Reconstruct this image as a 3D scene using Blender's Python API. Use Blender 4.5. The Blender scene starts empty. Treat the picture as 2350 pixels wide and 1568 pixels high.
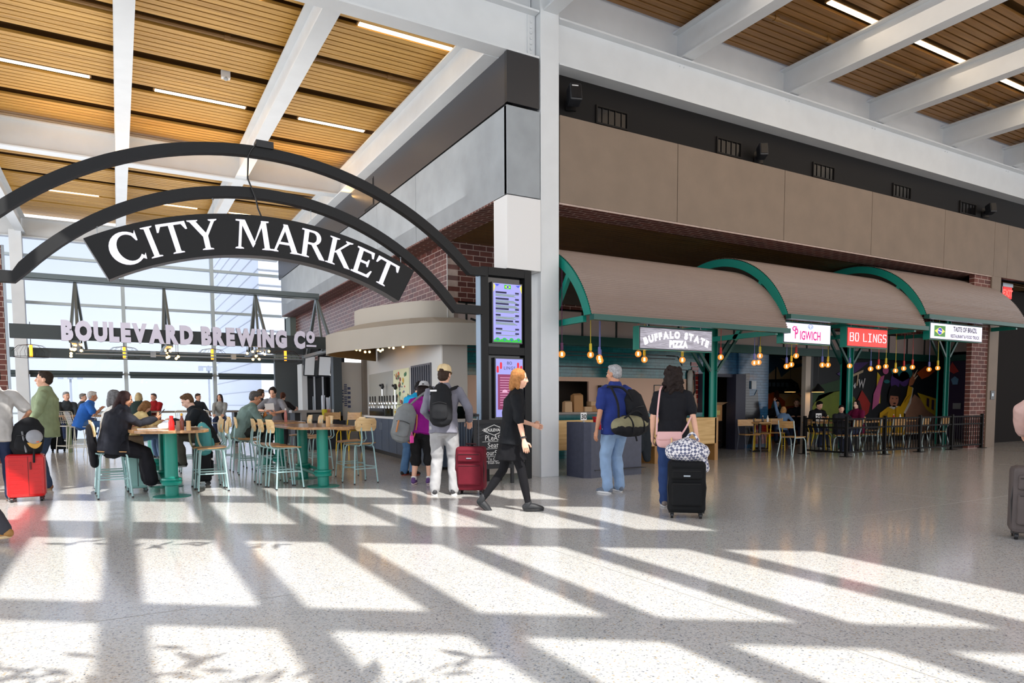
import bpy, math, random
import numpy as np
from mathutils import Vector, Matrix
random.seed(7)
scn = bpy.context.scene
col = scn.collection
PI = math.pi
V = Vector

# ---------------------------------------------------------------- materials
def lin(c):
    return tuple(((x/255)/12.92 if x/255 <= .04045 else ((x/255+.055)/1.055)**2.4) for x in c[:3]) + (1,)
MATS = {}
def mat(key, c=(200,200,200), rough=.5, metal=0, emit=0, ecol=None, bump=0, bscale=60, var=0, vscale=8, spec=.5, coat=0, alpha=1, sample=True, trans=0):
    if key in MATS: return MATS[key]
    m = bpy.data.materials.new(key); m.use_nodes = True
    nt = m.node_tree; b = nt.nodes['Principled BSDF']
    b.inputs['Base Color'].default_value = lin(c)
    b.inputs['Roughness'].default_value = rough
    b.inputs['Metallic'].default_value = metal
    b.inputs['Specular IOR Level'].default_value = spec
    b.inputs['Coat Weight'].default_value = coat
    b.inputs['Transmission Weight'].default_value = trans
    if emit:
        b.inputs['Emission Color'].default_value = lin(ecol or c)
        b.inputs['Emission Strength'].default_value = emit
        if not sample: m.cycles.emission_sampling = 'NONE'
    if bump or var:
        tc = nt.nodes.new('ShaderNodeTexCoord')
    if var:
        n = nt.nodes.new('ShaderNodeTexNoise'); n.inputs['Scale'].default_value = vscale; n.inputs['Detail'].default_value = 5
        nt.links.new(tc.outputs['Object'], n.inputs['Vector'])
        r = nt.nodes.new('ShaderNodeValToRGB')
        l = lin(c)
        r.color_ramp.elements[0].position = .3; r.color_ramp.elements[1].position = .7
        r.color_ramp.elements[0].color = tuple(x*(1-var) for x in l[:3]) + (1,)
        r.color_ramp.elements[1].color = tuple(min(1, x*(1+var)) for x in l[:3]) + (1,)
        nt.links.new(n.outputs['Fac'], r.inputs['Fac']); nt.links.new(r.outputs['Color'], b.inputs['Base Color'])
    if bump:
        n2 = nt.nodes.new('ShaderNodeTexNoise'); n2.inputs['Scale'].default_value = bscale; n2.inputs['Detail'].default_value = 4
        nt.links.new(tc.outputs['Object'], n2.inputs['Vector'])
        bp = nt.nodes.new('ShaderNodeBump'); bp.inputs['Strength'].default_value = bump; bp.inputs['Distance'].default_value = .01
        nt.links.new(n2.outputs['Fac'], bp.inputs['Height']); nt.links.new(bp.outputs['Normal'], b.inputs['Normal'])
    MATS[key] = m
    return m
def wood(key, c1, c2, axis=0, scale=1.0, rough=.45, stretch=14):
    if key in MATS: return MATS[key]
    m = bpy.data.materials.new(key); m.use_nodes = True; nt = m.node_tree; b = nt.nodes['Principled BSDF']
    tc = nt.nodes.new('ShaderNodeTexCoord'); mp = nt.nodes.new('ShaderNodeMapping')
    s = [stretch*scale]*3; s[axis] = 1.2*scale; mp.inputs['Scale'].default_value = s
    n = nt.nodes.new('ShaderNodeTexNoise'); n.inputs['Scale'].default_value = 1.5; n.inputs['Detail'].default_value = 6; n.inputs['Distortion'].default_value = .6
    r = nt.nodes.new('ShaderNodeValToRGB'); r.color_ramp.elements[0].position = .32; r.color_ramp.elements[1].position = .68
    r.color_ramp.elements[0].color = lin(c1); r.color_ramp.elements[1].color = lin(c2)
    nt.links.new(tc.outputs['Object'], mp.inputs['Vector']); nt.links.new(mp.outputs['Vector'], n.inputs['Vector'])
    nt.links.new(n.outputs['Fac'], r.inputs['Fac']); nt.links.new(r.outputs['Color'], b.inputs['Base Color'])
    b.inputs['Roughness'].default_value = rough
    MATS[key] = m; return m
def brick(key, ax, c1=(112,62,52), c2=(84,46,42), mortar=(176,156,146), rough=.7):
    if key in MATS: return MATS[key]
    m = bpy.data.materials.new(key); m.use_nodes = True; nt = m.node_tree; b = nt.nodes['Principled BSDF']
    tc = nt.nodes.new('ShaderNodeTexCoord'); sp = nt.nodes.new('ShaderNodeSeparateXYZ'); cb = nt.nodes.new('ShaderNodeCombineXYZ')
    nt.links.new(tc.outputs['Object'], sp.inputs[0])
    nt.links.new(sp.outputs[ax[0]], cb.inputs[0]); nt.links.new(sp.outputs[ax[1]], cb.inputs[1])
    t = nt.nodes.new('ShaderNodeTexBrick'); t.inputs['Scale'].default_value = 1; t.inputs['Brick Width'].default_value = .31
    t.inputs['Row Height'].default_value = .112; t.inputs['Mortar Size'].default_value = .009; t.inputs['Mortar Smooth'].default_value = .2
    t.inputs['Color1'].default_value = lin(c1); t.inputs['Color2'].default_value = lin(c2); t.inputs['Mortar'].default_value = lin(mortar)
    nt.links.new(cb.outputs[0], t.inputs['Vector'])
    n = nt.nodes.new('ShaderNodeTexNoise'); n.inputs['Scale'].default_value = 9
    nt.links.new(tc.outputs['Object'], n.inputs['Vector'])
    mx = nt.nodes.new('ShaderNodeMixRGB'); mx.blend_type = 'MULTIPLY'; mx.inputs[0].default_value = .5
    nt.links.new(t.outputs['Color'], mx.inputs[1]); nt.links.new(n.outputs['Fac'], mx.inputs[2])
    mul = nt.nodes.new('ShaderNodeMixRGB'); mul.blend_type = 'MULTIPLY'; mul.inputs[0].default_value = 1; mul.inputs[2].default_value = (1.35,1.35,1.35,1)
    nt.links.new(mx.outputs[0], mul.inputs[1]); nt.links.new(mul.outputs[0], b.inputs['Base Color'])
    bp = nt.nodes.new('ShaderNodeBump'); bp.invert = True; bp.inputs['Strength'].default_value = .6; bp.inputs['Distance'].default_value = .01
    nt.links.new(t.outputs['Fac'], bp.inputs['Height']); nt.links.new(bp.outputs['Normal'], b.inputs['Normal'])
    b.inputs['Roughness'].default_value = rough
    MATS[key] = m; return m

# ---------------------------------------------------------------- mesh builder
class MB:
    def __init__(s): s.v = []; s.f = []; s.m = []
    def add(s, vs, fs, m=0):
        k = len(s.v); s.v += [tuple(p) for p in vs]; s.f += [tuple(i+k for i in f) for f in fs]; s.m += [m]*len(fs); return s
    def box(s, x0, x1, y0, y1, z0, z1, m=0):
        return s.add([(x0,y0,z0),(x1,y0,z0),(x1,y1,z0),(x0,y1,z0),(x0,y0,z1),(x1,y0,z1),(x1,y1,z1),(x0,y1,z1)],
              [(0,3,2,1),(4,5,6,7),(0,1,5,4),(1,2,6,5),(2,3,7,6),(3,0,4,7)], m)
    def bar(s, a, b, w, h, m=0, up=(0,0,1)):
        a, b = V(a), V(b); t = (b-a).normalized(); u = V(up)
        if abs(t.dot(u)) > .97: u = V((0,1,0))
        r = t.cross(u).normalized(); u = r.cross(t).normalized()
        vs = [p + r*sx*w/2 + u*sz*h/2 for p in (a,b) for sx, sz in ((-1,-1),(1,-1),(1,1),(-1,1))]
        return s.add(vs, [(0,1,2,3),(7,6,5,4),(0,4,5,1),(1,5,6,2),(2,6,7,3),(3,7,4,0)], m)
    def tube(s, pts, r, seg=8, m=0, closed=False, cap=True):
        pts = [V(p) for p in pts]; n = len(pts); rs = r if isinstance(r, (list,tuple)) else [r]*n
        vs = []; pu = None
        for i, p in enumerate(pts):
            t = (pts[(i+1) % n]-pts[i-1]) if closed else (pts[min(i+1,n-1)]-pts[max(i-1,0)])
            t = t.normalized() if t.length > 1e-9 else V((0,0,1))
            u = pu if pu is not None else (V((0,0,1)) if abs(t.z) < .9 else V((0,1,0)))
            u = u - t*u.dot(t)
            if u.length < 1e-6: u = V((1,0,0)) - t*t.x
            u.normalize(); w = t.cross(u); pu = u
            for k in range(seg):
                a = 2*PI*k/seg; vs.append(p + u*math.cos(a)*rs[i] + w*math.sin(a)*rs[i])
        fs = []
        for i in range(n if closed else n-1):
            j = (i+1) % n
            for k in range(seg):
                k2 = (k+1) % seg; fs.append((i*seg+k, i*seg+k2, j*seg+k2, j*seg+k))
        if cap and not closed:
            fs.append(tuple(range(seg))[::-1]); fs.append(tuple((n-1)*seg+k for k in range(seg)))
        return s.add(vs, fs, m)
    def lathe(s, prof, o=(0,0,0), seg=20, m=0, sx=1, sy=1):
        o = V(o); vs = []; n = len(prof)
        for r, z in prof:
            for k in range(seg):
                a = 2*PI*k/seg; vs.append(o + V((max(r,1e-4)*math.cos(a)*sx, max(r,1e-4)*math.sin(a)*sy, z)))
        fs = [(i*seg+k, i*seg+(k+1) % seg, (i+1)*seg+(k+1) % seg, (i+1)*seg+k) for i in range(n-1) for k in range(seg)]
        fs += [tuple(range(seg))[::-1], tuple((n-1)*seg+k for k in range(seg))]
        return s.add(vs, fs, m)
    def ball(s, c, r, m=0, seg=12, rings=7):
        r = r if isinstance(r, (list,tuple)) else (r,r,r); c = V(c); vs = [c+V((0,0,-r[2]))]
        for i in range(1, rings):
            a = -PI/2 + PI*i/rings
            for k in range(seg):
                b = 2*PI*k/seg; vs.append(c + V((r[0]*math.cos(a)*math.cos(b), r[1]*math.cos(a)*math.sin(b), r[2]*math.sin(a))))
        vs.append(c+V((0,0,r[2]))); fs = []
        for k in range(seg): fs.append((0, 1+(k+1) % seg, 1+k))
        for i in range(rings-2):
            for k in range(seg):
                a = 1+i*seg; fs.append((a+k, a+(k+1) % seg, a+seg+(k+1) % seg, a+seg+k))
        a = 1+(rings-2)*seg
        for k in range(seg): fs.append((a+k, a+(k+1) % seg, len(vs)-1))
        return s.add(vs, fs, m)
    def prism(s, poly, f0, f1, m=0):
        """poly: 2-D points; f0/f1 map a point to 3-D for the two faces"""
        n = len(poly); vs = [f0(*p) for p in poly] + [f1(*p) for p in poly]
        fs = [tuple(range(n))[::-1], tuple(range(n, 2*n))] + [(i, (i+1) % n, n+(i+1) % n, n+i) for i in range(n)]
        return s.add(vs, fs, m)
    def flat(s, poly, f, m=0):
        return s.add([f(*p) for p in poly], [tuple(range(len(poly)))], m)
    def build(s, name, mats, parent=None, smooth=False, bev=0, loc=None, rotz=0, autos=None):
        me = bpy.data.meshes.new(name); me.from_pydata(s.v, [], s.f)
        for mm in (mats if isinstance(mats, (list,tuple)) else [mats]): me.materials.append(mm)
        me.polygons.foreach_set('material_index', s.m)
        if smooth:
            me.polygons.foreach_set('use_smooth', [True]*len(s.f))
            me.update()
            if autos is not False: me.set_sharp_from_angle(angle=math.radians(40))
        o = bpy.data.objects.new(name, me); col.objects.link(o)
        if parent: o.parent = parent
        if loc is not None: o.location = loc
        o.rotation_euler.z = rotz
        if bev:
            bm = o.modifiers.new('Bevel', 'BEVEL'); bm.width = bev; bm.segments = 2; bm.limit_method = 'ANGLE'
        me.update(); return o

def tag(o, label=None, cat=None, group=None, kind=None):
    if label: o['label'] = label
    if cat: o['category'] = cat
    if group: o['group'] = group
    if kind: o['kind'] = kind
    return o
def struct(o, label, cat): return tag(o, label, cat, kind='structure')
def thing(name, label, cat, loc=(0,0,0), rotz=0, group=None):
    o = bpy.data.objects.new(name, None); o.empty_display_size = .1; col.objects.link(o)
    o.location = loc; o.rotation_euler = (0,0,rotz); return tag(o, label, cat, group)
def kids(o): return [c for c in o.children]
def dup(root, loc, rotz=0, label=None, group=None):
    def cp(o, par):
        c = o.copy(); col.objects.link(c); c.parent = par
        for ch in kids(o): cp(ch, c)
        return c
    r = cp(root, None); r.location = loc; r.rotation_euler = (0,0,rotz)
    if label: r['label'] = label
    if group: r['group'] = group
    return r
def to_mesh(o):
    dg = bpy.context.evaluated_depsgraph_get(); dg.update()
    me = bpy.data.meshes.new_from_object(o.evaluated_get(dg)); return me
def text_geo(body, size=.1, offset=0, extrude=0, align='CENTER', spacing=1.0, sx=1.0, res=3):
    cu = bpy.data.curves.new('t', 'FONT'); cu.body = body; cu.size = size; cu.offset = offset; cu.extrude = extrude
    cu.align_x = align; cu.space_character = spacing; cu.resolution_u = res
    o = bpy.data.objects.new('t', cu); col.objects.link(o); me = to_mesh(o)
    vs = [(v.co.x*sx, v.co.y, v.co.z) for v in me.vertices]; fs = [tuple(p.vertices) for p in me.polygons]
    bpy.data.objects.remove(o); bpy.data.curves.remove(cu); bpy.data.meshes.remove(me); return vs, fs
def text_on(mb, body, o, xd, yd, size, m=0, nd=None, **k):
    """write body on a plane: origin o, x direction xd, y direction yd"""
    o, xd, yd = V(o), V(xd), V(yd); nd = xd.cross(yd)
    vs, fs = text_geo(body, size, **k)
    return mb.add([o + xd*x + yd*y + nd*z for x, y, z in vs], fs, m)
FRONT = ((1,0,0), (0,0,1))      # a sign facing -Y
# ================================================================= camera, sky, lights
cam = bpy.data.objects.new('camera', bpy.data.cameras.new('camera')); col.objects.link(cam); scn.camera = cam
F_, CX_, CY_ = 1574.37, 1175.0, 1032.43
yaw, pit, rol = math.radians(29.7987), math.radians(-3.83732), math.radians(.257)
fw = V((math.sin(yaw)*math.cos(pit), math.cos(yaw)*math.cos(pit), math.sin(pit)))
ri = V((math.cos(yaw), -math.sin(yaw), 0)); dn = fw.cross(ri)
r2 = ri*math.cos(rol) + dn*math.sin(rol); d2 = -ri*math.sin(rol) + dn*math.cos(rol)
CAM = V((-6.1584, -9.7653, 1.245))
cam.matrix_world = Matrix(((r2.x, -d2.x, -fw.x, CAM.x), (r2.y, -d2.y, -fw.y, CAM.y), (r2.z, -d2.z, -fw.z, CAM.z), (0,0,0,1)))
cam.data.sensor_width = 36; cam.data.lens = 36*F_/2350; cam.data.shift_y = (CY_-784)/2350; cam.data.clip_start = .05; cam.data.clip_end = 800
def _ray(px, py): return (r2*((px-CX_)/F_) + d2*((py-CY_)/F_) + fw)
def PF(px, py, z=0):
    d = _ray(px, py); return CAM + d*((z-CAM.z)/d.z)
def PY(px, py, Y):
    d = _ray(px, py); return CAM + d*((Y-CAM.y)/d.y)
scn.view_settings.view_transform = 'Standard'; scn.view_settings.look = 'None'
scn.view_settings.exposure = 0.0
scn.cycles.use_denoising = True; scn.cycles.max_bounces = 8; scn.cycles.diffuse_bounces = 5; scn.cycles.sample_clamp_indirect = 6; scn.cycles.caustics_reflective = False; scn.cycles.caustics_refractive = False

w = bpy.data.worlds.new('sky'); scn.world = w; w.use_nodes = True; nt = w.node_tree
bg = nt.nodes['Background']; tc = nt.nodes.new('ShaderNodeTexCoord'); sp = nt.nodes.new('ShaderNodeSeparateXYZ')
rp = nt.nodes.new('ShaderNodeValToRGB'); nt.links.new(tc.outputs['Generated'], sp.inputs[0])
nz = nt.nodes.new('ShaderNodeTexNoise'); nz.inputs['Scale'].default_value = 3.5; nz.inputs['Detail'].default_value = 6; nt.links.new(tc.outputs['Generated'], nz.inputs['Vector'])
ad = nt.nodes.new('ShaderNodeMath'); ad.operation = 'MULTIPLY_ADD'; ad.inputs[1].default_value = -.22; nt.links.new(nz.outputs['Fac'], ad.inputs[0]); nt.links.new(sp.outputs[2], ad.inputs[2])
nt.links.new(ad.outputs[0], rp.inputs['Fac'])
e = rp.color_ramp.elements; e[0].position = 0; e[0].color = (1.05,1.07,1.1,1); e[1].position = .45; e[1].color = (.60,.72,1.0,1)
x = e.new(.14); x.color = (.86,.91,1.04,1)
nt.links.new(rp.outputs['Color'], bg.inputs['Color']); bg.inputs['Strength'].default_value = 2.0

ELEV = math.radians(50)
sun = bpy.data.objects.new('sun', bpy.data.lights.new('sun', 'SUN')); col.objects.link(sun)
sun.data.energy = 7.2; sun.data.color = (1,.965,.9); sun.data.angle = math.radians(.5)
sd = V((0, math.cos(ELEV), -math.sin(ELEV)))
sun.rotation_euler = sd.to_track_quat('-Z', 'Y').to_euler(); sun.location = (0,-30,14)
def area(name, loc, target, sx, sy, energy, color=(1,1,1)):
    l = bpy.data.lights.new(name, 'AREA'); l.shape = 'RECTANGLE'; l.size = sx; l.size_y = sy; l.energy = energy; l.color = color
    o = bpy.data.objects.new(name, l); col.objects.link(o); o.location = loc
    o.rotation_euler = (V(target)-V(loc)).to_track_quat('-Z', 'Y').to_euler(); return o

area('hall_ceiling_fill', (-5,9,4.95), (-5,9,9), 9, 15, 370, (1,.97,.93))  # added lamp with no fixture, lifts the slat ceiling and beams
area('concourse_ceiling_fill', (9,-7,4.95), (9,-7,9), 16, 9, 60, (1,.94,.88))  # invented upward lamp, brightens the concourse roof
area('concourse_floor_fill', (9,-4.5,8.0), (9,-4.5,0), 15, 6, 270, (1,.82,.64))  # no fitting hangs here; added to warm and brighten the floor
area('ceiling_wash', (-3.6,8.3,6.7), (-3.6,7.7,7.6), 8, .15, 45, (1,.55,.16))
area('hall_side_fill', (-17,7,4.2), (0,7,3.2), 16, 6, 1300, (.92,.96,1))  # unseen lamp added to light the hall from its left side
area('concourse_fill', (4,-16,6.4), (4,0,3.0), 20, 3, 270, (1,.84,.68))

# ================================================================= shell
STEEL = mat('white_steel_paint', (212,216,219), .45, var=.03, vscale=3)
CONC = mat('grey_panel', (150,156,161), .6, var=.10, vscale=2.2, bump=.05, bscale=30)
DARKP = mat('charcoal_panel', (56,56,60), .45)
BLACK = mat('black_paint', (24,24,26), .4)
BLKG = mat('black_gloss', (12,12,14), .15)
WHITE = mat('white_paint', (226,226,226), .5)
GREEN = mat('green_steel', (12,132,116), .35)
DGREEN = mat('dark_green_steel', (10,78,70), .4)
MINT = mat('mint_tube', (160,196,198), .35)
ALU = mat('aluminium', (150,158,165), .3, metal=.8)
BRX = brick('brick_facing_front', (0,2)); BRY = brick('brick_facing_side', (1,2), rough=.33); BRS = brick('brick_soffit', (0,1))

# terrazzo
fm = bpy.data.materials.new('terrazzo'); fm.use_nodes = True; nt = fm.node_tree; b = nt.nodes['Principled BSDF']
tc = nt.nodes.new('ShaderNodeTexCoord')
vo = nt.nodes.new('ShaderNodeTexVoronoi'); vo.inputs['Scale'].default_value = 115; vo.inputs['Randomness'].default_value = 1
nt.links.new(tc.outputs['Object'], vo.inputs['Vector'])
cr = nt.nodes.new('ShaderNodeValToRGB'); cr.color_ramp.interpolation = 'CONSTANT'
E_ = [(0,(210,210,208)),(.42,(198,198,196)),(.6,(217,215,211)),(.76,(184,184,183)),(.86,(200,192,178)),(.92,(154,157,162)),(.965,(184,168,142)),(.985,(122,126,133))]
cr.color_ramp.elements[0].color = lin(E_[0][1]); cr.color_ramp.elements[1].position = .999; cr.color_ramp.elements[1].color = lin((206,204,199))
for p_, c_ in E_[1:]:
    q = cr.color_ramp.elements.new(p_); q.color = lin(c_)
sv = nt.nodes.new('ShaderNodeSeparateColor'); nt.links.new(vo.outputs['Color'], sv.inputs[0]); nt.links.new(sv.outputs[0], cr.inputs['Fac'])
nl = nt.nodes.new('ShaderNodeTexNoise'); nl.inputs['Scale'].default_value = .35; nl.inputs['Detail'].default_value = 3; nt.links.new(tc.outputs['Object'], nl.inputs['Vector'])
lr = nt.nodes.new('ShaderNodeValToRGB'); lr.color_ramp.elements[0].color = (.84,.83,.82,1); lr.color_ramp.elements[1].color = (1,1,1,1); nt.links.new(nl.outputs['Fac'], lr.inputs['Fac'])
mx = nt.nodes.new('ShaderNodeMixRGB'); mx.blend_type = 'MULTIPLY'; mx.inputs[0].default_value = 1
nt.links.new(cr.outputs['Color'], mx.inputs[1]); nt.links.new(lr.outputs['Color'], mx.inputs[2]); nt.links.new(mx.outputs[0], b.inputs['Base Color'])
b.inputs['Roughness'].default_value = .13; b.inputs['Specular IOR Level'].default_value = .55
struct(MB().box(-40,45,-24,18.2,-.3,0).build('floor', fm), 'polished pale terrazzo floor of the concourse and food hall', 'floor')
jm = mat('floor_joint', (150,148,144), .3)
o = MB()
for yj in (-5.2, 1.0, 7.2): o.box(-40,45,yj,yj+.006,-.002,.0008)
for xj in (-9,-3.0,3.0,9,15): o.box(xj,xj+.006,-24,18,-.002,.0008)
struct(o.build('trim_1', jm), 'thin metal divider strips set in the terrazzo floor', 'floor trim')

# wood slat ceilings
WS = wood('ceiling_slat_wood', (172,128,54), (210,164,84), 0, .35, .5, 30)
WSD = wood('ceiling_slat_wood_shaded', (124,86,40), (156,112,58), 0, .35, .5, 30)  # same slats with shade put into a darker colour
WG = mat('ceiling_recess', (104,74,30), .7)
def slat_ceiling(name, x0, x1, y0, y1, z, chan, m, label, pitch=.16, gap=.03):
    o = MB(); y = y0
    while y < y1-.02:
        if not any(a-.12 < y+pitch/2 < a+.12 for a in chan):
            o.box(x0, x1, y+gap/2, min(y+pitch-gap/2, y1), z, z+.05, 0)
        y += pitch
    o.box(x0, x1, y0, y1, z+.2, z+.24, 1)
    return struct(o.build(name, [m, WG]), label, 'ceiling')
CH = [1.85, 3.37, 4.77, 6.2, 7.69, 10.5, 12.0, 13.45, 14.95, 16.4]
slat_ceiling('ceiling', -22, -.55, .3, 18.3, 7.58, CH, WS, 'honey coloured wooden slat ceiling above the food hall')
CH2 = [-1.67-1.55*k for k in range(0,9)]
slat_ceiling('ceiling.001', 0, 40, -22, .2, 8.25, CH2, WSD, 'wooden slat ceiling above the concourse, coloured darker for shade')
def ibeam(mb, ax, a0, a1, c, z0, z1, w, tf=.03, tw=.02):
    if ax == 0:
        mb.box(a0,a1,c-w/2,c+w/2,z0,z0+tf); mb.box(a0,a1,c-w/2,c+w/2,z1-tf,z1); mb.box(a0,a1,c-tw/2,c+tw/2,z0+tf,z1-tf)
    else:
        mb.box(c-w/2,c+w/2,a0,a1,z0,z0+tf); mb.box(c-w/2,c+w/2,a0,a1,z1-tf,z1); mb.box(c-tw/2,c+tw/2,a0,a1,z0+tf,z1-tf)
def beam(name, ax, a0, a1, c, z0, z1, w, label, **k):
    o = MB(); ibeam(o, ax, a0, a1, c, z0, z1, w, **k); return struct(o.build(name, STEEL), label, 'beam')
def bolts(mb, pts, r=.014):
    for p in pts: mb.ball(p, r, seg=6, rings=4)
g = beam('roof_girder', 0, .37, 40, .15, 6.83, 7.58, .3, 'deep white steel girder running above the grey panels of the concourse front')
o = MB(); bolts(o, [(x+dx, .13, 7.5) for x in (3.1,6.05,9.0,12.0,15.0) for dx in (.05,.15)]); o.build('bolts', STEEL, g, smooth=True)
g = beam('roof_girder', 0, -22, -.02, .15, 6.83, 7.58, .3, 'deep white steel girder running left from the tall column')
o = MB(); bolts(o, [(-.1, .13, 6.93+.085*k) for k in range(7)], .02); o.box(-.17,-.16,.12,.14,6.87,7.54); o.build('bolt_row', STEEL, g, smooth=True)
beam('roof_girder', 0, -22, -.63, 8.9, 6.83, 7.46, .3, 'white steel girder crossing the middle of the food hall ceiling')
beam('roof_girder', 0, -22, -.63, 18.05, 6.75, 7.40, .3, 'white steel girder above the far glass wall')
for x, lab in ((-5.87,'second white roof beam from the grey panels, over the food hall'),(-3.3,'white roof beam next to the one along the grey panels, over the food hall'),(-.75,'white roof beam along the top of the charcoal band'),(-8.7,'white roof beam over the food hall that meets the far left column'),(-11.6,'white roof beam left of the far left column')):
    beam('roof_purlin', 1, .3, 18.0, x, 6.86 if x != -.75 else 6.82, 7.42, .26, lab)
for i, x in enumerate((.19,3.22,6.2,9.15,12.2,15.2,18.2)):
    beam('roof_purlin', 1, -17, .3, x, 7.6, 8.15, .26, ['white roof beam above the tall column','first white roof beam right of the tall column on the concourse ceiling','second white roof beam right of the tall column on the concourse ceiling','third white roof beam right of the tall column on the concourse ceiling','fourth white roof beam right of the tall column on the concourse ceiling','fifth white roof beam right of the tall column on the concourse ceiling','sixth white roof beam right of the tall column on the concourse ceiling'][i])
struct(MB().box(.4,40,.28,.34,7.58,8.35).box(-24,-.02,.28,.34,7.58,8.35).build('wall_upstand', STEEL), 'pale closing panel between the girder and the concourse ceiling', 'wall')
# pipes along the ceiling recess
PIPE = mat('brown_pipe', (128,92,44), .4)
for k, (y, z, x0, x1, lb) in enumerate(((-.95,8.18,.6,22,'brown sprinkler pipe under the concourse ceiling'),(3.37,7.6,-14,-.7,'brown sprinkler pipe in the food hall ceiling recess nearer the girder'),(9.25,7.6,-14,-.7,'brown sprinkler pipe in the food hall ceiling behind the middle girder'))):
    o = MB(); o.tube([(x0,y,z),(x1,y,z)], .035, 8)
    x = x0+.9
    while x < x1: o.tube([(x,y,z),(x,y,z+.1)], .02, 6); o.tube([(x-.05,y,z),(x+.05,y,z)], .05, 8); x += 1.47
    tag(o.build('sprinkler_pipe', PIPE, smooth=True), lb, 'pipe')

# steel column at the corner (H section), far column
o = MB(); o.box(0,.36,0,.03,0,8.3).box(0,.36,.36,.39,0,8.3).box(.0,.03,.03,.36,0,8.3).box(.33,.36,.03,.36,0,8.3)
struct(o.build('column', STEEL, bev=.006), 'tall white steel column at the corner of the facade', 'column')
struct(MB().box(-9.0,-8.66,17.6,17.95,0,6.9).build('column', STEEL, bev=.006), 'white steel column in front of the far glass wall at left', 'column')
# hall-side facade (plane x=-.64)
GAP = BLACK
o = MB(); y = 0; pan = [0,3.85,6.3,8.75,12.3,17.4]
for a, c in zip(pan[:-1], pan[1:]): o.box(-.64,-.56,a+.006,c-.006,4.6,5.98)
o.box(-.62,-.5,.02,17.4,4.6,6.0,1)
struct(o.build('wall_left', [CONC, GAP], bev=.004), 'grey cement panels along the food hall side of the corner', 'wall')
struct(MB().box(-.62,-.5,.03,17.9,6.03,6.82).build('wall_left.001', DARKP), 'charcoal band above the grey panels on the food hall side', 'wall')
struct(MB().box(-.64,-.02,-.01,.08,4.6,5.98).build('wall_corner', CONC, bev=.004), 'narrow grey cement panel just left of the tall column', 'wall')
struct(MB().box(-.63,-.03,.0,.08,6.03,6.82).build('wall_corner.001', mat('charcoal_panel_shade', (40,40,43), .45)), 'narrow charcoal panel, coloured darker for shade, just left of the tall column under the girder', 'wall')  # darker copy of the charcoal, shade put into its tone
struct(MB().box(-.655,-.02,-.03,.42,3.42,4.58).build('trim_2', WHITE, bev=.006), 'white box cladding above the menu board stand', 'trim')
# concourse-side facade
o = MB(); pan = [.37,2.99,5.94,8.91,11.9,14.3,15.0,18,21,24]
for a, c in zip(pan[:-1], pan[1:]): o.box(a+.006,c-.006,-.01,.07,4.6,6.02)
o.box(.37,24,.03,.3,4.62,6.0,1)
o.box(13.3+.95,14.72,-.01,.4,0,4.6)
struct(o.build('wall_right', [mat('grey_panel_warm', (124,108,93), .6, var=.08, vscale=2, bump=.05, bscale=30), GAP], bev=.004), 'grey brown cement panels above the market canopies', 'wall')
o = MB().box(.37,24,.3,.4,6.0,6.86)
struct(o.build('wall_right.001', mat('black_band', (20,18,18), .6, spec=.2)), 'black band above the cement panels', 'wall')
# brick soffit strips and wood soffit
struct(MB().box(.37,14.25,.0,.62,4.57,4.60).build('wall_right.002', BRS), 'brick clad underside strip of the concourse front', 'wall')
struct(MB().box(-.64,-.14,.42,17.4,4.57,4.60).build('wall_left.002', BRS), 'brick clad underside strip on the food hall side', 'wall')
o = MB(); yy = .62
while yy < 6.5: o.box(-.14,18,yy,yy+.115,4.62,4.65); yy += .125
struct(o.box(-.14,18,.6,7,4.68,4.7).build('ceiling.002', wood('soffit_wood', (92,66,30),(122,90,44),0,.6)), 'dark wooden slat soffit over the market canopies', 'ceiling')
# brick walls
struct(MB().box(-.145,.1,3.405,17.6,2.75,4.57).build('wall_left.003', BRY), 'brick wall above the bar on the food hall side', 'wall')
struct(MB().box(-.152,-.14,3.395,3.41,3.0,4.57).build('trim_8', WHITE), 'pale edge trim at the brick corner', 'trim')
struct(MB().box(-.14,18.3,3.41,3.6,3.38,4.62).build('wall_inner', BRX), 'brick wall behind the market canopies', 'wall')
struct(MB().box(13.45,14.25,.03,.16,0,4.57).build('wall_brick_pier', BRX), 'brick pier at the far end of the market front', 'wall')
struct(MB().box(-9.6,-8.2,8.5,9.0,0,4.66).build('wall_brick_pier.001', [BRX]), 'brick pier at the left edge of the food hall', 'wall')
o = MB().box(-8.19,-8.14,8.46,8.5,0,4.66); struct(o.build('trim_3', ALU), 'metal edge trim of the brick pier at the left edge', 'trim')
# far right doorway wall
struct(MB().box(16.1,26,1.0,1.15,0,4.6).build('wall_recess', mat('dark_brown_wall', (22,17,15), .8, spec=.2)), 'dark recessed wall right of the brick pier', 'wall')
# back walls that close the building so no sky leaks in
struct(MB().box(-.02,40,9.5,9.7,0,8.4).box(24,24.2,-.3,9.6,0,8.4).build('wall_back', mat('back_wall', (120,112,104), .7)), 'plain wall closing the back of the market', 'wall')
struct(MB().box(.1,24,.4,9.6,6.9,7.0).build('ceiling.003', WG), 'closed roof over the market rooms', 'ceiling')

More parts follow.
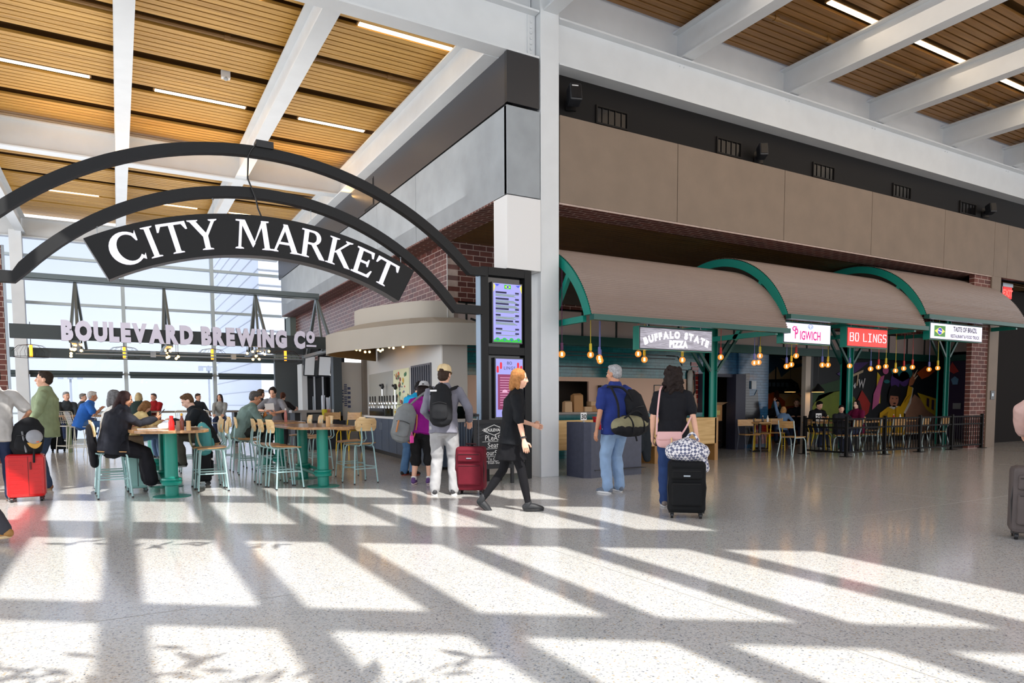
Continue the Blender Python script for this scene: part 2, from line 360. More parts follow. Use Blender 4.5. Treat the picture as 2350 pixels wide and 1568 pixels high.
# ---------------------------------------------------------------- glass wall at the far end
GREY = mat('grey_mullion', (186,198,202), .4)
DGREY = mat('dark_grey_transom', (62,74,76), .45)
gm = bpy.data.materials.new('window_glass'); gm.use_nodes = True; nt = gm.node_tree; nt.nodes.remove(nt.nodes['Principled BSDF'])
tr = nt.nodes.new('ShaderNodeBsdfTransparent'); gl = nt.nodes.new('ShaderNodeBsdfGlossy'); gl.inputs['Roughness'].default_value = .02
ms = nt.nodes.new('ShaderNodeMixShader'); fr = nt.nodes.new('ShaderNodeFresnel'); fr.inputs['IOR'].default_value = 1.25
nt.links.new(fr.outputs[0], ms.inputs[0]); nt.links.new(tr.outputs[0], ms.inputs[1]); nt.links.new(gl.outputs[0], ms.inputs[2]); nt.links.new(ms.outputs[0], nt.nodes['Material Output'].inputs[0])
tr.inputs[0].default_value = (.66,.69,.74,1)
mx_ = [-14.57,-11.67,-8.77,-5.87,-2.97,-.3]
names = ['far left bay of the far glass wall beyond the brick pier','bay of the far glass wall beside the brick pier','bay of the far glass wall right of the white column','middle bay of the far glass wall','bay of the far glass wall beside the grey panels']
for i, (a, c) in enumerate(zip(mx_[:-1], mx_[1:])):
    o = MB()
    for xm in ((a, c) if i == 4 else (a,)): o.box(xm-.06,xm+.06,18.1,18.3,0,6.85)
    for z, h in ((.05,.1),(1.0,.06),(2.34,.06),(4.68,.09),(6.21,.09)): o.box(a+.06,c-.06,18.12,18.28,z-h/2,z+h/2)
    o.box(a+.06,c-.06,18.08,18.3,2.86,3.18,1)
    wn = struct(o.build('window_%d' % (i+1), [GREY, DGREY]), names[i], 'window')
    MB().box(a+.06,c-.06,18.19,18.20,.1,6.8).build('pane', gm, wn)
    if i:
        r = MB().tube([(a+.1,18.0,2.36),(c-.1,18.0,2.36)], .07, 12).box(a+.12,c-.12,17.99,18.01,2.22,2.36).box(a+.12,c-.12,17.98,18.02,2.2,2.235)
        tag(r.build('roller_blind', DGREY), ['','rolled up grey blind left of the white column','rolled up grey blind right of the white column','rolled up grey blind in the middle bay of the far glass wall','rolled up grey blind in the bay beside the grey panels'][i], 'blind', 'roller blinds of the far glass wall')
struct(MB().box(-.36,-.12,17.3,18.3,0,4.6).build('wall_end', mat('sage_grey_wall', (112,124,118), .5)), 'sage grey wall end beside the far glass wall', 'wall')
struct(MB().box(-1.15,-.3,16.2,16.5,0,3.4).build('wall_end.001', mat('sage_grey_wall', (112,124,118), .5)), 'sage grey pier behind the far end of the bar', 'wall')
# outside
struct(MB().box(-160,120,18.4,260,-4.6,-4.5).build('apron_ground', mat('concrete_apron', (206,206,204), .8)), 'pale concrete apron outside the glass', 'ground')
o = MB().box(-.3,3.2,24,40,-4.5,11)
for k in range(22): o.box(-.34,-.3,23.9,40,-4.4+.7*k,-4.36+.7*k,1); o.box(-.34,3.2,23.94,24,-4.4+.7*k,-4.36+.7*k,1)
struct(o.build('exterior_tower', [mat('white_cladding_glow', (250,249,247), .6, emit=.22), mat('cladding_joint', (214,214,216), .6)]), 'white clad tower outside the glass beside the grey panels', 'building')  # cladding glows faintly in place of daylight on it
AP = mat('pale_apron_gear', (176,180,186), .6)
for px_, yy, hh, lb in ((-9.6,60,6.5,'thin light mast on the apron left of the middle'),(1.5,62,7.5,'thin light mast on the apron behind the seated man with dark hair'),(6.5,64,5.5,'thin light mast on the apron nearest the tower')):
    o = MB(); o.tube([(px_,yy,-4.5),(px_,yy,hh-2.5)], .09, 6).bar((px_-.9,yy,hh-2.6),(px_+.9,yy,hh-2.6),.12,.12)
    for k in (-.7,0,.7): o.box(px_+k-.2,px_+k+.2,yy-.3,yy,hh-3.0,hh-2.65)
    tag(o.build('light_mast', AP), lb, 'light mast')
o = thing('deicing_truck', 'pale truck with a raised boom out on the apron', 'truck', (5.6,52,-4.5))
MB().box(-3,1.5,-1.1,1.1,.7,2.2).box(1.7,3.2,-1.1,1.1,.6,2.6).build('body', AP, o)
MB().tube([(-1,0,2.2),(-2.2,0,6.2),(2.0,0,7.6)], .18, 8).box(1.6,2.8,-.5,.5,6.6,7.9).build('boom', AP, o)
for x in (-2.2,-1,2.4):
    for y in (-1.1,1.1): MB().tube([(x,y-.12,.5),(x,y+.12,.5)], .5, 14).build('wheel', BLACK, o)
# ================================================================= unseen roof mask over the viewer, added to shape the sun patches on the floor
SL = -.73; TE = math.tan(ELEV); ZS = 8.3; DS = ZS/TE
def sk(x, u, z): return (x, u + SL*(x+5.4) - DS, z)
ROWS = [(-8.35,-5.91),(-5.44,-3.0),(-1.95,-.1),(.62,1.75)]
xs = sorted([(-1.45-.862*k-.29, -1.45-.862*k+.31) for k in range(0,10)])
o = MB(); xl, xr, ul, ur = -22.0, 0.0, -24.0, 14.0
def mask_slab(x0, x1, u0, u1):
    o.add([sk(x,u,z) for z in (ZS, ZS+.06) for x,u in ((x0,u0),(x1,u0),(x1,u1),(x0,u1))], [(0,3,2,1),(4,5,6,7),(0,1,5,4),(1,2,6,5),(2,3,7,6),(3,0,4,7)])
mask_slab(xl, xs[0][0], ul, ur); mask_slab(xs[-1][1], xr, ul, ur)
for i, (a, c) in enumerate(xs):
    up_ = ul
    for ra, rb in ROWS: mask_slab(a, c, up_, ra); up_ = rb
    mask_slab(a, c, up_, ur)
    if i < len(xs)-1: mask_slab(c, xs[i+1][0], ul, ur)
mask_obj = struct(o.build('window_6', mat('roof_mask_grey', (214,214,212), .5)), 'added unseen roof slab over the viewer with slanted openings that shape the sun patches', 'window')
# fig tree in a planter behind the viewer
rng = random.Random(3); o = MB(); tk = MB(); ZT = 4.3
for (fx, fu, n, fr) in ((-6.75,-6.95,34,.3),(-6.2,-6.8,24,.28),(-5.3,-6.85,46,.34),(-5.7,-7.0,30,.3),(-4.75,-7.1,24,.24),(-6.5,-3.15,12,.2),(-5.8,-3.3,14,.22),(-5.2,-3.3,10,.2)):
    ce = V((fx, fu+SL*(fx+5.4)-ZT/TE, ZT))
    for _ in range(n):
        p = ce + V((rng.gauss(0,fr), rng.gauss(0,fr*.4), rng.gauss(0,fr*.4)))
        a = V((rng.uniform(-1,1), rng.uniform(-.8,.8), rng.uniform(-.4,.4))).normalized()*.12; bb = a.cross(V((0,.4,1))).normalized()*.045
        o.add([p-a, p+bb, p+a, p-bb], [(0,1,2,3)])
    tk.tube([ce, V((-5.8,-11.4,3.5))], [.002,.006], 5)
tr_ = thing('fig_tree', 'leafy fig tree in a planter behind the viewer', 'tree', (0,0,0))
tk.tube([(-5.8,-11.6,.5),(-5.75,-11.6,1.6),(-5.8,-11.4,3.5)], [.09,.07,.04], 8)
tk.build('trunk', mat('bark', (92,76,60), .8), tr_, smooth=True); o.build('leaves', mat('leaf_green', (70,110,60), .6), tr_)
MB().lathe([(.3,0),(.36,.55),(.33,.55),(.3,.48)], (-5.8,-11.6,0), 20).build('planter', mat('planter_grey',(110,110,108),.6), tr_, smooth=True)

# ================================================================= ceiling lights and devices
LED = mat('warm_led', (255,236,205), emit=7, ecol=(255,224,178))
LED2 = mat('warm_led_dim', (255,236,205), emit=4, ecol=(255,214,160))
def lightbar(x0, x1, y, z, lab, grp):
    t = thing('ceiling_light', lab, 'ceiling light', ((x0+x1)/2, y, z), 0, grp); L = (x1-x0)/2
    MB().box(-L-.03,L+.03,-.07,.07,.015,.06).build('housing', WG, t)
    MB().box(-L,L,-.05,.05,0,.02).build('diffuser', LED, t)
for a in ((-2.43,-.73,1.83,'light strip nearest the tall column in the food hall ceiling'),(-5.6,-3.97,1.85,'light strip at the top edge of the food hall ceiling'),
          (-5.28,-3.56,6.2,'light strip above the black arch, middle of its row'),(-2.44,-.95,6.2,'light strip right of the arch, beside the charcoal band'),(-8.1,-6.4,6.2,'light strip at the far left in front of the middle girder'),
          (-7.7,-6.43,14.95,'light strip far left behind the middle girder'),(-5.5,-3.7,14.95,'light strip behind the middle girder seen between the two arches'),(-2.75,-1.2,14.95,'light strip behind the middle girder just above the hanging sign'),
          (-5.5,-3.8,10.5,'light strip just behind the middle girder'),(-2.7,-1.1,10.5,'light strip just behind the middle girder, nearer the grey panels')):
    lightbar(a[0], a[1], a[2], 7.585, a[3], 'light strips of the food hall ceiling')
for a in ((4.93,6.28,-1.67,'nearest light strip in the concourse ceiling, cut by the top edge'),(7.62,9.47,-1.67,'second light strip in the concourse ceiling'),(10.5,12.0,-1.67,'third light strip in the concourse ceiling, at the right edge')):
    lightbar(a[0], a[1], a[2], 8.25, a[3], 'light strips of the concourse ceiling')
o = thing('ceiling_sensor', 'small white sensor box on the food hall ceiling', 'sensor', (-4.13,4.78,7.5))
MB().box(-.08,.08,-.06,.06,0,.16).build('housing', WHITE, o, bev=.01); MB().ball((0,-.02,0),.045).build('lens', mat('frosted_lens', (170,175,180), .3), o, smooth=True)
o = thing('wall_sensor', 'small white oval sensor on the charcoal band beyond the hanging sign', 'wall sensor', (-.66,13.6,6.25))
MB().ball((0,0,0),(.05,.09,.17)).build('diffuser', mat('white_oval', (240,240,240), .4, emit=.3), o, smooth=True); MB().box(0,.04,-.06,.06,-.12,.12).build('base', ALU, o)  # wall sensor, no lamp; faint glow added to its white
tag(MB().box(-.63,-.615,6.55,7.25,6.05,6.72).box(-.64,-.63,6.58,7.22,6.08,6.69,1).build('access_panel', [BLACK, mat('charcoal_hatch',(50,50,54),.4)]), 'flush access hatch in the charcoal band', 'hatch')

# black band vents and loudspeakers
for x0, x1, lab in ((1.33,2.05,'black air vent nearest the tall column'),(4.28,4.98,'second black air vent from the tall column'),(7.2,7.95,'third black air vent from the tall column'),(10.15,10.9,'fourth black air vent from the tall column'),(13.1,13.9,'black air vent farthest from the tall column')):
    t = thing('air_vent', lab, 'air vent', ((x0+x1)/2, .3, 6.33), 0, 'air vents in the black band'); L = (x1-x0)/2
    MB().box(-L,L,-.03,0,-.16,-.13).box(-L,L,-.03,0,.13,.16).box(-L,-L+.03,-.03,0,-.13,.13).box(L-.03,L,-.03,0,-.13,.13).build('frame', mat('vent_frame', (26,23,21), .6, spec=.2), t)
    s = MB().box(-L+.03,L-.03,-.004,0,-.13,.13)
    for k in range(1,5): s.box(-L+2*L*k/5-.006,-L+2*L*k/5+.006,-.02,0,-.13,.13)
    s.build('grille', BLKG, t)
def speaker(x, z, tilt, lab, big):
    t = thing('loudspeaker', lab, 'loudspeaker', (x, .1, z), 0, 'loudspeakers on the black band')
    b_ = MB(); wd, hd = (.105,.15) if big else (.085,.13)
    b_.box(-wd,wd,-.16,.06,-hd,hd).build('cabinet', mat('speaker_black', (40,42,46), .4), t, bev=.02)
    MB().box(-wd+.02,wd-.02,-.17,-.155,-hd+.03,hd-.03).build('grille', BLACK, t)
    MB().bar((0,.05,0),(0,.2,0),.08,.06).box(-.09,.09,.17,.2,-.13,.13).build('bracket', BLACK, t)
    if big: MB().box(-.07,.04,-.175,-.165,hd-.07,hd-.05).build('badge', mat('badge_white', (200,200,200), .4), t)
    t.rotation_euler = (math.radians(-12), 0, math.radians(tilt))
speaker(.72, 6.42, -18, 'black loudspeaker on a bracket beside the tall column', True)
speaker(5.35, 6.3, -30, 'small black loudspeaker right of the second vent', False)
speaker(14.2, 6.35, -30, 'small black loudspeaker at the far right end of the black band', False)

# ================================================================= entrance arches, hanging sign
AR = mat('arch_black', (20,21,23), .5, spec=.3)
xc = -4.36
def arcpts(xe, ze, zt, n=40):
    h = xe; s = zt-ze; R = (h*h+s*s)/(2*s); cz = zt-R; a0 = math.asin(h/R)
    return [(xc+R*math.sin(-a0+2*a0*i/n), cz+R*math.cos(-a0+2*a0*i/n)) for i in range(n+1)], (R, cz, a0)
arch = thing('entrance_arch', 'pair of black steel arches spanning the food hall entrance', 'arch', (0,0,0))
def archmesh(pts, w, y0, y1):
    m = MB(); n = len(pts)
    P = [V((p[0],0,p[1])) for p in pts]
    rows = []
    for i, p in enumerate(P):
        t = (P[min(i+1,n-1)]-P[max(i-1,0)]).normalized(); nr = V((-t.z,0,t.x))
        a_, b_ = p+nr*w/2, p-nr*w/2
        rows.append([(a_.x,y0,a_.z),(b_.x,y0,b_.z),(b_.x,y1,b_.z),(a_.x,y1,a_.z)])
    vs = [q for r in rows for q in r]; fs = []
    for i in range(n-1):
        for k in range(4): fs.append((4*i+k,4*i+(k+1)%4,4*i+4+(k+1)%4,4*i+4+k))
    fs += [(0,1,2,3),(4*n-1,4*n-2,4*n-3,4*n-4)]
    return m.add(vs, fs)
outer, _ = arcpts(3.04, 3.32, 4.58)
archmesh([(-8.2,3.32)]+outer+[(-1.05,3.32)], .13, -.06, .06).build('outer_arch', AR, arch)
inner, _ = arcpts(2.78, 2.72, 4.04)
archmesh([(-8.2,2.72)]+inner+[(-1.12,2.72)], .13, -.06, .06).build('inner_arch', AR, arch)
MB().box(-8.3,-8.1,-.08,.08,0,3.4).build('post', AR, arch)
MB().box(-4.36-.1,-4.36+.12,-.09,.09,4.63,4.72).build('bracket', BLACK, arch)
m_ = MB()
for x in (-6.3,-5.0,-3.75,-2.45):
    R = (2.78**2+1.32**2)/(2*1.32); z = 4.04-R+math.sqrt(R*R-(x-xc)**2)-.06
    m_.tube([(x,0,z),(x,0,z-.3)], .004, 5).ball((x,0,z-.02),.012)
m_.build('hanger', ALU, arch)
tag(MB().tube([(xc-.2,-.07,4.5),(xc-.22,-.09,4.2),(xc-.12,-.08,3.95),(xc-.1,-.07,3.84),(xc-.04,-.05,3.7)], .011, 6).tube([(xc+.0,-.07,4.64),(xc-.1,-.07,4.66),(xc-.16,-.07,4.58),(xc-.2,-.07,4.5)], .011, 6).build('power_cable', BLACK, smooth=True), 'black cable drooping from the outer arch to the hanging sign', 'cable')
# sign band: arc between radii
hw = 2.08; Rm = (2.08**2+.52**2)/(2*.52)
czs = 3.74-Rm            # top edge arc
def band(theta, r): return (xc+r*math.sin(theta), czs+r*math.cos(theta))
th0 = math.asin(2.08/Rm); dr = .52
top = [band(-th0+2*th0*i/36, Rm) for i in range(37)]; bot = [band(th0-2*th0*i/36, Rm-dr) for i in range(37)]
sg = thing('hanging_sign', 'curved black sign with big white serif capitals hung under the inner arch', 'sign', (0,0,0))
po = top+bot
MB().prism(po, lambda x,z: (x,-.09,z), lambda x,z: (x,.09,z)).build('panel', mat('sign_black', (14,15,17), .5, spec=.3), sg)
eo = MB(); e_in = [band(th0-2*th0*i/36, Rm-dr-.004) for i in range(37)]
for i in range(36): eo.add([(e_in[i][0],-.1,e_in[i][1]),(e_in[i+1][0],-.1,e_in[i+1][1]),(e_in[i+1][0],.1,e_in[i+1][1]),(e_in[i][0],.1,e_in[i][1])],[(0,1,2,3)])
for s_ in (-1,1):
    a_, b_ = band(s_*th0, Rm), band(s_*th0, Rm-dr); q = s_*.004
    eo.add([(a_[0]+q,-.1,a_[1]),(b_[0]+q,-.1,b_[1]),(b_[0]+q,.1,b_[1]),(a_[0]+q,.1,a_[1])],[(0,1,2,3)])
eo.build('edge_trim', mat('sign_edge_grey', (96,96,98), .4), sg)
# serif capitals, unit height, drawn as overlapping strokes
def bez(p0,p1,p2,n=8): return [((1-t)**2*p0[0]+2*t*(1-t)*p1[0]+t*t*p2[0], (1-t)**2*p0[1]+2*t*(1-t)*p1[1]+t*t*p2[1]) for t in [i/n for i in range(n+1)]]
def serif(x, y, w=.17, up=True):
    h = .055; s = 1 if up else -1
    return [(x-w,y),(x+w,y),(x+w*.95,y+s*h*.5),(x+.07,y+s*h),(x-.07,y+s*h),(x-w*.95,y+s*h*.5)]
def stem(x, y0=0, y1=1, t=.075): return [(x-t,y0),(x+t,y0),(x+t,y1),(x-t,y1)]
def ring(cx, cy, ro, ri_, a0, a1, rx=1, off=0, n=22):
    A = [math.radians(a0+(a1-a0)*i/n) for i in range(n+1)]
    return [(cx+ro*rx*math.cos(a), cy+ro*math.sin(a)) for a in A]+[(cx+off+ri_*rx*.82*math.cos(a), cy+ri_*math.sin(a)) for a in reversed(A)]
GL = {
 'C': ([ring(.46,.5,.53,.43,42,318,.92,.06), [(.86,.98),(.83,.66),(.79,.66),(.72,.84),(.80,.88)], [(.80,.12),(.74,.10),(.84,.02),(.88,.22)]], .92),
 'I': ([stem(.2), serif(.2,0), serif(.2,1,up=False)], .4),
 'T': ([stem(.42), serif(.42,0), [(.0,1.0),(.84,1.0),(.86,.74),(.81,.74),(.72,.92),(.12,.92),(.03,.74),(-.02,.74)]], .84),
 'Y': ([stem(.44,0,.5), serif(.44,0), [(.05,.96),(.23,.96),(.52,.47),(.36,.45)], [(.70,.96),(.80,.96),(.50,.43),(.42,.47)], serif(.14,1,.16,False), serif(.74,1,.13,False)], .88),
 'M': ([[(.06,0),(.14,0),(.24,.95),(.16,.98)], [(.16,1),(.32,1),(.60,.2),(.52,.06)], [(.52,.06),(.56,.22),(.84,1),(.92,.98)], [(.82,1),(.97,1),(1.05,0),(.89,0)], serif(.1,0,.13), serif(.97,0,.17), [(.04,1),(.3,1),(.26,.94),(.04,.96)], [(.84,1),(1.06,1),(1.06,.96),(.86,.94)]], 1.08),
 'A': ([[(.08,0),(.15,0),(.46,.86),(.40,1)], [(.36,1),(.5,1),(.86,0),(.68,0)], [(.2,.28),(.66,.28),(.64,.36),(.22,.36)], serif(.1,0,.13), serif(.78,0,.17)], .88),
 'R': ([stem(.18), serif(.18,0), [(.02,1),(.22,1),(.22,.95),(.02,.955)], [(.2,1.0),(.42,1.0)]+ring(.42,.74,.26,.17,90,-90,1.0,0)[:23]+[(.2,.48),(.2,.55),(.42,.55)]+ring(.42,.74,.26,.19,-90,90,1.0,0)[:23][::1][0:0]+[(.47,.57),(.53,.65),(.54,.74),(.52,.84),(.46,.91),(.40,.93),(.2,.93)], [(.36,.52),(.52,.53),(.86,.03),(.88,0),(.7,0)]], .88),
 'K': ([stem(.18), serif(.18,0), serif(.18,1,up=False), [(.24,.46),(.32,.46),(.74,.95),(.66,.97)], [(.3,.5),(.42,.62),(.86,.03),(.9,0),(.7,0)], serif(.7,1,.13,False)], .9),
 'E': ([stem(.18), [(.02,1),(.66,1),(.68,.76),(.63,.76),(.56,.92),(.2,.92),(.02,.955)], [(.02,0),(.68,0),(.74,.28),(.69,.28),(.58,.085),(.2,.085),(.02,.045)], [(.2,.47),(.48,.47),(.52,.38),(.56,.38),(.56,.66),(.52,.66),(.48,.55),(.2,.55)]], .74),
}
LW = mat('lit_letter_white', (236,236,240), .4, emit=.5, ecol=(232,228,246))
def strokes(mb, ch, f, depth):
    for pl in GL[ch][0]: mb.prism(pl, lambda x,y: f(x,y,0), lambda x,y: f(x,y,depth))
word = 'CITY MARKET'; H_ = .37
adv = [ (GL[c][1]+.05 if c != ' ' else .42) for c in word]; tot = sum(adv)
rb = Rm-dr/2-H_*.5; sc = 3.72/tot; pos = -3.72/2
for c, a_ in zip(word, adv):
    if c != ' ':
        th = (pos + GL[c][1]*sc/2)/(rb+H_/2); wdt = GL[c][1]
        def f(x, y, d, th=th, wdt=wdt):
            lx = (x-wdt/2)*sc; r = rb+y*H_
            px_, pz_ = xc+rb*math.sin(th), czs+rb*math.cos(th)
            return (px_+lx*math.cos(th)+y*H_*math.sin(th), -.092-.02*(1-d), pz_-lx*math.sin(th)+y*H_*math.cos(th))
        m_ = MB(); strokes(m_, c, f, 1); m_.build('letter', LW, sg)
    pos += a_*sc

# ================================================================= menu board stand
st = thing('menu_board_stand', 'tall black menu board frame standing left of the tall column', 'stand', (0,0,0))
fb = MB(); Yf = -.03
fb.box(-1.13,-1.0,Yf,.14,0,3.41).box(-.33,-.2,Yf,.14,0,3.41).box(-1.0,-.33,Yf,.14,3.28,3.41).box(-1.0,-.33,Yf,.14,2.03,2.16)
fb.build('frame', AR, st, bev=.006)
MB().box(-1.0,-.33,.06,.12,.84,3.28).build('back_panel', BLKG, st)
MB().box(-1.0,-.33,.0,.12,.1,.84).build('lower_panel', mat('beige_laminate', (186,180,172), .5), st)
MB().box(-1.145,-1.13,Yf+.02,.13,0,2.66).box(-1.145,-1.13,Yf+.02,.13,2.78,3.36).build('side_trim', mat('pale_blue_metal', (150,170,190), .35, metal=.4), st)
VIO = mat('screen_lilac', (120,120,170), emit=.72, ecol=(168,168,244))
def scr(name, label, x0, x1, z0, z1):
    t = thing(name, label, 'screen', (0,0,0), 0, 'menu screens on the stand')
    MB().box(x0-.02,x1+.02,.0,.06,z0-.02,z1+.02).build('bezel', BLKG, t); MB().box(x0,x1,-.006,.0,z0,z1).build('display', VIO, t); return t
S1 = scr('menu_screen', 'upper menu screen listing dishes under a green and yellow flag', -.9,-.38,2.24,3.17)
DK = mat('screen_navy', (30,30,70), emit=.35, ecol=(30,30,70)); OLV = mat('screen_olive', (112,140,80), emit=.5, ecol=(112,140,80)); GRN = mat('screen_green', (40,160,60), emit=.8, ecol=(40,170,60)); YEL = mat('screen_yellow', (240,220,60), emit=.8, ecol=(240,220,60)); BLU = mat('screen_blue', (50,70,190), emit=.7, ecol=(50,70,190)); MAR = mat('screen_maroon', (130,50,90), emit=.6, ecol=(130,50,90)); REDS = mat('screen_red', (200,30,50), emit=.8, ecol=(200,30,50)); WHS = mat('screen_white', (240,240,250), emit=.9)
y_ = -.009
def fl(mb, x0, x1, z0, z1, y=y_, m=0): return mb.add([(x0,y,z0),(x1,y,z0),(x1,y,z1),(x0,y,z1)], [(0,1,2,3)], m)
tt = MB()
for k, (z, wd) in enumerate(((3.03,.2),(2.93,.24),(2.85,.24),(2.77,.24),(2.67,.09),(2.58,.32),(2.45,.12),(2.38,.1))):
    fl(tt, -.86,-.86+wd, z-.015, z+.013); fl(tt, -.5,-.43, z-.015, z+.013)
    for j in range(3 if k < 6 else 1): fl(tt, -.86, -.43-.03*((j*7+k*3) % 4), z-.034-.014*j, z-.026-.014*j, m=1)
tt.build('menu_text', [DK, OLV], S1)
tt = MB(); fl(tt, -.7,-.58,3.09,3.155, m=0); tt.flat([(-.64,3.15),(-.59,3.122),(-.64,3.095),(-.69,3.122)], lambda x,z:(x,-.011,z), 1)
tt.flat([(-.64+.022*math.cos(a*PI/6),3.122+.022*math.sin(a*PI/6)) for a in range(12)], lambda x,z:(x,-.013,z), 2)
for k in range(4):
    fl(tt, -.9+.13*k,-.9+.13*k+.13,2.24,2.275+.01*(k%2), m=0); tt.flat([(-.83+.13*k+.04*math.cos(a*PI/5),2.28+.03*math.sin(a*PI/5)) for a in range(10)], lambda x,z:(x,-.011,z), 0); tt.flat([(-.83+.13*k+.014*math.cos(a*PI/5),2.275+.014*math.sin(a*PI/5)) for a in range(10)], lambda x,z:(x,-.013,z), 2)
for s_ in (-1,1):
    cx = -.64+s_*.2
    tt.flat([(cx+s_*.06,3.17),(cx+s_*.06,3.03),(cx+s_*.03,3.12)], lambda x,z:(x,-.011,z), 1); tt.flat([(cx+s_*.03,3.16),(cx-s_*.05,3.15),(cx,3.12)], lambda x,z:(x,-.012,z), 2)
tt.build('menu_emblem', [GRN, YEL, BLU], S1)
S2 = scr('menu_screen', 'lower menu screen with red lanterns above a maroon panel', -.86,-.36,1.03,1.97)
tt = MB(); text_on(tt, 'BO', (-.61,y_,1.88), *FRONT, .07); text_on(tt, 'LINGS', (-.61,y_,1.8), *FRONT, .07, spacing=1.2); tt.build('menu_heading', DK, S2)
tt = MB(); fl(tt, -.83,-.39,1.15,1.72)
tt.build('menu_panel', MAR, S2)
tt = MB()
for k in range(12): fl(tt, -.79,-.45-.02*(k%3),1.66-.04*k,1.668-.04*k, y=-.011)
tt.flat([(-.7+.05*math.cos(a*PI/8),1.43+.045*math.sin(a*PI/8)) for a in range(9)], lambda x,z:(x,-.012,z)); tt.build('menu_text', mat('screen_pink',(214,160,190),emit=.6,ecol=(214,160,190)), S2)
tt = MB()
for cx, cz in ((-.83,1.8),(-.77,1.86),(-.45,1.86),(-.39,1.81)):
    tt.flat([(cx-.02,cz-.04),(cx-.008,cz-.055),(cx+.008,cz-.055),(cx+.02,cz-.04),(cx+.02,cz+.04),(cx+.008,cz+.055),(cx-.008,cz+.055),(cx-.02,cz+.04)], lambda x,z:(x,-.01,z))
tt.build('lanterns', REDS, S2)
# ================================================================= market canopies
CORR = mat('corrugated_steel', (138,121,112), .42, var=.03, vscale=2)
YC, RC = 1.13, 2.06
def vault_pts(zb, n=150, r=RC, wave=0, a_end=None):
    cz = zb-.68; a0 = PI-math.asin(.68/r); a1 = a_end or math.radians(43)
    out = []
    for i in range(n+1):
        a = a0+(a1-a0)*i/n; rr = r+(wave*math.sin(a*r*2*PI/.045) if wave else 0)
        out.append((YC+rr*math.cos(a), cz+rr*math.sin(a)))
    return out
labs = ['corrugated steel barrel canopy with green ribs nearest the tall column','corrugated steel barrel canopy with green ribs, middle of the three steps','corrugated steel barrel canopy with green ribs, highest and farthest right']
CAN = [(.44,5.12,2.665),(5.12,9.8,2.945),(9.8,14.4,3.225)]
for (x0, x1, zb), lab in zip(CAN, labs):
    t = thing('market_canopy', lab, 'canopy', (0,0,0), 0, 'stepped barrel canopies of the market')
    p = vault_pts(zb, 640, wave=.008); p2 = vault_pts(zb, 60, r=RC-.03)
    m_ = MB(); n = len(p)
    m_.add([(x0,y,z) for y,z in p]+[(x1,y,z) for y,z in p], [(i,i+1,n+i+1,n+i) for i in range(n-1)])
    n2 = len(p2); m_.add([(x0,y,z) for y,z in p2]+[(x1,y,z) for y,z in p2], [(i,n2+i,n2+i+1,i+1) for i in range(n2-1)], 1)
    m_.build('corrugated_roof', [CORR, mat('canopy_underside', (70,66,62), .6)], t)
    for xr_, col_ in ((x0, GREEN),(x1-.06, DGREEN)):
        r = MB(); a_ = vault_pts(zb, 40, r=RC-.015); b_ = vault_pts(zb, 40, r=RC-.17); b_ = [(y,max(z,zb-.02)) for y,z in b_]
        po = a_+b_[::-1]
        r.prism(po, lambda y,z: (xr_-.02,y,z), lambda y,z: (xr_+.06,y,z)); r.build('rib', col_, t)
    MB().box(x0,x1,YC-RC+.05,YC-RC+.17,zb-.09,zb).build('edge_beam', DGREEN, t)
    for xr_ in (x0+.02, x1-.06):
        MB().bar((xr_,-.15,zb+.72),(xr_,.45,zb-.1),.07,.09).build('brace', GREEN, t); MB().bar((xr_,-.6,zb-.05),(xr_,2.6,zb-.05),.07,.1).build('tie_bar', GREEN, t)
# posts
for px, zt, lab in ((1629,3.0,'green steel post behind the first hanging sign'),(1942,3.3,'green steel post left of the red sign'),(2163,3.6,'green steel post under the highest canopy')):
    x = PY(px, 900, 1.5).x
    t = thing('canopy_post', lab, 'post', (x,1.5,0), 0, 'green posts of the market canopies')
    MB().box(-.1,.1,-.07,.07,0,zt).box(-.1,-.085,-.12,.12,0,zt).box(.085,.1,-.12,.12,0,zt).build('post', GREEN, t)
    for s_ in (-1,1):
        for dy in (-.1,.1): MB().bar((s_*.1,dy,zt-1.05),(s_*.8,dy,zt-.2),.05,.06).build('brace', DGREEN, t)
struct(MB().box(-.1,18.2,3.28,3.42,2.58,2.8).build('trim_4', DGREEN), 'dark green beam along the back of the market', 'trim')
struct(MB().box(18.04,18.18,1.3,3.3,2.6,2.8).build('trim_5', DGREEN), 'dark green beam along the side of the market', 'trim')
PANL = mat('pale_pink_panel', (206,190,184), .6)
o = MB().box(-.1,18.2,3.44,3.5,2.8,3.38); d = MB()
x = .3
while x < 18.1: d.box(x-.018,x+.018,3.41,3.45,2.8,3.38); x += 1.0
d.box(-.1,18.2,3.41,3.45,3.36,3.40).bar((0.4,3.43,3.05),(1.3,3.43,2.82),.04,.04)
struct(o.build('wall_clerestory', PANL), 'row of pale upper panels behind the canopies', 'wall')
struct(d.build('trim_6', mat('dark_divider', (36,44,44), .5)), 'dark divider bars between the pale upper panels', 'trim')
struct(MB().box(18.2,18.26,1.2,3.4,2.8,4.5).build('wall_clerestory.001', PANL), 'pale upper panel on the side of the market', 'wall')
# ---------------------------------------------------------------- hanging box signs
def boxsign(name, lab, x0, x1, z0, z1, face, y=-.02):
    t = thing(name, lab, 'sign', (0,0,0), 0, 'hanging shop signs under the canopies')
    MB().box(x0-.03,x1+.03,y,y+.16,z0-.03,z1+.03).build('case', GREEN, t)
    MB().box(x0-.02,x1+.02,y-.004,y,z0-.02,z1+.02).build('frame', BLACK, t)
    MB().box(x0,x1,y-.012,y-.004,z0,z1).build('face', face, t)
    h = MB()
    for x in (x0+.25,x1-.2): h.tube([(x,y+.08,z1),(x,y+.08,z1+.14)],.012,6)
    h.build('hanger', ALU, t); t.location = (-.378,-.5996,.0764); t.scale = (.9386,.9386,.9386); return t
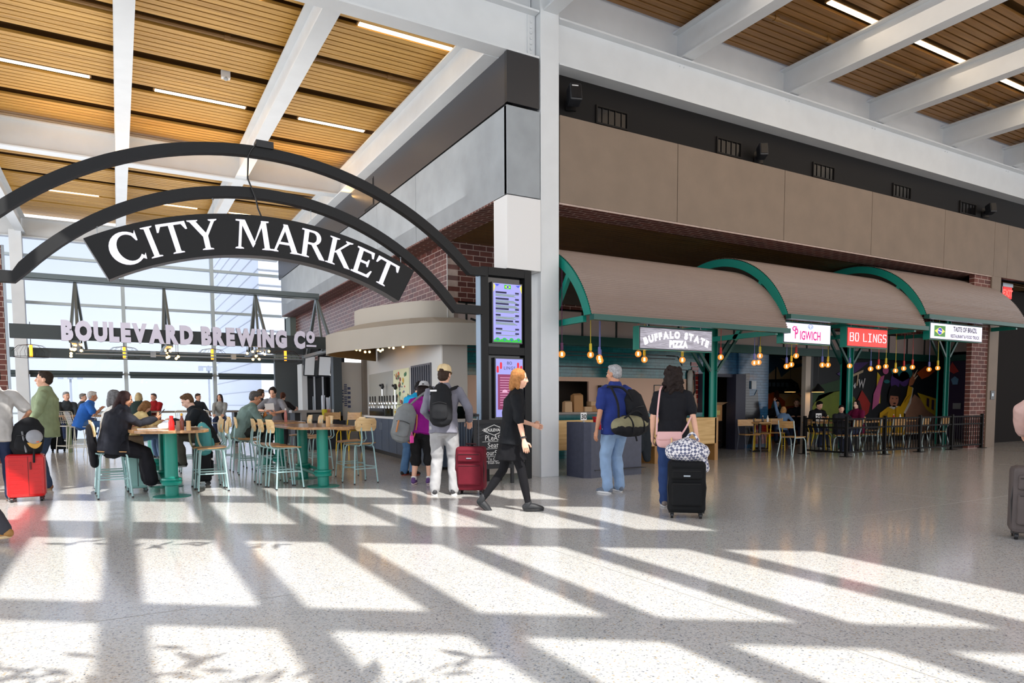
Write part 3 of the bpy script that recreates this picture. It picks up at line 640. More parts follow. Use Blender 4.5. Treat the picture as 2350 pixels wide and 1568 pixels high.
# wood-grain lit face
wf = bpy.data.materials.new('lit_woodgrain'); wf.use_nodes = True; nt = wf.node_tree; b = nt.nodes['Principled BSDF']
tc = nt.nodes.new('ShaderNodeTexCoord'); mp = nt.nodes.new('ShaderNodeMapping'); mp.inputs['Scale'].default_value = (1.2,1,16); n = nt.nodes.new('ShaderNodeTexNoise'); n.inputs['Scale'].default_value = 2.2; n.inputs['Detail'].default_value = 5; n.inputs['Distortion'].default_value = 1.5
r = nt.nodes.new('ShaderNodeValToRGB'); r.color_ramp.elements[0].position = .35; r.color_ramp.elements[0].color = lin((128,122,134)); r.color_ramp.elements[1].position = .62; r.color_ramp.elements[1].color = lin((190,184,198))
nt.links.new(tc.outputs['Object'], mp.inputs[0]); nt.links.new(mp.outputs[0], n.inputs['Vector']); nt.links.new(n.outputs['Fac'], r.inputs['Fac']); nt.links.new(r.outputs['Color'], b.inputs['Emission Color']); b.inputs['Emission Strength'].default_value = .95; b.inputs['Base Color'].default_value = (.1,.1,.1,1)
GLW = mat('glow_white', (250,246,255), emit=1.0, ecol=(250,244,255)); FACEW = mat('lit_face_white', (240,236,250), emit=.9, ecol=(226,220,246)); FACER = mat('lit_face_red', (226,60,54), emit=.95, ecol=(226,58,52)); MAG = mat('sign_magenta', (196,30,120), emit=.75, ecol=(196,24,120)); INK = mat('sign_ink', (40,40,56), emit=.02); FG = mat('flag_green', (70,130,60), emit=.6, ecol=(70,130,60)); FY = mat('flag_yellow', (232,220,90), emit=.8, ecol=(232,220,90)); FB = mat('flag_blue', (60,70,190), emit=.8, ecol=(60,70,190)); SKB = mat('sign_skyblue', (70,120,180), emit=.6, ecol=(70,120,180))
s = boxsign('shop_sign', 'hanging sign with arched white lettering on grey wood grain', 2.11,3.9,2.25,2.62, wf)
yT = -.036
def arcword(mb, wd, cx, cz, size, R, spacing, **k):
    total = 0; ws = []
    for c in wd:
        if c == ' ': ws.append((size*.42, None)); continue
        vs, fs = text_geo(c, size, align='LEFT', **k); x0, x1 = min(v[0] for v in vs), max(v[0] for v in vs)
        ws.append((x1-x0, ([(v[0]-x0,v[1],v[2]) for v in vs], fs)))
    tot = sum(a for a,_ in ws)+spacing*(len(ws)-1); p_ = -tot/2
    for wd_, g_ in ws:
        if g_:
            th = (p_+wd_/2)/R; ox, oz = cx+R*math.sin(th), cz-R+R*math.cos(th)
            mb.add([(ox+(v[0]-wd_/2)*math.cos(th)+v[1]*math.sin(th), yT, oz-(v[0]-wd_/2)*math.sin(th)+v[1]*math.cos(th)) for v in g_[0]], g_[1])
        p_ += wd_+spacing
m_ = MB(); arcword(m_, 'BUFFALO STATE', 3.0, 2.46, .165, 2.2, .018, offset=.012); text_on(m_, 'PIZZA', (3.03,yT,2.29), *FRONT, .165, offset=.012, spacing=1.15, sx=.9)
m_.build('lettering', GLW, s)
s = boxsign('shop_sign', 'hanging white sign with magenta lettering and a small blue pig face', 6.0,7.5,2.52,2.92, FACEW)
m_ = MB(); text_on(m_, 'P', (6.37,yT,2.60), *FRONT, .31, offset=.007, sx=.7); text_on(m_, 'IGWICH', (6.83,yT,2.585), *FRONT, .26, offset=.006, sx=.72)
m_.tube([(6.33,yT,2.76),(6.27,yT,2.77),(6.25,yT,2.81),(6.29,yT,2.845),(6.38,yT,2.835)], .012, 6)
m_.build('lettering', MAG, s)
m_ = MB(); m_.tube([(6.83+.07*math.cos(a*PI/8)*(1+.1*math.cos(2*a*PI/8)), yT, 2.865+.045*math.sin(a*PI/8)) for a in range(16)], .006, 5, closed=True).ball((6.80,yT,2.86),(.015,.004,.015)).ball((6.86,yT,2.86),(.015,.004,.015)).tube([(6.80,yT,2.83),(6.83,yT,2.815),(6.86,yT,2.83)], .005, 5); m_.build('pig_face', SKB, s)
s = boxsign('shop_sign', 'hanging red sign with white outline lettering', 8.12,9.6,2.52,2.92, FACER)
m_ = MB(); x_ = 8.2
MONO = {'B':[[(0,0),(0,1),(.5,1),(.55,.8),(.5,.55),(0,.52)],[(.5,.55),(.6,.3),(.52,0),(0,0)]],'O':[[(.1,0),(0,.5),(.1,1),(.5,1),(.6,.5),(.5,0),(.1,0)]],'L':[[(0,1),(.02,0),(.6,.04)]],'I':[[(0,1),(.5,1)],[(.25,1),(.25,0)],[(0,0),(.5,0)]],'N':[[(0,0),(.02,1),(.58,0),(.6,1)]],'G':[[(.6,.85),(.5,1),(.1,1),(0,.5),(.1,0),(.55,0),(.6,.45),(.35,.45)]],'S':[[(.6,.9),(.5,1),(.1,1),(0,.75),(.1,.53),(.5,.5),(.6,.25),(.5,0),(.1,0),(0,.1)]]}
for c in 'BO LINGS':
    if c != ' ':
        for pl in MONO[c]: m_.tube([(x_+a*.21,yT,2.63+bq*.18) for a,bq in pl], .009, 5)
    x_ += .185 if c != ' ' else .12
m_.build('lettering', GLW, s)
s = boxsign('shop_sign', 'hanging white sign with dark lettering beside a green flag square', 11.4,13.8,2.83,3.2, FACEW)
m_ = MB(); text_on(m_, 'TASTE OF BRAZIL', (12.98,yT,3.04), *FRONT, .165, sx=.82, spacing=1.06, offset=.005); text_on(m_, 'RESTAURANT & FOOD TRUCK', (12.98,yT,2.88), *FRONT, .115, sx=.84, spacing=1.04, offset=.003)
m_.build('lettering', INK, s)
m_ = MB(); fl(m_, 11.55,12.05,2.88,3.15, y=-.034, m=0); m_.flat([(11.8,3.12),(12.03,3.015),(11.8,2.91),(11.57,3.015)], lambda x,z:(x,-.036,z), 1); m_.flat([(11.8+.1*math.cos(a*PI/10),3.015+.085*math.sin(a*PI/10)) for a in range(20)], lambda x,z:(x,-.038,z), 2); m_.add([(11.71,-.04,3.03),(11.9,-.04,2.98),(11.9,-.04,3.0),(11.71,-.04,3.05)],[(0,1,2,3)],3)
m_.build('flag', [FG,FY,FB,GLW], s)
# exit sign
t = thing('exit_sign', 'red EXIT sign hung in the dark recess', 'exit sign', PY(2310,674,.3))
MB().box(-.28,.28,-.03,.03,.18,.28).tube([(-.25,0,.2),(-.25,0,.0)],.012,6).build('bracket', ALU, t)
MB().box(-.22,.26,-.015,.015,-.14,.18).build('face', mat('exit_red', (190,20,20), emit=.9, ecol=(200,14,14)), t)
m_ = MB(); vs, fs = text_geo('EXIT', .26, offset=.01); m_.add([(x+.02,-.02,y-.08) for x,y,z in vs], fs); m_.build('lettering', mat('exit_dark', (255,120,110), emit=1.4, ecol=(255,60,50)), t)
t = thing('door_control', 'small dark control plate on the cement pier right of the bricks', 'switch', (14.5,-.01,1.42)); MB().box(-.1,.1,-.015,0,-.12,.12).build('plate', BLACK, t, bev=.005); MB().box(-.05,.03,-.02,-.015,-.03,.05).build('button', ALU, t)
# ---------------------------------------------------------------- pendant bulbs
BULB = mat('bulb_glow', (255,170,70), emit=9, ecol=(255,150,50), sample=False); BGL = mat('bulb_core', (255,230,170), emit=16, ecol=(255,190,100), sample=False)
CORD = {'yellow': mat('cord_yellow', (224,196,40), .5), 'red': mat('cord_red', (190,40,34), .5), 'blue': mat('cord_blue', (110,116,190), .5), 'purple': mat('cord_purple', (90,40,80), .5)}
gb = bpy.data.materials.new('bulb_glass'); gb.use_nodes = True; nt = gb.node_tree; nt.nodes.remove(nt.nodes['Principled BSDF'])
tr = nt.nodes.new('ShaderNodeBsdfTransparent'); em = nt.nodes.new('ShaderNodeEmission'); em.inputs[0].default_value = lin((255,160,60)); em.inputs[1].default_value = 1.3; ms = nt.nodes.new('ShaderNodeMixShader'); ms.inputs[0].default_value = .42
nt.links.new(tr.outputs[0], ms.inputs[1]); nt.links.new(em.outputs[0], ms.inputs[2]); nt.links.new(ms.outputs[0], nt.nodes['Material Output'].inputs[0]); gb.cycles.emission_sampling = 'NONE'
def bulb(x, y, z, colr, lab, ztop, r=.06):
    t = thing('pendant_bulb', lab, 'pendant bulb', (x,y,z), 0, 'hanging filament bulbs of the market')
    MB().tube([(0,0,ztop-z),(0,0,.16)], .006, 5).build('cord', CORD[colr], t)
    MB().lathe([(.012,.2),(.024,.19),(.026,.08),(.02,.07)], seg=10).build('socket', CORD[colr], t, smooth=True)
    MB().ball((0,0,0), r, seg=14, rings=9).build('glass', gb, t, smooth=True)
    MB().tube([(-.012,0,-.03),(-.01,0,.03),(.01,0,.03),(.012,0,-.03)], .008, 5).ball((0,0,-.002), .016, seg=8, rings=5).build('filament', BGL, t)
def zt_(x): return next((zb for a,c,zb in CAN if a <= x < c), 3.4)+.1
P_ = [(.42,0,2.08,'purple'),(1.02,0,2.09,'yellow'),(1.21,.0,2.04,'blue'),(1.29,.08,2.0,'blue'),(2.09,0,2.14,'red'),(2.22,-.02,2.04,'yellow'),(3.17,0,2.06,'yellow')]
names_b = ['bulb on a purple cord beside the tall column','bulb on a long yellow cord under the canopy corner','left one of two bulbs on blue cords right of the yellow cord','right one of two bulbs on blue cords right of the yellow cord','bulb on a red cord at the left end of the wood grain sign','bulb on a yellow socket under the left end of the wood grain sign','bulb on a yellow socket under the right end of the wood grain sign']
for (x,y,z,c), lb in zip(P_, names_b): bulb(x,y,z,c,lb,zt_(x))
# ================================================================= market rooms: tile walls, counter, murals
def tiles(key, c, rough=.12):
    if key in MATS: return MATS[key]
    m = brick(key, (0,2), c, tuple(int(v*.88) for v in c), tuple(int(v*.55) for v in c), rough)
    t = [n for n in m.node_tree.nodes if n.type == 'TEX_BRICK'][0]
    t.inputs['Brick Width'].default_value = .3; t.inputs['Row Height'].default_value = .075; t.inputs['Mortar Size'].default_value = .003
    return m
TEAL = tiles('teal_tile', (34,112,118)); BLUE = tiles('blue_tile', (44,92,128)); NAVYT = tiles('navy_tile', (40,52,78))
PEACH = mat('peach_wall', (224,186,160), .6)
struct(MB().box(-.1,7.0,3.44,3.5,1.86,2.6).box(-.1,7.0,3.0,3.5,0,1.0).build('wall_kitchen', TEAL), 'glossy teal tiled front of the pizza kitchen', 'wall')
struct(MB().box(3.5,7.0,3.44,3.5,1.0,1.86).box(-.1,2.4,3.44,3.5,1.0,1.86).box(2.4,3.5,3.44,3.5,1.76,1.86).build('wall_kitchen.001', PEACH), 'peach wall band of the pizza kitchen', 'wall')
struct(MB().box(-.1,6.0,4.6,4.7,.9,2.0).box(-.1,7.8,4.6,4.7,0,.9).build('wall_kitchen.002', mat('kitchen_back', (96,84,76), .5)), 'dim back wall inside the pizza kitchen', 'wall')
tag(MB().box(-.1,6.2,2.9,3.45,1.0,1.05).build('counter_slab', mat('grey_counter', (150,140,134), .35), bev=.008), 'grey counter slab of the pizza kitchen', 'counter')
lm = mat('mural_black', (16,20,24), .4)
m_ = MB()
for z in (2.44,2.36,2.1): m_.box(-.1,6.2,3.425,3.436,z-.012,z+.012)
m_.box(5.9,6.3,3.425,3.436,2.42,2.445).bar((6.3,3.43,2.43),(6.45,3.43,2.2),.011,.02).box(6.2,6.22,3.425,3.436,1.05,2.1).box(6.6,6.62,3.425,3.436,.9,2.1).box(6.2,6.6,3.425,3.436,2.08,2.1).box(5.5,6.1,3.425,3.436,1.68,1.7).box(6.08,6.1,3.425,3.436,1.05,1.7).box(5.5,5.52,3.425,3.436,1.05,1.7)
tag(m_.build('van_mural_lines', lm), 'black line drawing of a van on the teal tiles', 'mural')
t = thing('van_mirror', 'long grey wing mirror on a black bracket at the van drawing', 'mirror', (6.7,3.4,1.75)); MB().lathe([(.04,-.35),(.09,-.3),(.1,.25),(.06,.34)], seg=12, sy=.4).build('mirror_head', mat('mirror_grey',(160,156,146),.3), t, smooth=True); MB().tube([(.02,0,.36),(.14,0,.3),(.18,0,-.2),(.06,0,-.4)], .02, 6).build('bracket', BLACK, t)
m_ = MB()
for r_ in range(9): m_.box(6.75+.03*r_,7.0+.0*r_,3.42,3.438,2.2-.12*r_,2.3-.12*r_)
tag(m_.build('red_brick_patch', tiles('red_tile',(150,44,36))), 'stepped patch of red tiles at the end of the teal wall', 'mural')
# kitchen things on the counter
KR = mat('kraft_paper', (190,142,92), .7); KR2 = mat('kraft_pale', (212,176,136), .7)
def blk(name, lab, cat, x, y, z, sx, sy, sz, m, grp=None, rz=0):
    t = MB().box(-sx/2,sx/2,-sy/2,sy/2,0,sz).build(name, m, bev=min(sx,sy,sz)*.06, loc=(x,y,z), rotz=rz); return tag(t, lab, cat, grp)
def bag(x, y, z, sx, sz, m, lab, grp):
    o = MB(); a, b_ = sx/2, sx*.32
    o.add([(-a,-b_,0),(a,-b_,0),(a,b_,0),(-a,b_,0),(-a*.96,-b_*.9,sz*.9),(a*.97,-b_*.85,sz*.92),(a*.95,b_*.9,sz*.94),(-a*.95,b_*.85,sz*.9),(-a*.8,-b_*.1,sz),(a*.8,0,sz*1.02)],
          [(0,3,2,1),(0,1,5,4),(1,2,6,5),(2,3,7,6),(3,0,4,7),(4,5,9,8),(6,7,8,9),(5,6,9),(7,4,8)])
    return tag(o.build('paper_bag', m, loc=(x,y,z)), lab, 'bag', grp)
bag(3.02,3.25,1.05,.26,.42,KR,'tall brown paper bag on the kitchen counter','takeaway bags on the kitchen counter')
bag(2.72,3.2,1.05,.2,.25,KR2,'short paper bag left of the tall paper bag','takeaway bags on the kitchen counter')
blk('takeaway_box','pale cardboard takeaway box right of the tall paper bag','box',3.26,3.2,1.05,.2,.18,.12,KR2,'takeaway boxes on the kitchen counter')
blk('takeaway_box','upper pale takeaway box on the short stack','box',3.46,3.22,1.19,.24,.18,.1,KR2,'takeaway boxes on the kitchen counter')
blk('takeaway_box','lower brown takeaway box of the short stack','box',3.48,3.22,1.05,.28,.2,.14,KR,'takeaway boxes on the kitchen counter')
t = thing('condiment_rack', 'black shelf rack of jars set in the peach wall', 'rack', (4.05,3.28,1.05))
MB().box(-.3,.3,.0,.14,0,.62).build('shelf_case', BLKG, t)
for k in range(3):
    for j in range(4):
        MB().lathe([(.045,0),(.045,.09),(.03,.1),(.03,.13)], (-.2+.13*j,-.04,.04+.19*k), 8).build('jar', mat('jar_%d' % ((j+k)%3), [(70,60,56),(120,116,112),(40,36,34)][(j+k)%3], .25), t, smooth=True)
tag(MB().lathe([(.055,0),(.075,.18)], seg=12).build('cup_stack', BLACK, loc=(3.72,3.1,1.05)), 'stack of black cups left of the condiment rack', 'cups')
tag(MB().ball((0,0,.05),(.14,.1,.06)).ball((.1,.02,.07),(.09,.07,.05)).build('crumpled_bag', mat('white_plastic',(222,222,222),.4), loc=(3.98,3.02,1.045), smooth=True), 'crumpled white bag on the counter before the condiment rack', 'bag')
# navy doorway frame with carton on a cart
NAVY = mat('navy_frame', (42,44,62), .5)
struct(MB().box(7.0,7.12,3.2,3.42,0,2.0).box(8.05,8.42,3.1,3.42,0,2.0).box(7.12,8.05,3.2,3.42,1.92,2.0).build('door_1', NAVY), 'navy doorway frame into the service room', 'door')
struct(MB().box(7.0,8.42,3.42,3.5,2.0,2.6).build('wall_tile', BLUE), 'blue tiled wall above the navy doorway', 'wall')
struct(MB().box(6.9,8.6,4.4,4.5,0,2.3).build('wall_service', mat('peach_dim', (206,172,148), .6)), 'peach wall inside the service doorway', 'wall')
t = thing('service_cart', 'black service cart in the navy doorway', 'cart', (7.75,3.75,0)); MB().box(-.3,.3,-.2,.2,.72,.76).box(-.3,.3,-.2,.2,.2,.23).box(-.3,-.27,-.2,.2,.1,.75).box(.27,.3,-.2,.2,.1,.75).build('body', BLACK, t)
for sx in (-.25,.25):
    for sy in (-.15,.15): MB().tube([(sx,sy-.02,.06),(sx,sy+.02,.06)], .06, 12).build('wheel', BLACK, t)
t = thing('cardboard_box', 'open brown cardboard box on the service cart', 'box', (7.76,3.72,.76)); MB().box(-.24,.24,-.2,.2,0,.42).build('carton', KR, t); MB().add([(-.24,-.2,.42),(.24,-.2,.42),(.28,-.36,.5),(-.3,-.36,.5)],[(0,1,2,3)]).add([(-.24,-.2,.42),(-.24,.2,.42),(-.36,.2,.56),(-.36,-.2,.56)],[(0,1,2,3)]).build('flap', KR2, t); MB().box(0.02,.16,-.205,-.2,.16,.28).build('shipping_label', mat('label_yellow',(216,200,120),.6), t)
struct(MB().box(8.42,9.62,3.36,3.5,0,2.6).build('wall_tile.001', BLUE), 'blue tiled wall beside the navy doorway', 'wall')
FP = lambda y0: (lambda x,z: (x,y0,z))
m_ = MB().flat([(8.42,.1),(9.0,.1),(9.22,.5),(9.3,.9),(9.2,1.3),(9.17,1.62),(9.05,1.45),(8.85,1.42),(8.84,2.05),(8.42,2.0)], FP(3.345)); tag(m_.build('cat_mural', tiles('black_tile',(30,30,36))), 'black cat silhouette on the blue tiles', 'mural')
m_ = MB()
for a in range(8): m_.flat([(9.0+.05*a,.1),(9.55,.1),(9.55,.45+.05*(a%3)+.08),(9.0+.05*a,.5+.08*(7-a)/2)], FP(3.34-.001*a))
tag(m_.build('red_wall_mural', tiles('red_tile',(150,44,36))), 'stepped red tiles at the foot of the blue tile wall', 'mural')
tag(MB().box(8.88,9.06,3.3,3.34,1.62,1.84).build('wall_notice', mat('notice_grey',(190,196,200),.4)), 'small pale notice on the blue tile wall', 'notice')
# train mural room
def flatmat(k, c): return mat(k, c, .55)
struct(MB().box(9.0,16.5,6.0,6.1,0,2.9).build('wall_mural', flatmat('mural_blue', (58,104,140))), 'far mural wall painted sky blue', 'wall')
struct(MB().box(9.6,9.66,3.5,6.0,0,2.9).build('wall_mural.001', flatmat('mural_side', (90,70,56))), 'side wall of the train mural room', 'wall')
tm = thing('train_mural', 'painted mural of a dark train on a bridge over orange streets', 'mural', (0,0,0)); fy = FP(5.985)
MB().flat([(12.2,1.95),(12.7,2.15),(13.2,2.45),(13.4,2.1),(13.9,2.4),(14.5,2.5),(14.9,2.1),(14.9,1.3),(12.2,1.3)], fy).flat([(13.3,2.75),(14.2,2.7),(14.8,2.75),(14.6,2.6),(13.8,2.55)], FP(5.98)).build('clouds', flatmat('mural_cream', (216,196,156)), tm)
MB().flat([(12.2,1.55),(12.2,2.0),(13.9,2.05),(14.25,1.9),(14.4,1.6),(14.1,1.55)], FP(5.975)).bar((13.1,5.97,1.4),(13.1,5.97,2.45),.02,.04).build('train', flatmat('mural_ink', (22,28,38)), tm)
m_ = MB()
for k in range(6): m_.flat([(12.5+.22*k,1.78),(12.66+.22*k,1.78),(12.66+.22*k,1.92),(12.5+.22*k,1.92)], FP(5.97))
m_.flat([(14.1,1.75),(14.2,1.8),(14.2,1.9),(14.1,1.88)], FP(5.97)).build('train_windows', flatmat('mural_slate', (96,112,128)), tm)
MB().flat([(12.2,0.1),(14.9,0.1),(14.9,1.25),(14.3,1.55),(13.6,1.3),(13.0,1.6),(12.2,1.35)], FP(5.97)).build('streets', flatmat('mural_orange', (176,82,30)), tm)
MB().flat([(13.6,1.3),(14.0,1.62),(14.6,1.35),(14.9,1.5),(14.9,1.2),(13.6,1.1)], FP(5.965)).build('rooftops', flatmat('mural_sand', (214,180,124)), tm)
MB().flat([(12.95,.3),(13.35,.3),(13.4,1.1),(13.28,1.35),(13.02,1.35),(12.9,1.1)], FP(5.96)).build('painted_shirt', flatmat('mural_shirt', (60,110,130)), tm)
MB().flat([(13.15+.14*math.cos(a*PI/8),1.5+.17*math.sin(a*PI/8)) for a in range(16)], FP(5.955)).build('painted_face', flatmat('mural_face', (112,62,56)), tm)
MB().flat([(13.4,.3),(13.6,1.1),(13.75,.9),(13.85,.3)], FP(5.958)).flat([(12.5,.3),(12.8,.8),(12.95,.3)], FP(5.958)).build('painted_flames', flatmat('mural_amber', (226,150,60)), tm)
struct(MB().box(11.2,11.42,3.36,3.5,0,2.6).build('column_plaster', flatmat('plaster', (214,200,184))), 'pale plaster column between the two murals', 'column')
struct(MB().box(11.42,11.53,3.36,3.5,0,2.6).build('trim_7', BLACK), 'black edge strip beside the plaster column', 'trim')
# colour mural with the child in a yellow coat
struct(MB().box(11.53,18.3,3.44,3.52,0,2.6).build('wall_mural.002', flatmat('mural_dark', (20,24,30))), 'dark painted back wall of the mural', 'wall')
struct(MB().box(18.2,18.3,1.2,3.5,0,2.9).build('wall_mural.003', flatmat('mural_purple', (46,26,66))), 'purple painted side wall of the mural', 'wall')
cm = thing('child_mural', 'large colourful mural of a figure in a yellow raincoat with one arm raised', 'mural', (0,0,0))
m1 = FP(3.43); m2 = FP(3.42); m3 = FP(3.41); m4 = FP(3.40); m5 = FP(3.39)
MDX = {'pink_shape':.4,'yellow_wedge':.45,'red_hen':.3,'violet_cloud':.9,'teal_shape':.9,'yellow_coat':.9,'coat_folds':.9,'collar':.9,'face':.9,'dark_hair':.9,'features':.9,'raised_hand':.9,'hand_glow':.9}
def M(name, c, polys, f=m1, rough=.55):
    o = MB(); dx = MDX.get(name, 0)
    for pl in polys: o.flat([(p[0]+dx, p[1]) for p in pl], f)
    o.build(name, mat('m_'+name, c, rough, var=.12, vscale=3), cm)
el = lambda cx,cz,rx,rz,n=16: [(cx+rx*math.cos(2*PI*a/n), cz+rz*math.sin(2*PI*a/n)) for a in range(n)]
M('green_hill', (96,112,24), [[(11.53,.1),(14.2,.1),(14.0,1.0),(13.6,1.4),(13.0,1.6),(12.4,1.55),(11.9,1.45),(11.53,1.0)]])
M('deep_green', (28,60,30), [[(11.6,1.2),(12.6,1.55),(13.4,1.65),(13.2,2.0),(12.2,1.8),(11.6,1.7)]], m1)
M('violet_cloud', (74,48,112), [[(11.8,2.1),(12.6,2.45),(13.4,2.5),(12.8,2.2),(12.2,1.95)], el(15.3,2.0,.3,.25), el(14.8,1.9,.25,.3)], m2)
M('pink_shape', (196,96,146), [[(14.1,1.0),(14.15,1.5),(14.5,2.05),(14.7,2.1),(14.55,1.7),(14.45,1.2)], el(14.75,2.25,.16,.12)], m3)
M('teal_shape', (36,110,116), [[(14.5,2.3),(15.6,2.5),(15.8,2.1),(15.2,1.9),(14.7,2.05)], el(14.35,1.9,.16,.06)], m2)
M('yellow_wedge', (224,190,40), [[(14.25,1.2),(14.28,2.2),(14.48,2.05),(14.48,1.2)]], m2)
M('red_hen', (160,32,24), [[(13.3,.9),(13.4,1.25),(13.65,1.62),(13.9,1.4),(14.1,1.2),(14.0,.9),(13.7,.75)]], m3)
M('lettering_paint', (190,170,140), [[(13.3,2.05),(14.0,2.25),(13.98,2.17),(13.78,2.11),(13.72,1.75),(13.66,1.75),(13.7,2.09),(13.32,1.98)]], m3)
M('lettering_white', (206,206,210), [[(13.5,1.75),(13.6,1.85),(13.62,1.7),(13.56,1.66)],[(13.75,1.95),(13.82,1.68),(13.9,1.85),(13.98,1.66),(14.1,1.98),(14.05,1.99),(13.98,1.78),(13.92,1.95),(13.84,1.8),(13.8,1.96)]], m4)
M('yellow_coat', (206,160,26), [[(13.9,.1),(14.0,.9),(14.4,1.08),(14.75,1.14),(15.1,1.1),(15.42,1.45),(15.5,1.78),(15.75,1.72),(15.72,1.5),(15.5,1.15),(15.3,.9),(15.4,.1)]], m4)
M('coat_folds', (160,118,14), [[(14.1,.8),(14.45,.95),(14.42,.88),(14.2,.55)],[(14.85,1.1),(14.9,.1),(14.84,.1),(14.8,1.08)],[(15.3,1.3),(15.6,1.5),(15.58,1.46),(15.3,1.2)]], m5)
M('collar', (196,196,190), [[(14.45,1.08),(14.72,1.0),(14.95,1.1),(14.72,1.14)]], m5)
M('face', (168,110,86), [el(14.72,1.32,.25,.24)], m5)
M('dark_hair', (20,16,18), [[(14.42,1.15),(14.4,1.5),(14.5,1.74),(14.75,1.8),(15.0,1.7),(15.06,1.45),(15.02,1.15),(14.98,1.4),(14.9,1.43),(14.5,1.45)]], FP(3.38))
M('features', (50,24,22), [el(14.62,1.36,.04,.02,8), el(14.84,1.36,.04,.02,8), el(14.73,1.2,.07,.03,10)], FP(3.375))
M('raised_hand', (170,104,70), [[(15.5,1.76),(15.55,1.98),(15.68,2.1),(15.75,2.24),(15.78,2.1),(15.95,2.2),(15.85,2.05),(15.98,2.08),(15.85,1.95),(15.74,1.8)]], m5)
M('hand_glow', (226,214,190), [[(15.72,2.1),(15.96,2.32),(15.97,2.3),(15.78,2.06)],[(15.8,2.02),(15.99,2.14),(15.99,2.1),(15.82,1.98)]], FP(3.378))
sm = lambda x0: (lambda y,z: (x0,y,z))
def M2(name, c, polys, x0=15.99):
    o = MB()
    for pl in polys: o.flat(pl, sm(x0))
    o.build(name, mat('m_'+name, c, .55, var=.12, vscale=3), cm)
M('tan_glow', (160,120,98), [[(16.25,.1),(16.35,1.0),(16.8,1.5),(17.4,1.25),(18.15,.85),(18.15,.1)]], m2)
M('white_outline', (206,200,190), [[(16.2,.9),(16.5,1.25),(16.62,1.75),(16.72,1.7),(16.6,1.2),(16.3,.85)]], m3)
M('orange_trail', (190,84,30), [[(16.9,2.2),(17.4,2.45),(18.0,2.3),(17.6,2.1),(17.2,2.0)]], m2)
M('building_paint', (206,176,40), [[(16.95,1.55),(18.1,1.35),(18.1,.75),(17.5,1.0)]], m3)
M('windows_paint', (70,40,80), [[(17.5,1.38),(17.65,1.35),(17.65,1.05),(17.5,1.12)],[(17.8,1.32),(17.95,1.3),(17.95,.95),(17.8,1.0)]], m4)
M2('steak_paint', (196,60,56), [[(3.1,2.3),(2.98,2.58),(2.86,2.4),(2.76,2.25),(2.92,2.18)]], 18.17)
M2('swirl_paint', (110,160,200), [[(3.0,2.0),(2.88,2.1),(2.76,2.0),(2.78,1.82),(2.94,1.82)]], 18.17)
struct(MB().box(11.5,18.2,3.36,3.4,0,.16).build('baseboard_back', BLACK), 'black baseboard under the mural', 'baseboard')
tag(MB().box(18.15,18.18,2.65,2.9,1.0,1.2).build('wall_plate', mat('plate_grey',(150,156,160),.4)), 'small grey plate on the purple mural wall', 'plate')
# black dome lamps in the train room
for (px, py, lb) in ((1813,900,'black dome lamp with warm glow, left of two'),(1877,900,'black dome lamp with warm glow, right of two')):
    p = PY(px, py, 5.0 if px < 1850 else 3.1); t = thing('dome_lamp', lb, 'lamp', p, 0, 'dome lamps in the market')
    MB().lathe([(.19,0),(.16,.08),(.05,.2),(.02,.24)], seg=20).build('shade', BLACK, t, smooth=True); MB().lathe([(.17,-.002),(.17,.004)], seg=20).build('glow', mat('lamp_glow', (255,200,120), emit=5, ecol=(255,196,116)), t); MB().tube([(0,0,.24),(0,0,1.0)], .006, 5).build('cord', BLACK, t)
# more bulbs over the seating
for (px, py, Y, c, lb) in ((1654,820,.3,'red','bulb on a red socket beside the first green post'),(1731,833,.3,'blue','left bulb of the pair below a bulb on yellow'),(1741,832,.45,'blue','right bulb of the pair below a bulb on yellow'),(1744,817,.2,'yellow','bulb on yellow above a pair of bulbs, left of the magenta lettered sign'),
    (1805,841,.3,'blue','bulb on a blue cord under the left end of the magenta lettered sign'),(1816,837,.35,'yellow','bulb on a yellow cord under the left end of the magenta lettered sign'),(1827,817,.2,'red','bulb on a red socket just under the magenta lettered sign'),(1887,838,.3,'blue','bulb on a blue cord under the right end of the magenta lettered sign'),(1900,838,.25,'yellow','bulb on a yellow cord under the right end of the magenta lettered sign'),
    (1950,840,.5,'blue','bulb beside the second green post'),(1998,847,.4,'blue','bulb on a blue cord below the red sign'),(2016,843,.5,'red','dim cord bulb below the right half of the red sign'),(2033,841,.3,'yellow','bulb on a yellow cord below the right end of the red sign'),(2055,851,.4,'yellow','lowest bulb right of the red sign'),(2074,846,.5,'red','bulb between the lowest bulb and the red socket bulb'),(2094,843,.3,'red','bulb on a red socket above the painted figure'),(2132,848,.5,'blue','bulb beside the painted raised hand'),(2152,845,.3,'yellow','bulb on a yellow cord beside the third green post')):
    p = PY(px, py, Y); bulb(p.x, p.y, p.z, c, lb, zt_(p.x)+.3)
# ---------------------------------------------------------------- seating partition, bench, fence
CH_ = mat('charcoal_laminate', (60,64,82), .45, var=.12, vscale=14)
t = thing('partition_stand', 'charcoal laminate stand box in front of the bench', 'stand', (0,0,0))
MB().add([(.52,0.0,0),(.52,-.5,0),(.62,-.57,0),(1.8,-.45,0),(1.8,0.05,0),(.52,0.0,.93),(.52,-.5,.93),(.62,-.57,.93),(1.8,-.45,.8),(1.8,.05,.8),(.72,-.56,.93),(.72,.0,.93),(.72,-.56,.8),(.72,.0,.8)],
   [(0,5,6,1),(1,6,7,2),(2,7,10,12,3),(3,12,3)][:0]+[(0,1,6,5),(1,2,7,6),(5,6,7,10,11),(10,12,13,11),(12,8,9,13),(3,4,9,8),(4,0,5,11,13,9),(2,3,8,12,10,7)]).build('carcass', CH_, t)
MB().box(.7,1.8,-.58,-.46,.12,.13).build('plinth_line', BLACK, t)
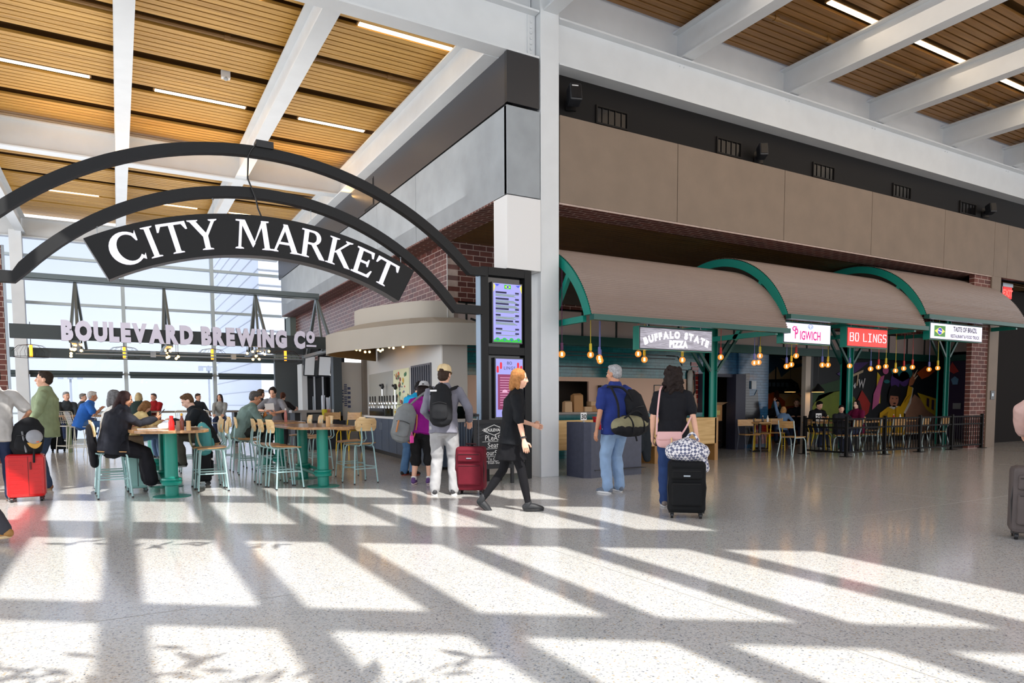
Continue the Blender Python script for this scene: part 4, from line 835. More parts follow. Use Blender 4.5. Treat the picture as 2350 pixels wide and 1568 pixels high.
t = thing('red_bucket', 'red bucket with wire handle on the charcoal stand', 'bucket', (1.02,-.25,.8)); MB().lathe([(.085,0),(.11,.2),(.118,.2),(.118,.215),(.105,.21),(.08,.01)], seg=20).build('pail', mat('red_plastic',(206,20,36),.3), t, smooth=True); MB().tube([(-.11,0,.19),(-.09,-.1,.12),(0,-.125,.06),(.09,-.1,.1),(.11,0,.19)], .004, 5).build('handle', ALU, t)
t = thing('number_stand', 'small white table number 30 on the charcoal stand', 'number sign', (.66,-.3,.93)); MB().box(-.06,.06,-.004,.004,.0+.03,.16).build('card', mat('card_white',(236,236,236),.4), t); m_ = MB(); text_on(m_, '30', (0,-.006,.055), *FRONT, .11, offset=.003); m_.build('numeral', BLACK, t); MB().tube([(0,0,0),(0,0,.04)], .005, 5).lathe([(.03,0),(.03,.008)], seg=10).build('foot', ALU, t)
OAK = wood('oak_bench', (198,156,92), (224,188,126), 0, 1, .45)
t = thing('bench', 'long pale oak bench with a high panel back', 'bench', (0,0,0))
MB().box(.7,5.1,.95,1.0,.36,.93).build('back_panel', OAK, t, bev=.01); MB().box(.7,5.15,1.0,1.5,.4,.46).build('seat', OAK, t, bev=.01)
for x in (.72,2.1,3.4,5.1): MB().box(x-.05,x+.05,.95,1.5,0,.93 if x > 5 else .4).build('leg', wood('oak_dark',(150,108,56),(180,134,78),2,1), t)
t = thing('bench', 'oak bench facing the long bench, behind the person in the black t-shirt', 'bench', (0,0,0)); MB().box(2.9,5.4,2.3,2.36,.3,.92).build('back_panel', OAK, t, bev=.01); MB().box(2.9,5.4,1.85,2.3,.4,.46).build('seat', OAK, t, bev=.01); MB().box(2.95,3.0,1.9,2.3,0,.4).box(5.3,5.35,1.9,2.3,0,.4).build('leg', OAK, t)
# fence
FE = mat('fence_black', (10,9,9), .65, spec=.2)
fn = thing('patio_fence', 'low black railing fence round the market seating', 'fence', (0,0,0))
fx = [8.19,9.65,11.1,12.55,14.02]
for x in fx: MB().box(x-.03,x+.03,-.05,.01,0,.92).box(x-.1,x+.1,-.12,.08,0,.012).build('post', FE, fn)
MB().box(8.16,8.22,1.05,1.11,0,.92).box(8.1,8.3,1.0,1.18,0,.012).build('post', FE, fn)
rl = MB()
for z in (.1,.66,.86): rl.box(8.19,14.02,-.035,-.005,z-.018,z+.018); rl.box(8.175,8.205,0,1.08,z-.018,z+.018)
rl.build('rail', FE, fn)
bl = MB(); x = 8.3
while x < 14.0: bl.box(x-.008,x+.008,-.028,-.012,.1,.86); x += .115
y = .1
while y < 1.05: bl.box(8.182,8.198,y-.008,y+.008,.1,.86); y += .115
tag(bl.build('balusters', FE, fn), kind='stuff')
# ---------------------------------------------------------------- cafe chairs and tables
OAKS = wood('seat_oak', (176,130,76), (206,164,108), 0, 2, .4)
def cafe_chair(cname, cmat, lab, loc, rz, grp):
    """faces +Y: backrest at -Y"""
    t = thing('cafe_chair', lab, 'chair', loc, rz, grp)
    MB().box(-.2,.2,-.2,.2,.44,.465).build('seat', OAKS, t, bev=.015)
    o = MB()
    for k in range(9):
        a = -1+2*k/8; o.v  # curve
    pts = [(-.2+.4*k/8, -.235-.03*math.cos((k/8-.5)*PI)) for k in range(9)]
    o.add([(x,y,.66) for x,y in pts]+[(x,y-.015,.66) for x,y in pts]+[(x,y-.02,.82) for x,y in pts]+[(x,y-.035,.82) for x,y in pts],
          [q for k in range(8) for q in ((k,k+1,18+k+1,18+k),(9+k+1,9+k,27+k,27+k+1),(18+k,18+k+1,27+k+1,27+k),(k+1,k,9+k,9+k+1))]+[(0,18,27,9),(8,17,35,26)])
    o.build('backrest', OAKS, t)
    for s_ in (-1,1):
        MB().tube([(s_*.19,.24,0),(s_*.185,.2,.36),(s_*.18,.14,.435),(s_*.18,-.17,.435)], .0125, 8).build('leg', cmat, t, smooth=True)
        MB().tube([(s_*.2,-.3,0),(s_*.185,-.2,.42),(s_*.19,-.2,.5),(s_*.195,-.25,.66),(s_*.195,-.28,.83)], .0125, 8).build('leg', cmat, t, smooth=True)
    return t
MINTC = mat('pale_mint_frame', (178,200,202), .35); YELC = mat('yellow_frame', (228,190,20), .35); BLKC = mat('dark_frame', (74,78,90), .4)
G_ = 'metal framed chairs in the market seating'
pr_m = cafe_chair('m', MINTC, 'pale framed chair in front of the fence return, facing right', (7.35,.75,0), -1.5, G_)
pr_y = cafe_chair('y', YELC, 'yellow framed chair left of the fence return', (8.2,2.35,0), 2.2, G_)
pr_d = cafe_chair('d', BLKC, 'dark framed chair with oak back in front of the cat tiles', (7.45,2.1,0), 2.7, G_)
for p, x, y, r, lb in ((pr_y,8.85,2.45,2.4,'second yellow framed chair, right of the first yellow one'),(pr_y,9.6,1.7,-2.2,'third yellow framed chair, behind the fence by number 29'),(pr_m,8.9,.45,0.1,'pale framed chair behind the left end of the fence'),(pr_m,9.95,.5,.25,'pale framed chair behind the second fence bay'),
    (pr_m,10.8,.55,-.2,'pale framed chair behind the third fence bay'),(pr_m,11.9,.55,.1,'pale framed chair left of the third green post behind the fence'),(pr_m,12.9,.6,.05,'pale framed chair behind the last fence bay'),(pr_d,8.6,2.75,-2.0,'dark framed chair right of the cat tiles'),
    (pr_m,10.3,1.9,PI,'pale framed chair across the table from the person in maroon'),(pr_m,12.2,2.0,PI,'pale framed chair far behind the fence under the painted coat')):
    dup(p, (x,y,0), r, lb, G_)
TOPW = wood('table_oak', (170,126,76), (200,158,106), 0, 1.2, .35)
def cafe_table(x, y, sx, sy, lab):
    t = thing('cafe_table', lab, 'table', (x,y,0), 0, 'tables of the market seating')
    MB().box(-sx/2,sx/2,-sy/2,sy/2,.72,.755).build('tabletop', TOPW, t, bev=.008); MB().tube([(0,0,.02),(0,0,.72)], .035, 10).build('pedestal', BLACK, t, smooth=True); MB().lathe([(.25,0),(.24,.02),(.03,.035)], seg=20).build('base', BLACK, t, smooth=True); return t
for a in ((8.05,2.3,.7,.6,'small table in front of the cat tiles'),(8.9,3.0,.9,.5,'table by the train mural room'),(9.3,1.35,.8,.7,'table with number 29 behind the fence'),(10.5,1.25,.8,.7,'table behind the second and third fence bay'),(12.2,1.3,.9,.7,'table behind the right half of the fence')): cafe_table(*a)
t = dup(next(o for o in bpy.data.objects if o.name.startswith('number_stand')), (9.0,1.3,.755), -.3, 'small white table number 29 behind the fence')
nm = [c for c in t.children if c.name.startswith('numeral')][0]; m_ = MB(); text_on(m_, '29', (0,-.006,.055), *FRONT, .11, offset=.003); q = m_.build('numeral', BLACK, t); bpy.data.objects.remove(nm); t.scale = (1.35,1.35,1.35)
KET = mat('ketchup_red',(186,24,20),.3); MUS = mat('mustard',(226,176,60),.3); CAPW = mat('cap_white',(232,228,220),.4)
def bottle(x, y, z, m, lab, h=.16, r=.026, cap=CAPW, grp=None, neck=.5, name='bottle'):
    t = thing(name, lab, 'bottle', (x,y,z), 0, grp)
    MB().lathe([(r*.95,0),(r,.01),(r,h*.55),(r*neck,h*.75),(r*neck,h*.85)], seg=12).build('body', m, t, smooth=True); MB().lathe([(r*neck*1.1,h*.85),(r*neck*1.1,h*.97),(r*.2,h)], seg=10).build('cap', cap, t, smooth=True); return t
for a in ((8.1,2.25,.755,mat('dark_glass',(40,26,20),.15),'dark sauce bottle on the small table by the cat tiles'),(8.22,2.2,.755,CAPW,'white shaker on the small table by the cat tiles'),(10.35,1.2,.755,CAPW,'pale shaker behind the second fence bay'),(10.7,1.2,.755,MUS,'mustard bottle behind the third fence bay'),(12.0,1.2,.755,KET,'red sauce bottle behind the right half of the fence'),(12.3,1.2,.755,CAPW,'pale shaker behind the right half of the fence'),(9.5,1.4,.755,MUS,'sauce bottle beside table number 29')):
    bottle(*a, grp='bottles on the market tables')
# ================================================================= bar kiosk with round awning
GRW = mat('pale_grey_wall', (206,206,204), .55); CREAM = mat('taupe_panel', (180,174,166), .55, var=.03)
NB = mat('blue_grey_cabinet', (62,74,92), .45); 
wx = lambda y: -.49+.0985*(y-3.66)
o = MB().prism([(wx(2.75),2.75),(-.02,2.75),(.2,3.45),(.2,9.6),(wx(9.6),9.6)], lambda x,y: (x,y,0), lambda x,y: (x,y,2.82))
struct(o.build('wall_kiosk', GRW), 'white walls of the bar kiosk under the round awning', 'wall')
struct(MB().box(-.57,-.03,2.73,2.75,.95,2.8).build('wall_kiosk.001', mat('beige_wall', (192,186,178), .55)), 'beige end wall of the bar kiosk behind the menu stand', 'wall')
def onwall(mb, y0, y1, z0, z1, out=.01, m=0):
    return mb.add([(wx(y)-o_, y, z) for o_ in (0,out) for y, z in ((y0,z0),(y1,z0),(y1,z1),(y0,z1))], [(0,1,2,3),(7,6,5,4),(0,4,5,1),(1,5,6,2),(2,6,7,3),(3,7,4,0)], m)
def wy(px):   # y on the kiosk wall seen at image column px
    d = _ray(px, 900); t_ = (wx(CAM.y)-CAM.x)/(d.x-.0985*d.y); return CAM.y+d.y*t_
ya, yb, yc, yd, ye, yf = wy(848), wy(904), wy(941), wy(946), wy(991), wy(1030)
struct(onwall(MB(), yc, ya, .97, 2.08, .004).build('wall_kiosk.002', mat('tap_recess', (168,168,162), .5)), 'grey tap wall recess of the bar kiosk', 'wall')
d = onwall(MB(), ye, yd, .95, 2.1, .03); 
for k in range(9):
    yk = ye+(yd-ye)*(k+.5)/9; onwall(d, yk-.02, yk+.02, .97, 2.06, .045, 1)
struct(d.build('door_2', [mat('slate_frame', (92,92,100), .45), mat('navy_slats', (44,50,62), .5)]), 'dark vertically slatted door in the bar kiosk wall', 'door')
art = thing('bar_poster', 'colourful speckled poster on the tap wall', 'poster', (0,0,0))
onwall(MB(), yc+.02, yb, .97, 2.08, .012).build('sheet', mat('poster_ground', (222,226,190), .5), art)
rng = random.Random(5); pc = [(202,40,50),(70,84,150),(60,120,80),(214,170,50),(150,60,60),(90,110,60)]
for k, c in enumerate(pc):
    m_ = MB()
    for _ in range(10):
        y, z, r_ = rng.uniform(yc+.1, yb-.12), rng.uniform(1.02,2.0), rng.uniform(.02,.06)
        n = rng.randint(5,9); m_.add([(wx(y+r_*math.cos(a*2*PI/n)*2)-.013-.0006*k, y+2*r_*math.cos(a*2*PI/n)*rng.uniform(.6,1), z+r_*math.sin(a*2*PI/n)*rng.uniform(.7,1.3)) for a in range(n)], [tuple(range(n))])
    tag(m_.build('printed_shapes', mat('print_%d'%k, c, .5), art), kind='stuff')
# cabinets and tops
cb = thing('bar_cabinet', 'run of blue grey cabinets with a white top along the bar kiosk', 'cabinet', (0,0,0))
def outw(y0, y1, a, b_, z0, z1): # slab standing a..b out from wall
    return [(wx(y)-q, y, z) for q in (a,b_) for y, z in ((y0,z0),(y1,z0),(y1,z1),(y0,z1))]
QF = [(0,1,2,3),(7,6,5,4),(0,4,5,1),(1,5,6,2),(2,6,7,3),(3,7,4,0)]
MB().add(outw(2.72,9.45,.004,.3,.1,.9), QF).build('carcass', NB, cb); MB().add(outw(2.7,9.45,.004,.25,0,.1), QF).build('kick_plate', BLACK, cb)
MB().add(outw(2.68,9.48,-.02,.33,.9,.95), QF).build('worktop', mat('white_quartz', (226,228,230), .3), cb)
n = 9
for k in range(n):
    a, b_ = 3.0+6.4*k/n, 3.0+6.4*(k+1)/n
    dr = MB().add(outw(a+.01,b_-.01,.3,.318,.12,.88), QF).build('door', mat('cabinet_door_blue', (68,80,98), .45), cb)
    hy = b_-.08 if k % 2 == 0 else a+.08
    MB().tube([(wx(hy)-.335,hy,.62),(wx(hy)-.335,hy,.8)], .008, 6).build('handle', ALU, dr)
ct = thing('register_counter', 'blue grey slatted front counter with a pale top behind the maroon suitcase', 'counter', (0,0,0))
MB().box(-1.05,-.12,2.1,2.7,.05,.9).build('carcass', NB, ct)
s_ = MB()
for k in range(17): s_.box(-1.05+.055*k,-1.05+.055*k+.04,2.08,2.1,.06,.9)
s_.build('slatted_front', mat('slat_blue', (84,100,120), .45), ct); MB().box(-1.08,-.1,2.05,2.72,.9,.96).build('worktop', mat('pale_counter', (202,196,188), .4), ct)
t = thing('register_tablet', 'black tilted tablet register on the slatted counter', 'tablet', (-.42,2.3,.96)); MB().add([(-.16,-.02,.0),(.16,-.02,0),(.12,.1,.24),(-.14,.1,.24),(-.16,0,0),(.16,0,0),(.12,.12,.24),(-.14,.12,.24)],[(0,1,2,3),(7,6,5,4),(0,4,5,1),(1,5,6,2),(2,6,7,3),(3,7,4,0)]).build('display', BLKG, t); MB().box(-.06,.06,.05,.14,0,.14).build('stand', BLACK, t)
t = thing('number_sign', 'white card with number 7 beside the tablet register', 'number sign', (-.62,2.25,.96)); MB().box(-.085,.085,-.004,.004,.06,.24).build('card', mat('card_white',(236,236,236),.4), t); m_ = MB(); text_on(m_, '7', (.03,-.006,.1), *FRONT, .12, offset=.003); m_.build('numeral', BLACK, t); MB().tube([(0,0,0),(0,0,.08)], .006, 5).lathe([(.04,0),(.04,.01)],seg=10).build('foot', ALU, t)
# taps
CHR = mat('chrome', (210,212,214), .12, metal=1)
def tapx(px): y = wy(px); return V((wx(y)-.16, y, .95))
t = thing('drip_machine', 'black drip tray box on the bar kiosk worktop', 'machine', tapx(888)); MB().box(-.12,.12,-.6,.6,0,.2).build('body', BLKG, t, bev=.01); MB().box(-.13,-.12,-.5,.5,.12,.18).build('front_panel', BLACK, t)
for k, px in enumerate((862,868,874,884,890,896,902,909,917,925)):
    y = wy(px); t = thing('beer_tap', 'chrome beer tap with black handle over the drip tray', 'tap', (wx(y)-.1, y, 1.24), 0, 'row of beer taps on the kiosk wall')
    MB().tube([(.1,0,.0),(-.06,0,0),(-.09,0,-.03),(-.09,0,-.1)], .014, 8).lathe([(.02,.0),(.024,.05),(.015,.07)],(-.06,0,0),8).build('spout', CHR, t, smooth=True); MB().lathe([(.012,.06),(.02,.1),(.022,.2),(.01,.22)],(-.06,0,0),8).build('handle', BLACK, t, smooth=True)
for px, h, lb in ((888,.62,'tall chrome tower with a black finial above the beer taps, left one'),(918,.58,'tall chrome tower with a black finial above the beer taps, right one')):
    y = wy(px); t = thing('tap_tower', lb, 'tap tower', (wx(y)-.12, y, 1.15)); MB().tube([(0,0,0),(0,0,h-.14)], .025, 10).build('tube', CHR, t, smooth=True); MB().lathe([(.02,h-.14),(.05,h-.08),(.03,h)], seg=10).ball((-.06,0,h-.04),.03).build('finial', BLACK, t, smooth=True)
# end pillar, black posts, wall badge
struct(MB().box(-.62,.2,9.75,10.0,0,2.45).build('column_kiosk', GRW), 'white end pillar of the bar kiosk', 'column')
bg_ = thing('wall_badge', 'dark printed badge and lettering on the white end pillar', 'badge', (0,0,0)); m_ = MB()
for k, (a, b_, z0, z1) in enumerate(((-.6,-.54,1.3,1.7),(-.52,-.44,1.55,1.85),(-.52,-.44,1.2,1.5),(-.42,-.34,1.15,1.8))):
    for j in range(5): m_.box(a,b_,9.735,9.75,z0+(z1-z0)*j/5,z0+(z1-z0)*(j+.55)/5)
tag(m_.build('print_marks', mat('print_blue',(70,80,120),.5), bg_), kind='stuff')
p0 = PF(797,1040); struct(MB().box(-.9,-.66,9.45,9.7,0,2.6).build('column_bar', mat('slate_post', (66,76,84), .45)), 'slate grey post at the near end of the far bar', 'column')
# awning
SAND = mat('awning_fabric', (170,164,154), .75, var=.03, vscale=2); TANI = mat('awning_inside', (132,104,64), .7)
key = [(.08,2.38),(-.66,2.6),(-1.12,3.1),(-1.45,3.85),(-1.75,4.7),(-1.92,5.4),(-1.95,6.1),(-1.75,6.75),(-1.15,7.35),(-.1,8.2)]
def cat(P, n=8):
    out = []
    for i in range(len(P)-1):
        p0,p1,p2,p3 = P[max(i-1,0)],P[i],P[i+1],P[min(i+2,len(P)-1)]
        for k in range(n):
            t = k/n; out.append(tuple(.5*(2*b+(c-a)*t+(2*a-5*b+4*c-d)*t*t+(3*b-a-3*c+d)*t**3) for a,b,c,d in zip(p0,p1,p2,p3)))
    return out+[P[-1]]
ring_ = cat(key); nR = len(ring_)
aw = thing('round_awning', 'sand coloured round awning with a drum top over the bar kiosk', 'awning', (0,0,0))
cen = (-.2,5.3)
def shrink(p, k): return (cen[0]+(p[0]-cen[0])*k, cen[1]+(p[1]-cen[1])*k)
r_in = [shrink(p,.975) for p in ring_]
def skirt(a, za, b_, zb, m=0, mb=None):
    mb = mb or MB(); n = len(a); return mb.add([(x,y,za) for x,y in a]+[(x,y,zb) for x,y in b_], [(i,n+i,n+i+1,i+1) for i in range(n-1)], m)
Z1, Z2, Z3, Z4 = 2.4, 2.83, 3.02, 3.38
mb = skirt(ring_, Z1, ring_, Z2); skirt(r_in, Z1, r_in, Z2, 1, mb); skirt(ring_, Z1, r_in, Z1, 0, mb)
mb.build('valance', [SAND, TANI], aw, smooth=True)
mid = [shrink(p,.72) for p in ring_]; keyidx = range(0, nR, 8)
fac = MB()
ki = list(keyidx); n = len(ki)
for a, b_ in zip(ki[:-1], ki[1:]):
    fac.add([(*ring_[a],Z2),(*ring_[b_],Z2),(*mid[b_],Z3),(*mid[a],Z3)], [(0,1,2,3)])
for i in range(nR-1): fac.add([(*ring_[i],Z2),(*ring_[i+1],Z2),(*shrink(ring_[i+1],.96),Z2+.015),(*shrink(ring_[i],.96),Z2+.015)], [(0,1,2,3)])
fac.add([(x,y,Z2-.01) for x,y in r_in], [tuple(range(nR))], 1)
fac.build('sloped_top', [SAND, TANI], aw)
dm = [shrink(p,.66) for p in ring_]
mb = skirt(dm, Z3-.06, dm, Z4); mb.add([(x,y,Z4) for x,y in dm], [tuple(range(nR))]); mb.build('drum', mat('awning_drum', (182,176,166), .7), aw, smooth=True)
for px, py, Y, lb in ((818,803,6.2,'a'),(826,804,6.1,'b'),(838,808,5.9,'c'),(848,808,5.8,'d'),(868,803,6.1,'e'),(873,806,6.0,'f'),(878,803,5.9,'g'),(893,797,5.2,'h'),(903,799,5.0,'i'),(925,796,4.8,'j')):
    p = PY(px, py, Y); t = thing('string_bulb', 'small warm bulb hung inside the round awning', 'bulb', p, 0, 'bulbs inside the round awning')
    MB().ball((0,0,0),.028,seg=8,rings=6).build('glass', BGL, t); MB().lathe([(.014,.03),(.014,.08)],seg=8).build('socket', BLACK, t); MB().tube([(0,0,.08),(0,0,max(.1,2.8-p.z))],.004,5).build('cord', BLACK, t)
# ================================================================= far bar
fb = thing('bar_counter', 'dark far bar counter with a pale grey top', 'counter', (0,0,0))
xa = PY(668,950,9.9).x
MB().box(xa+.1,-.5,9.9,10.5,0,1.02).build('carcass', mat('bar_black', (40,42,48), .5), fb); MB().box(xa,-.45,9.8,10.6,1.02,1.09).build('worktop', mat('pale_grey_top', (176,176,178), .35), fb); MB().box(xa+.25,xa+.4,9.78,9.9,0,1.02).build('end_panel', mat('pale_grey_top', (176,176,178), .35), fb)
MB().box(xa+.55,xa+1.1,9.89,9.9,.6,.98).build('front_panel', mat('bar_grey', (130,132,134), .4), fb)
struct(MB().box(-2.3,-.2,11.35,11.6,2.75,2.95).build('trim_9', mat('slate_post', (66,76,84), .45)), 'slate grey header over the televisions', 'trim')
fr_ = thing('bar_fridge', 'tall bar fridge with three dark doors in aluminium frames', 'fridge', (0,0,0))
Yb = 12.0; x0, x1 = PY(704,900,Yb).x, PY(762,900,Yb).x
MB().box(x0,x1,Yb,Yb+.6,.0,2.15).build('cabinet', mat('fridge_dark', (40,46,58), .4), fr_)
for k in range(3):
    a, b_ = x0+(x1-x0)*k/3, x0+(x1-x0)*(k+1)/3
    d = MB().box(a+.02,b_-.06,Yb-.03,Yb,.1,2.1).build('door', BLKG, fr_); MB().box(b_-.06,b_-.01,Yb-.05,Yb,.1,2.12).build('door_frame', mat('bright_alu', (214,220,228), .3, metal=.3), d); MB().tube([(b_-.09,Yb-.06,.9),(b_-.09,Yb-.06,1.5)],.012,6).build('handle', ALU, d)
struct(MB().box(PY(692,900,Yb).x,PY(704,900,Yb).x,Yb-.1,Yb+.5,0,2.5).build('column_bar.001', mat('white_reflect', (220,226,230), .3)), 'white pier left of the bar fridge', 'column')
sl = MB(); xs0, xs1 = PY(763,900,11.5).x, PY(792,900,11.5).x
sl.box(xs0,xs1,11.5,11.7,0,2.75)
for k in range(10): sl.box(xs0+(xs1-xs0)*k/10,xs0+(xs1-xs0)*(k+.6)/10,11.47,11.5,0,2.75,1)
struct(sl.build('wall_slats', [BLACK, mat('navy_slats', (44,50,62), .5)]), 'dark slatted wall beside the bar fridge', 'wall')
struct(MB().box(-1.75,-.2,13.2,13.4,0,2.7).build('wall_bar_back', mat('bar_back', (76,84,88), .5)), 'grey wall behind the bar fridge', 'wall')
for pa, pb, lb in ((697,720,'left television over the bar fridge'),(729,757,'right television over the bar fridge')):
    p, q = PY(pa,825,11.2), PY(pb,825,11.2); L = (q.x-p.x)/2
    t = thing('television', lb, 'television', ((p.x+q.x)/2, 11.2, 2.1), .35, 'televisions over the bar')
    MB().box(-L*1.15,L*1.15,0,.06,0,.62).build('bezel', BLKG, t); MB().box(-L*1.08,L*1.08,-.005,0,.03,.58).build('display', mat('tv_glare', (196,200,204), .25, emit=.35), t); MB().box(-.06,.06,.06,.3,.3,.9).build('bracket', BLACK, t); t.rotation_euler.x = math.radians(8)
YPL = mat('yellow_plastic', (214,206,40), .35)
def cup(x, y, z, m, lab, h=.2, r=.05, grp=None): t = MB().lathe([(r*.75,0),(r,h),(r*.92,h),(r*.68,.01)], seg=12).build('cup', m, loc=(x,y,z), smooth=True); return tag(t, lab, 'cup', grp)
for px, py, m, lb, h, r in ((742,925,mat('clear_plastic',(196,204,216),.2),'tall stack of clear cups on the bar, left',.42,.05),(752,925,mat('clear_plastic',(196,204,216),.2),'tall stack of clear cups on the bar, right',.36,.05),(745,952,YPL,'yellow plastic jug below the bar top',.26,.08),(767,952,mat('white_jug',(214,218,222),.3),'white plastic jug at the right of the bar',.26,.06)):
    p = PY(px,py,10.2 if py < 940 else 9.55); cup(p.x,p.y,1.09 if py < 940 else .85,m,lb,h,r)
t = thing('straw_tub', 'tub of orange and white straws below the bar top', 'tub', (PY(752,965,9.6).x,9.6,.8)); MB().lathe([(.07,0),(.08,.16)],seg=12).build('tub', mat('wood_tub',(170,120,70),.5), t); m_ = MB()
for k in range(12): a = k*2.4; m_.tube([(.03*math.cos(a),.03*math.sin(a),.1),(.09*math.cos(a),.06*math.sin(a),.32)], .006, 4)
tag(m_.build('straws', mat('straw_orange',(226,150,110),.5), t), kind='stuff')
t = thing('service_shelf', 'low dark service shelf in front of the far bar', 'shelf', (0,0,0)); sx0, sx1 = PY(700,1000,9.5).x, PY(790,1000,9.5).x; MB().box(sx0,sx1,9.3,9.8,.76,.8).box(sx0,sx1,9.32,9.78,.0,.76).build('carcass', mat('bar_black2', (34,38,48), .5), t)
tag(MB().box(PY(772,960,9.5).x,PY(786,960,9.5).x,9.45,9.65,.8,.93).build('carton', mat('kraft_box',(176,136,92),.7)), 'small kraft carton on the service shelf', 'box')
# ================================================================= BOULEVARD sign and truss frame
bs = thing('brewery_sign', 'dark band sign with raised white block capitals across the food hall', 'sign', (0,0,0))
MB().box(-8.15,-1.22,8.72,8.85,2.73,3.04).build('band', mat('slate_band', (58,66,68), .45), bs)
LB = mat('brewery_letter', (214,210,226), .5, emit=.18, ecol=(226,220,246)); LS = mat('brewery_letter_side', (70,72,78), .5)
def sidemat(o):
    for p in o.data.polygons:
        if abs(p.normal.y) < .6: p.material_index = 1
wd = 'BOULEVARD BREWING C'; gl_ = []
for c in wd:
    if c == ' ': gl_.append(None); continue
    vs, fs = text_geo(c, .56, offset=.04, extrude=.04, align='LEFT'); x0, x1 = min(v[0] for v in vs), max(v[0] for v in vs); gl_.append(([(v[0]-x0,v[1],v[2]) for v in vs], fs, x1-x0))
tot = sum((g[2]+.045) if g else .22 for g in gl_); kx = 5.38/tot; x = -7.2
hb = max(v[1] for v in gl_[0][0])
for g in gl_:
    if g:
        lo = MB().add([(x+v[0]*kx, 8.66-v[2], 2.74+v[1]*.42/hb) for v in g[0]], g[1]).build('letter', [LB, LS], bs); sidemat(lo); x += (g[2]+.045)*kx
    else: x += .22*kx
vs, fs = text_geo('O', .34, offset=.035, extrude=.03, align='LEFT'); x0 = min(v[0] for v in vs)
sidemat(MB().add([(x+(v[0]-x0)*kx*1.05, 8.66-v[2], 2.89+v[1]*1.05) for v in vs], fs).box(x,x+.26,8.63,8.69,2.76,2.81).build('letter', [LB, LS], bs))
bs.location = (-.482,-.765,.0975); bs.scale = (.9217,.9217,.9217)
tf = thing('truss_frame', 'grey steel pergola frame with splayed legs over the bar seating', 'frame', (0,0,0))
TR = mat('truss_grey', (104,116,120), .35, metal=.3)
MB().box(-9.0,-1.45,8.65,8.7,4.04,4.16).box(-9.0,-1.45,8.85,8.9,4.04,4.16).box(-9.0,-1.45,8.65,8.9,4.02,4.05).build('top_rail', TR, tf)
for x in (-6.9,-5.11,-3.04,-1.5):
    m_ = MB()
    for dy, dx in ((-1.35,.05),(1.1,-.02),(-.95,-.1),(1.5,.12)): m_.bar((x,8.77,4.05),(x+dx,8.77+dy,2.62),.05,.09)
    m_.build('leg', TR, tf)
    MB().box(x-.06,x+.06,7.35,10.3,2.56,2.64).build('cross_rail', TR, tf)
MB().tube([(-7.0,9.9,2.5),(-1.6,9.9,2.5)],.02,6).tube([(-7.0,9.9,2.58),(-1.6,9.9,2.58)],.015,6).box(-5.4,-5.28,9.84,9.96,2.46,2.6).box(-3.5,-3.38,9.84,9.96,2.46,2.6).build('conduit', ALU, tf)
rng = random.Random(11)
for ci, (cx, cy, nm_) in enumerate(((176,800,'left'),(386,806,'middle'),(592,812,'right'))):
    for k in range(9):
        p = PY(cx+rng.uniform(-16,20)+(k-4)*(6 if ci == 2 else 1.5), cy+rng.uniform(-16,18)-(abs(k-4)*-2 if ci == 2 else 0), 8.2+rng.uniform(-.3,.5)); p.z = max(2.36, min(p.z, 2.58))
        t = thing('string_bulb', 'small warm bulb in the %s cluster under the brewery sign' % nm_, 'bulb', p, 0, '%s cluster of bulbs under the brewery sign' % nm_)
        MB().ball((0,0,0),.03,seg=8,rings=6).build('glass', BGL, t); MB().lathe([(.016,.03),(.016,.09)],seg=8).build('socket', BLACK, t); MB().tube([(0,0,.09),(0,0,2.75-p.z)],.005,5).build('cord', BLACK, t)
TUBE = mat('amber_tube', (255,170,50), emit=3.2, ecol=(255,160,40), sample=False)
for px, lb in ((71,'wire dome pendant with glowing amber tube, far left of four'),(285,'wire dome pendant with glowing amber tube, second from left'),(487,'wire dome pendant with glowing amber tube, third from left'),(655,'wire dome pendant with glowing amber tube, at the right by the televisions')):
    p = PY(px, 804+.02*px, 10.6); t = thing('wire_pendant', lb, 'pendant lamp', p, 0, 'wire dome pendants over the bar seating')
    MB().tube([(0,0,-.14),(0,0,.14)],.035,10).build('tube', TUBE, t, smooth=True); MB().tube([(0,0,.14),(0,0,.7)],.008,5).build('cord', BLACK, t); m_ = MB()
    for a in range(14):
        an = 2*PI*a/14; m_.tube([(.02*math.cos(an),.02*math.sin(an),.16),(.26*math.cos(an),.26*math.sin(an),.12),(.4*math.cos(an),.4*math.sin(an),-.02),(.38*math.cos(an),.38*math.sin(an),-.15)],.0035,4)
    m_.tube([(.38*math.cos(2*PI*a/24),.38*math.sin(2*PI*a/24),-.15) for a in range(24)],.006,4,closed=True); m_.build('wire_cage', BLACK, t)
# ================================================================= food hall tables and stools
BIRCH = wood('birch_ply', (214,178,124), (232,202,152), 0, 1.6, .35)
SEATW = wood('stool_seat_ply', (168,122,76), (204,160,108), 1, 1.6, .3)
def curved_slab(w, h, th, bow, n=10, rnd=.05):
    """back panel in XZ, bowed in Y, with rounded corners"""
    m = MB(); cols = []
    for i in range(n+1):
        u = -1+2*i/n; x = u*w/2; ed = max(0, abs(x)-(w/2-rnd))
        dz = rnd-math.sqrt(max(0, rnd*rnd-ed*ed)) if ed > 0 else 0
        y = bow*(u*u); cols.append(((x,y,-h/2+dz),(x,y,h/2-dz),(x,y+th,h/2-dz),(x,y+th,-h/2+dz)))
    vs = [p for c in cols for p in c]; fs = []
    for i in range(n):
        for k in range(4): fs.append((4*i+k,4*i+4+k,4*i+4+(k+1)%4,4*i+(k+1)%4))
    fs += [(0,1,2,3),(4*n+3,4*n+2,4*n+1,4*n)]
    return m.add(vs, fs)
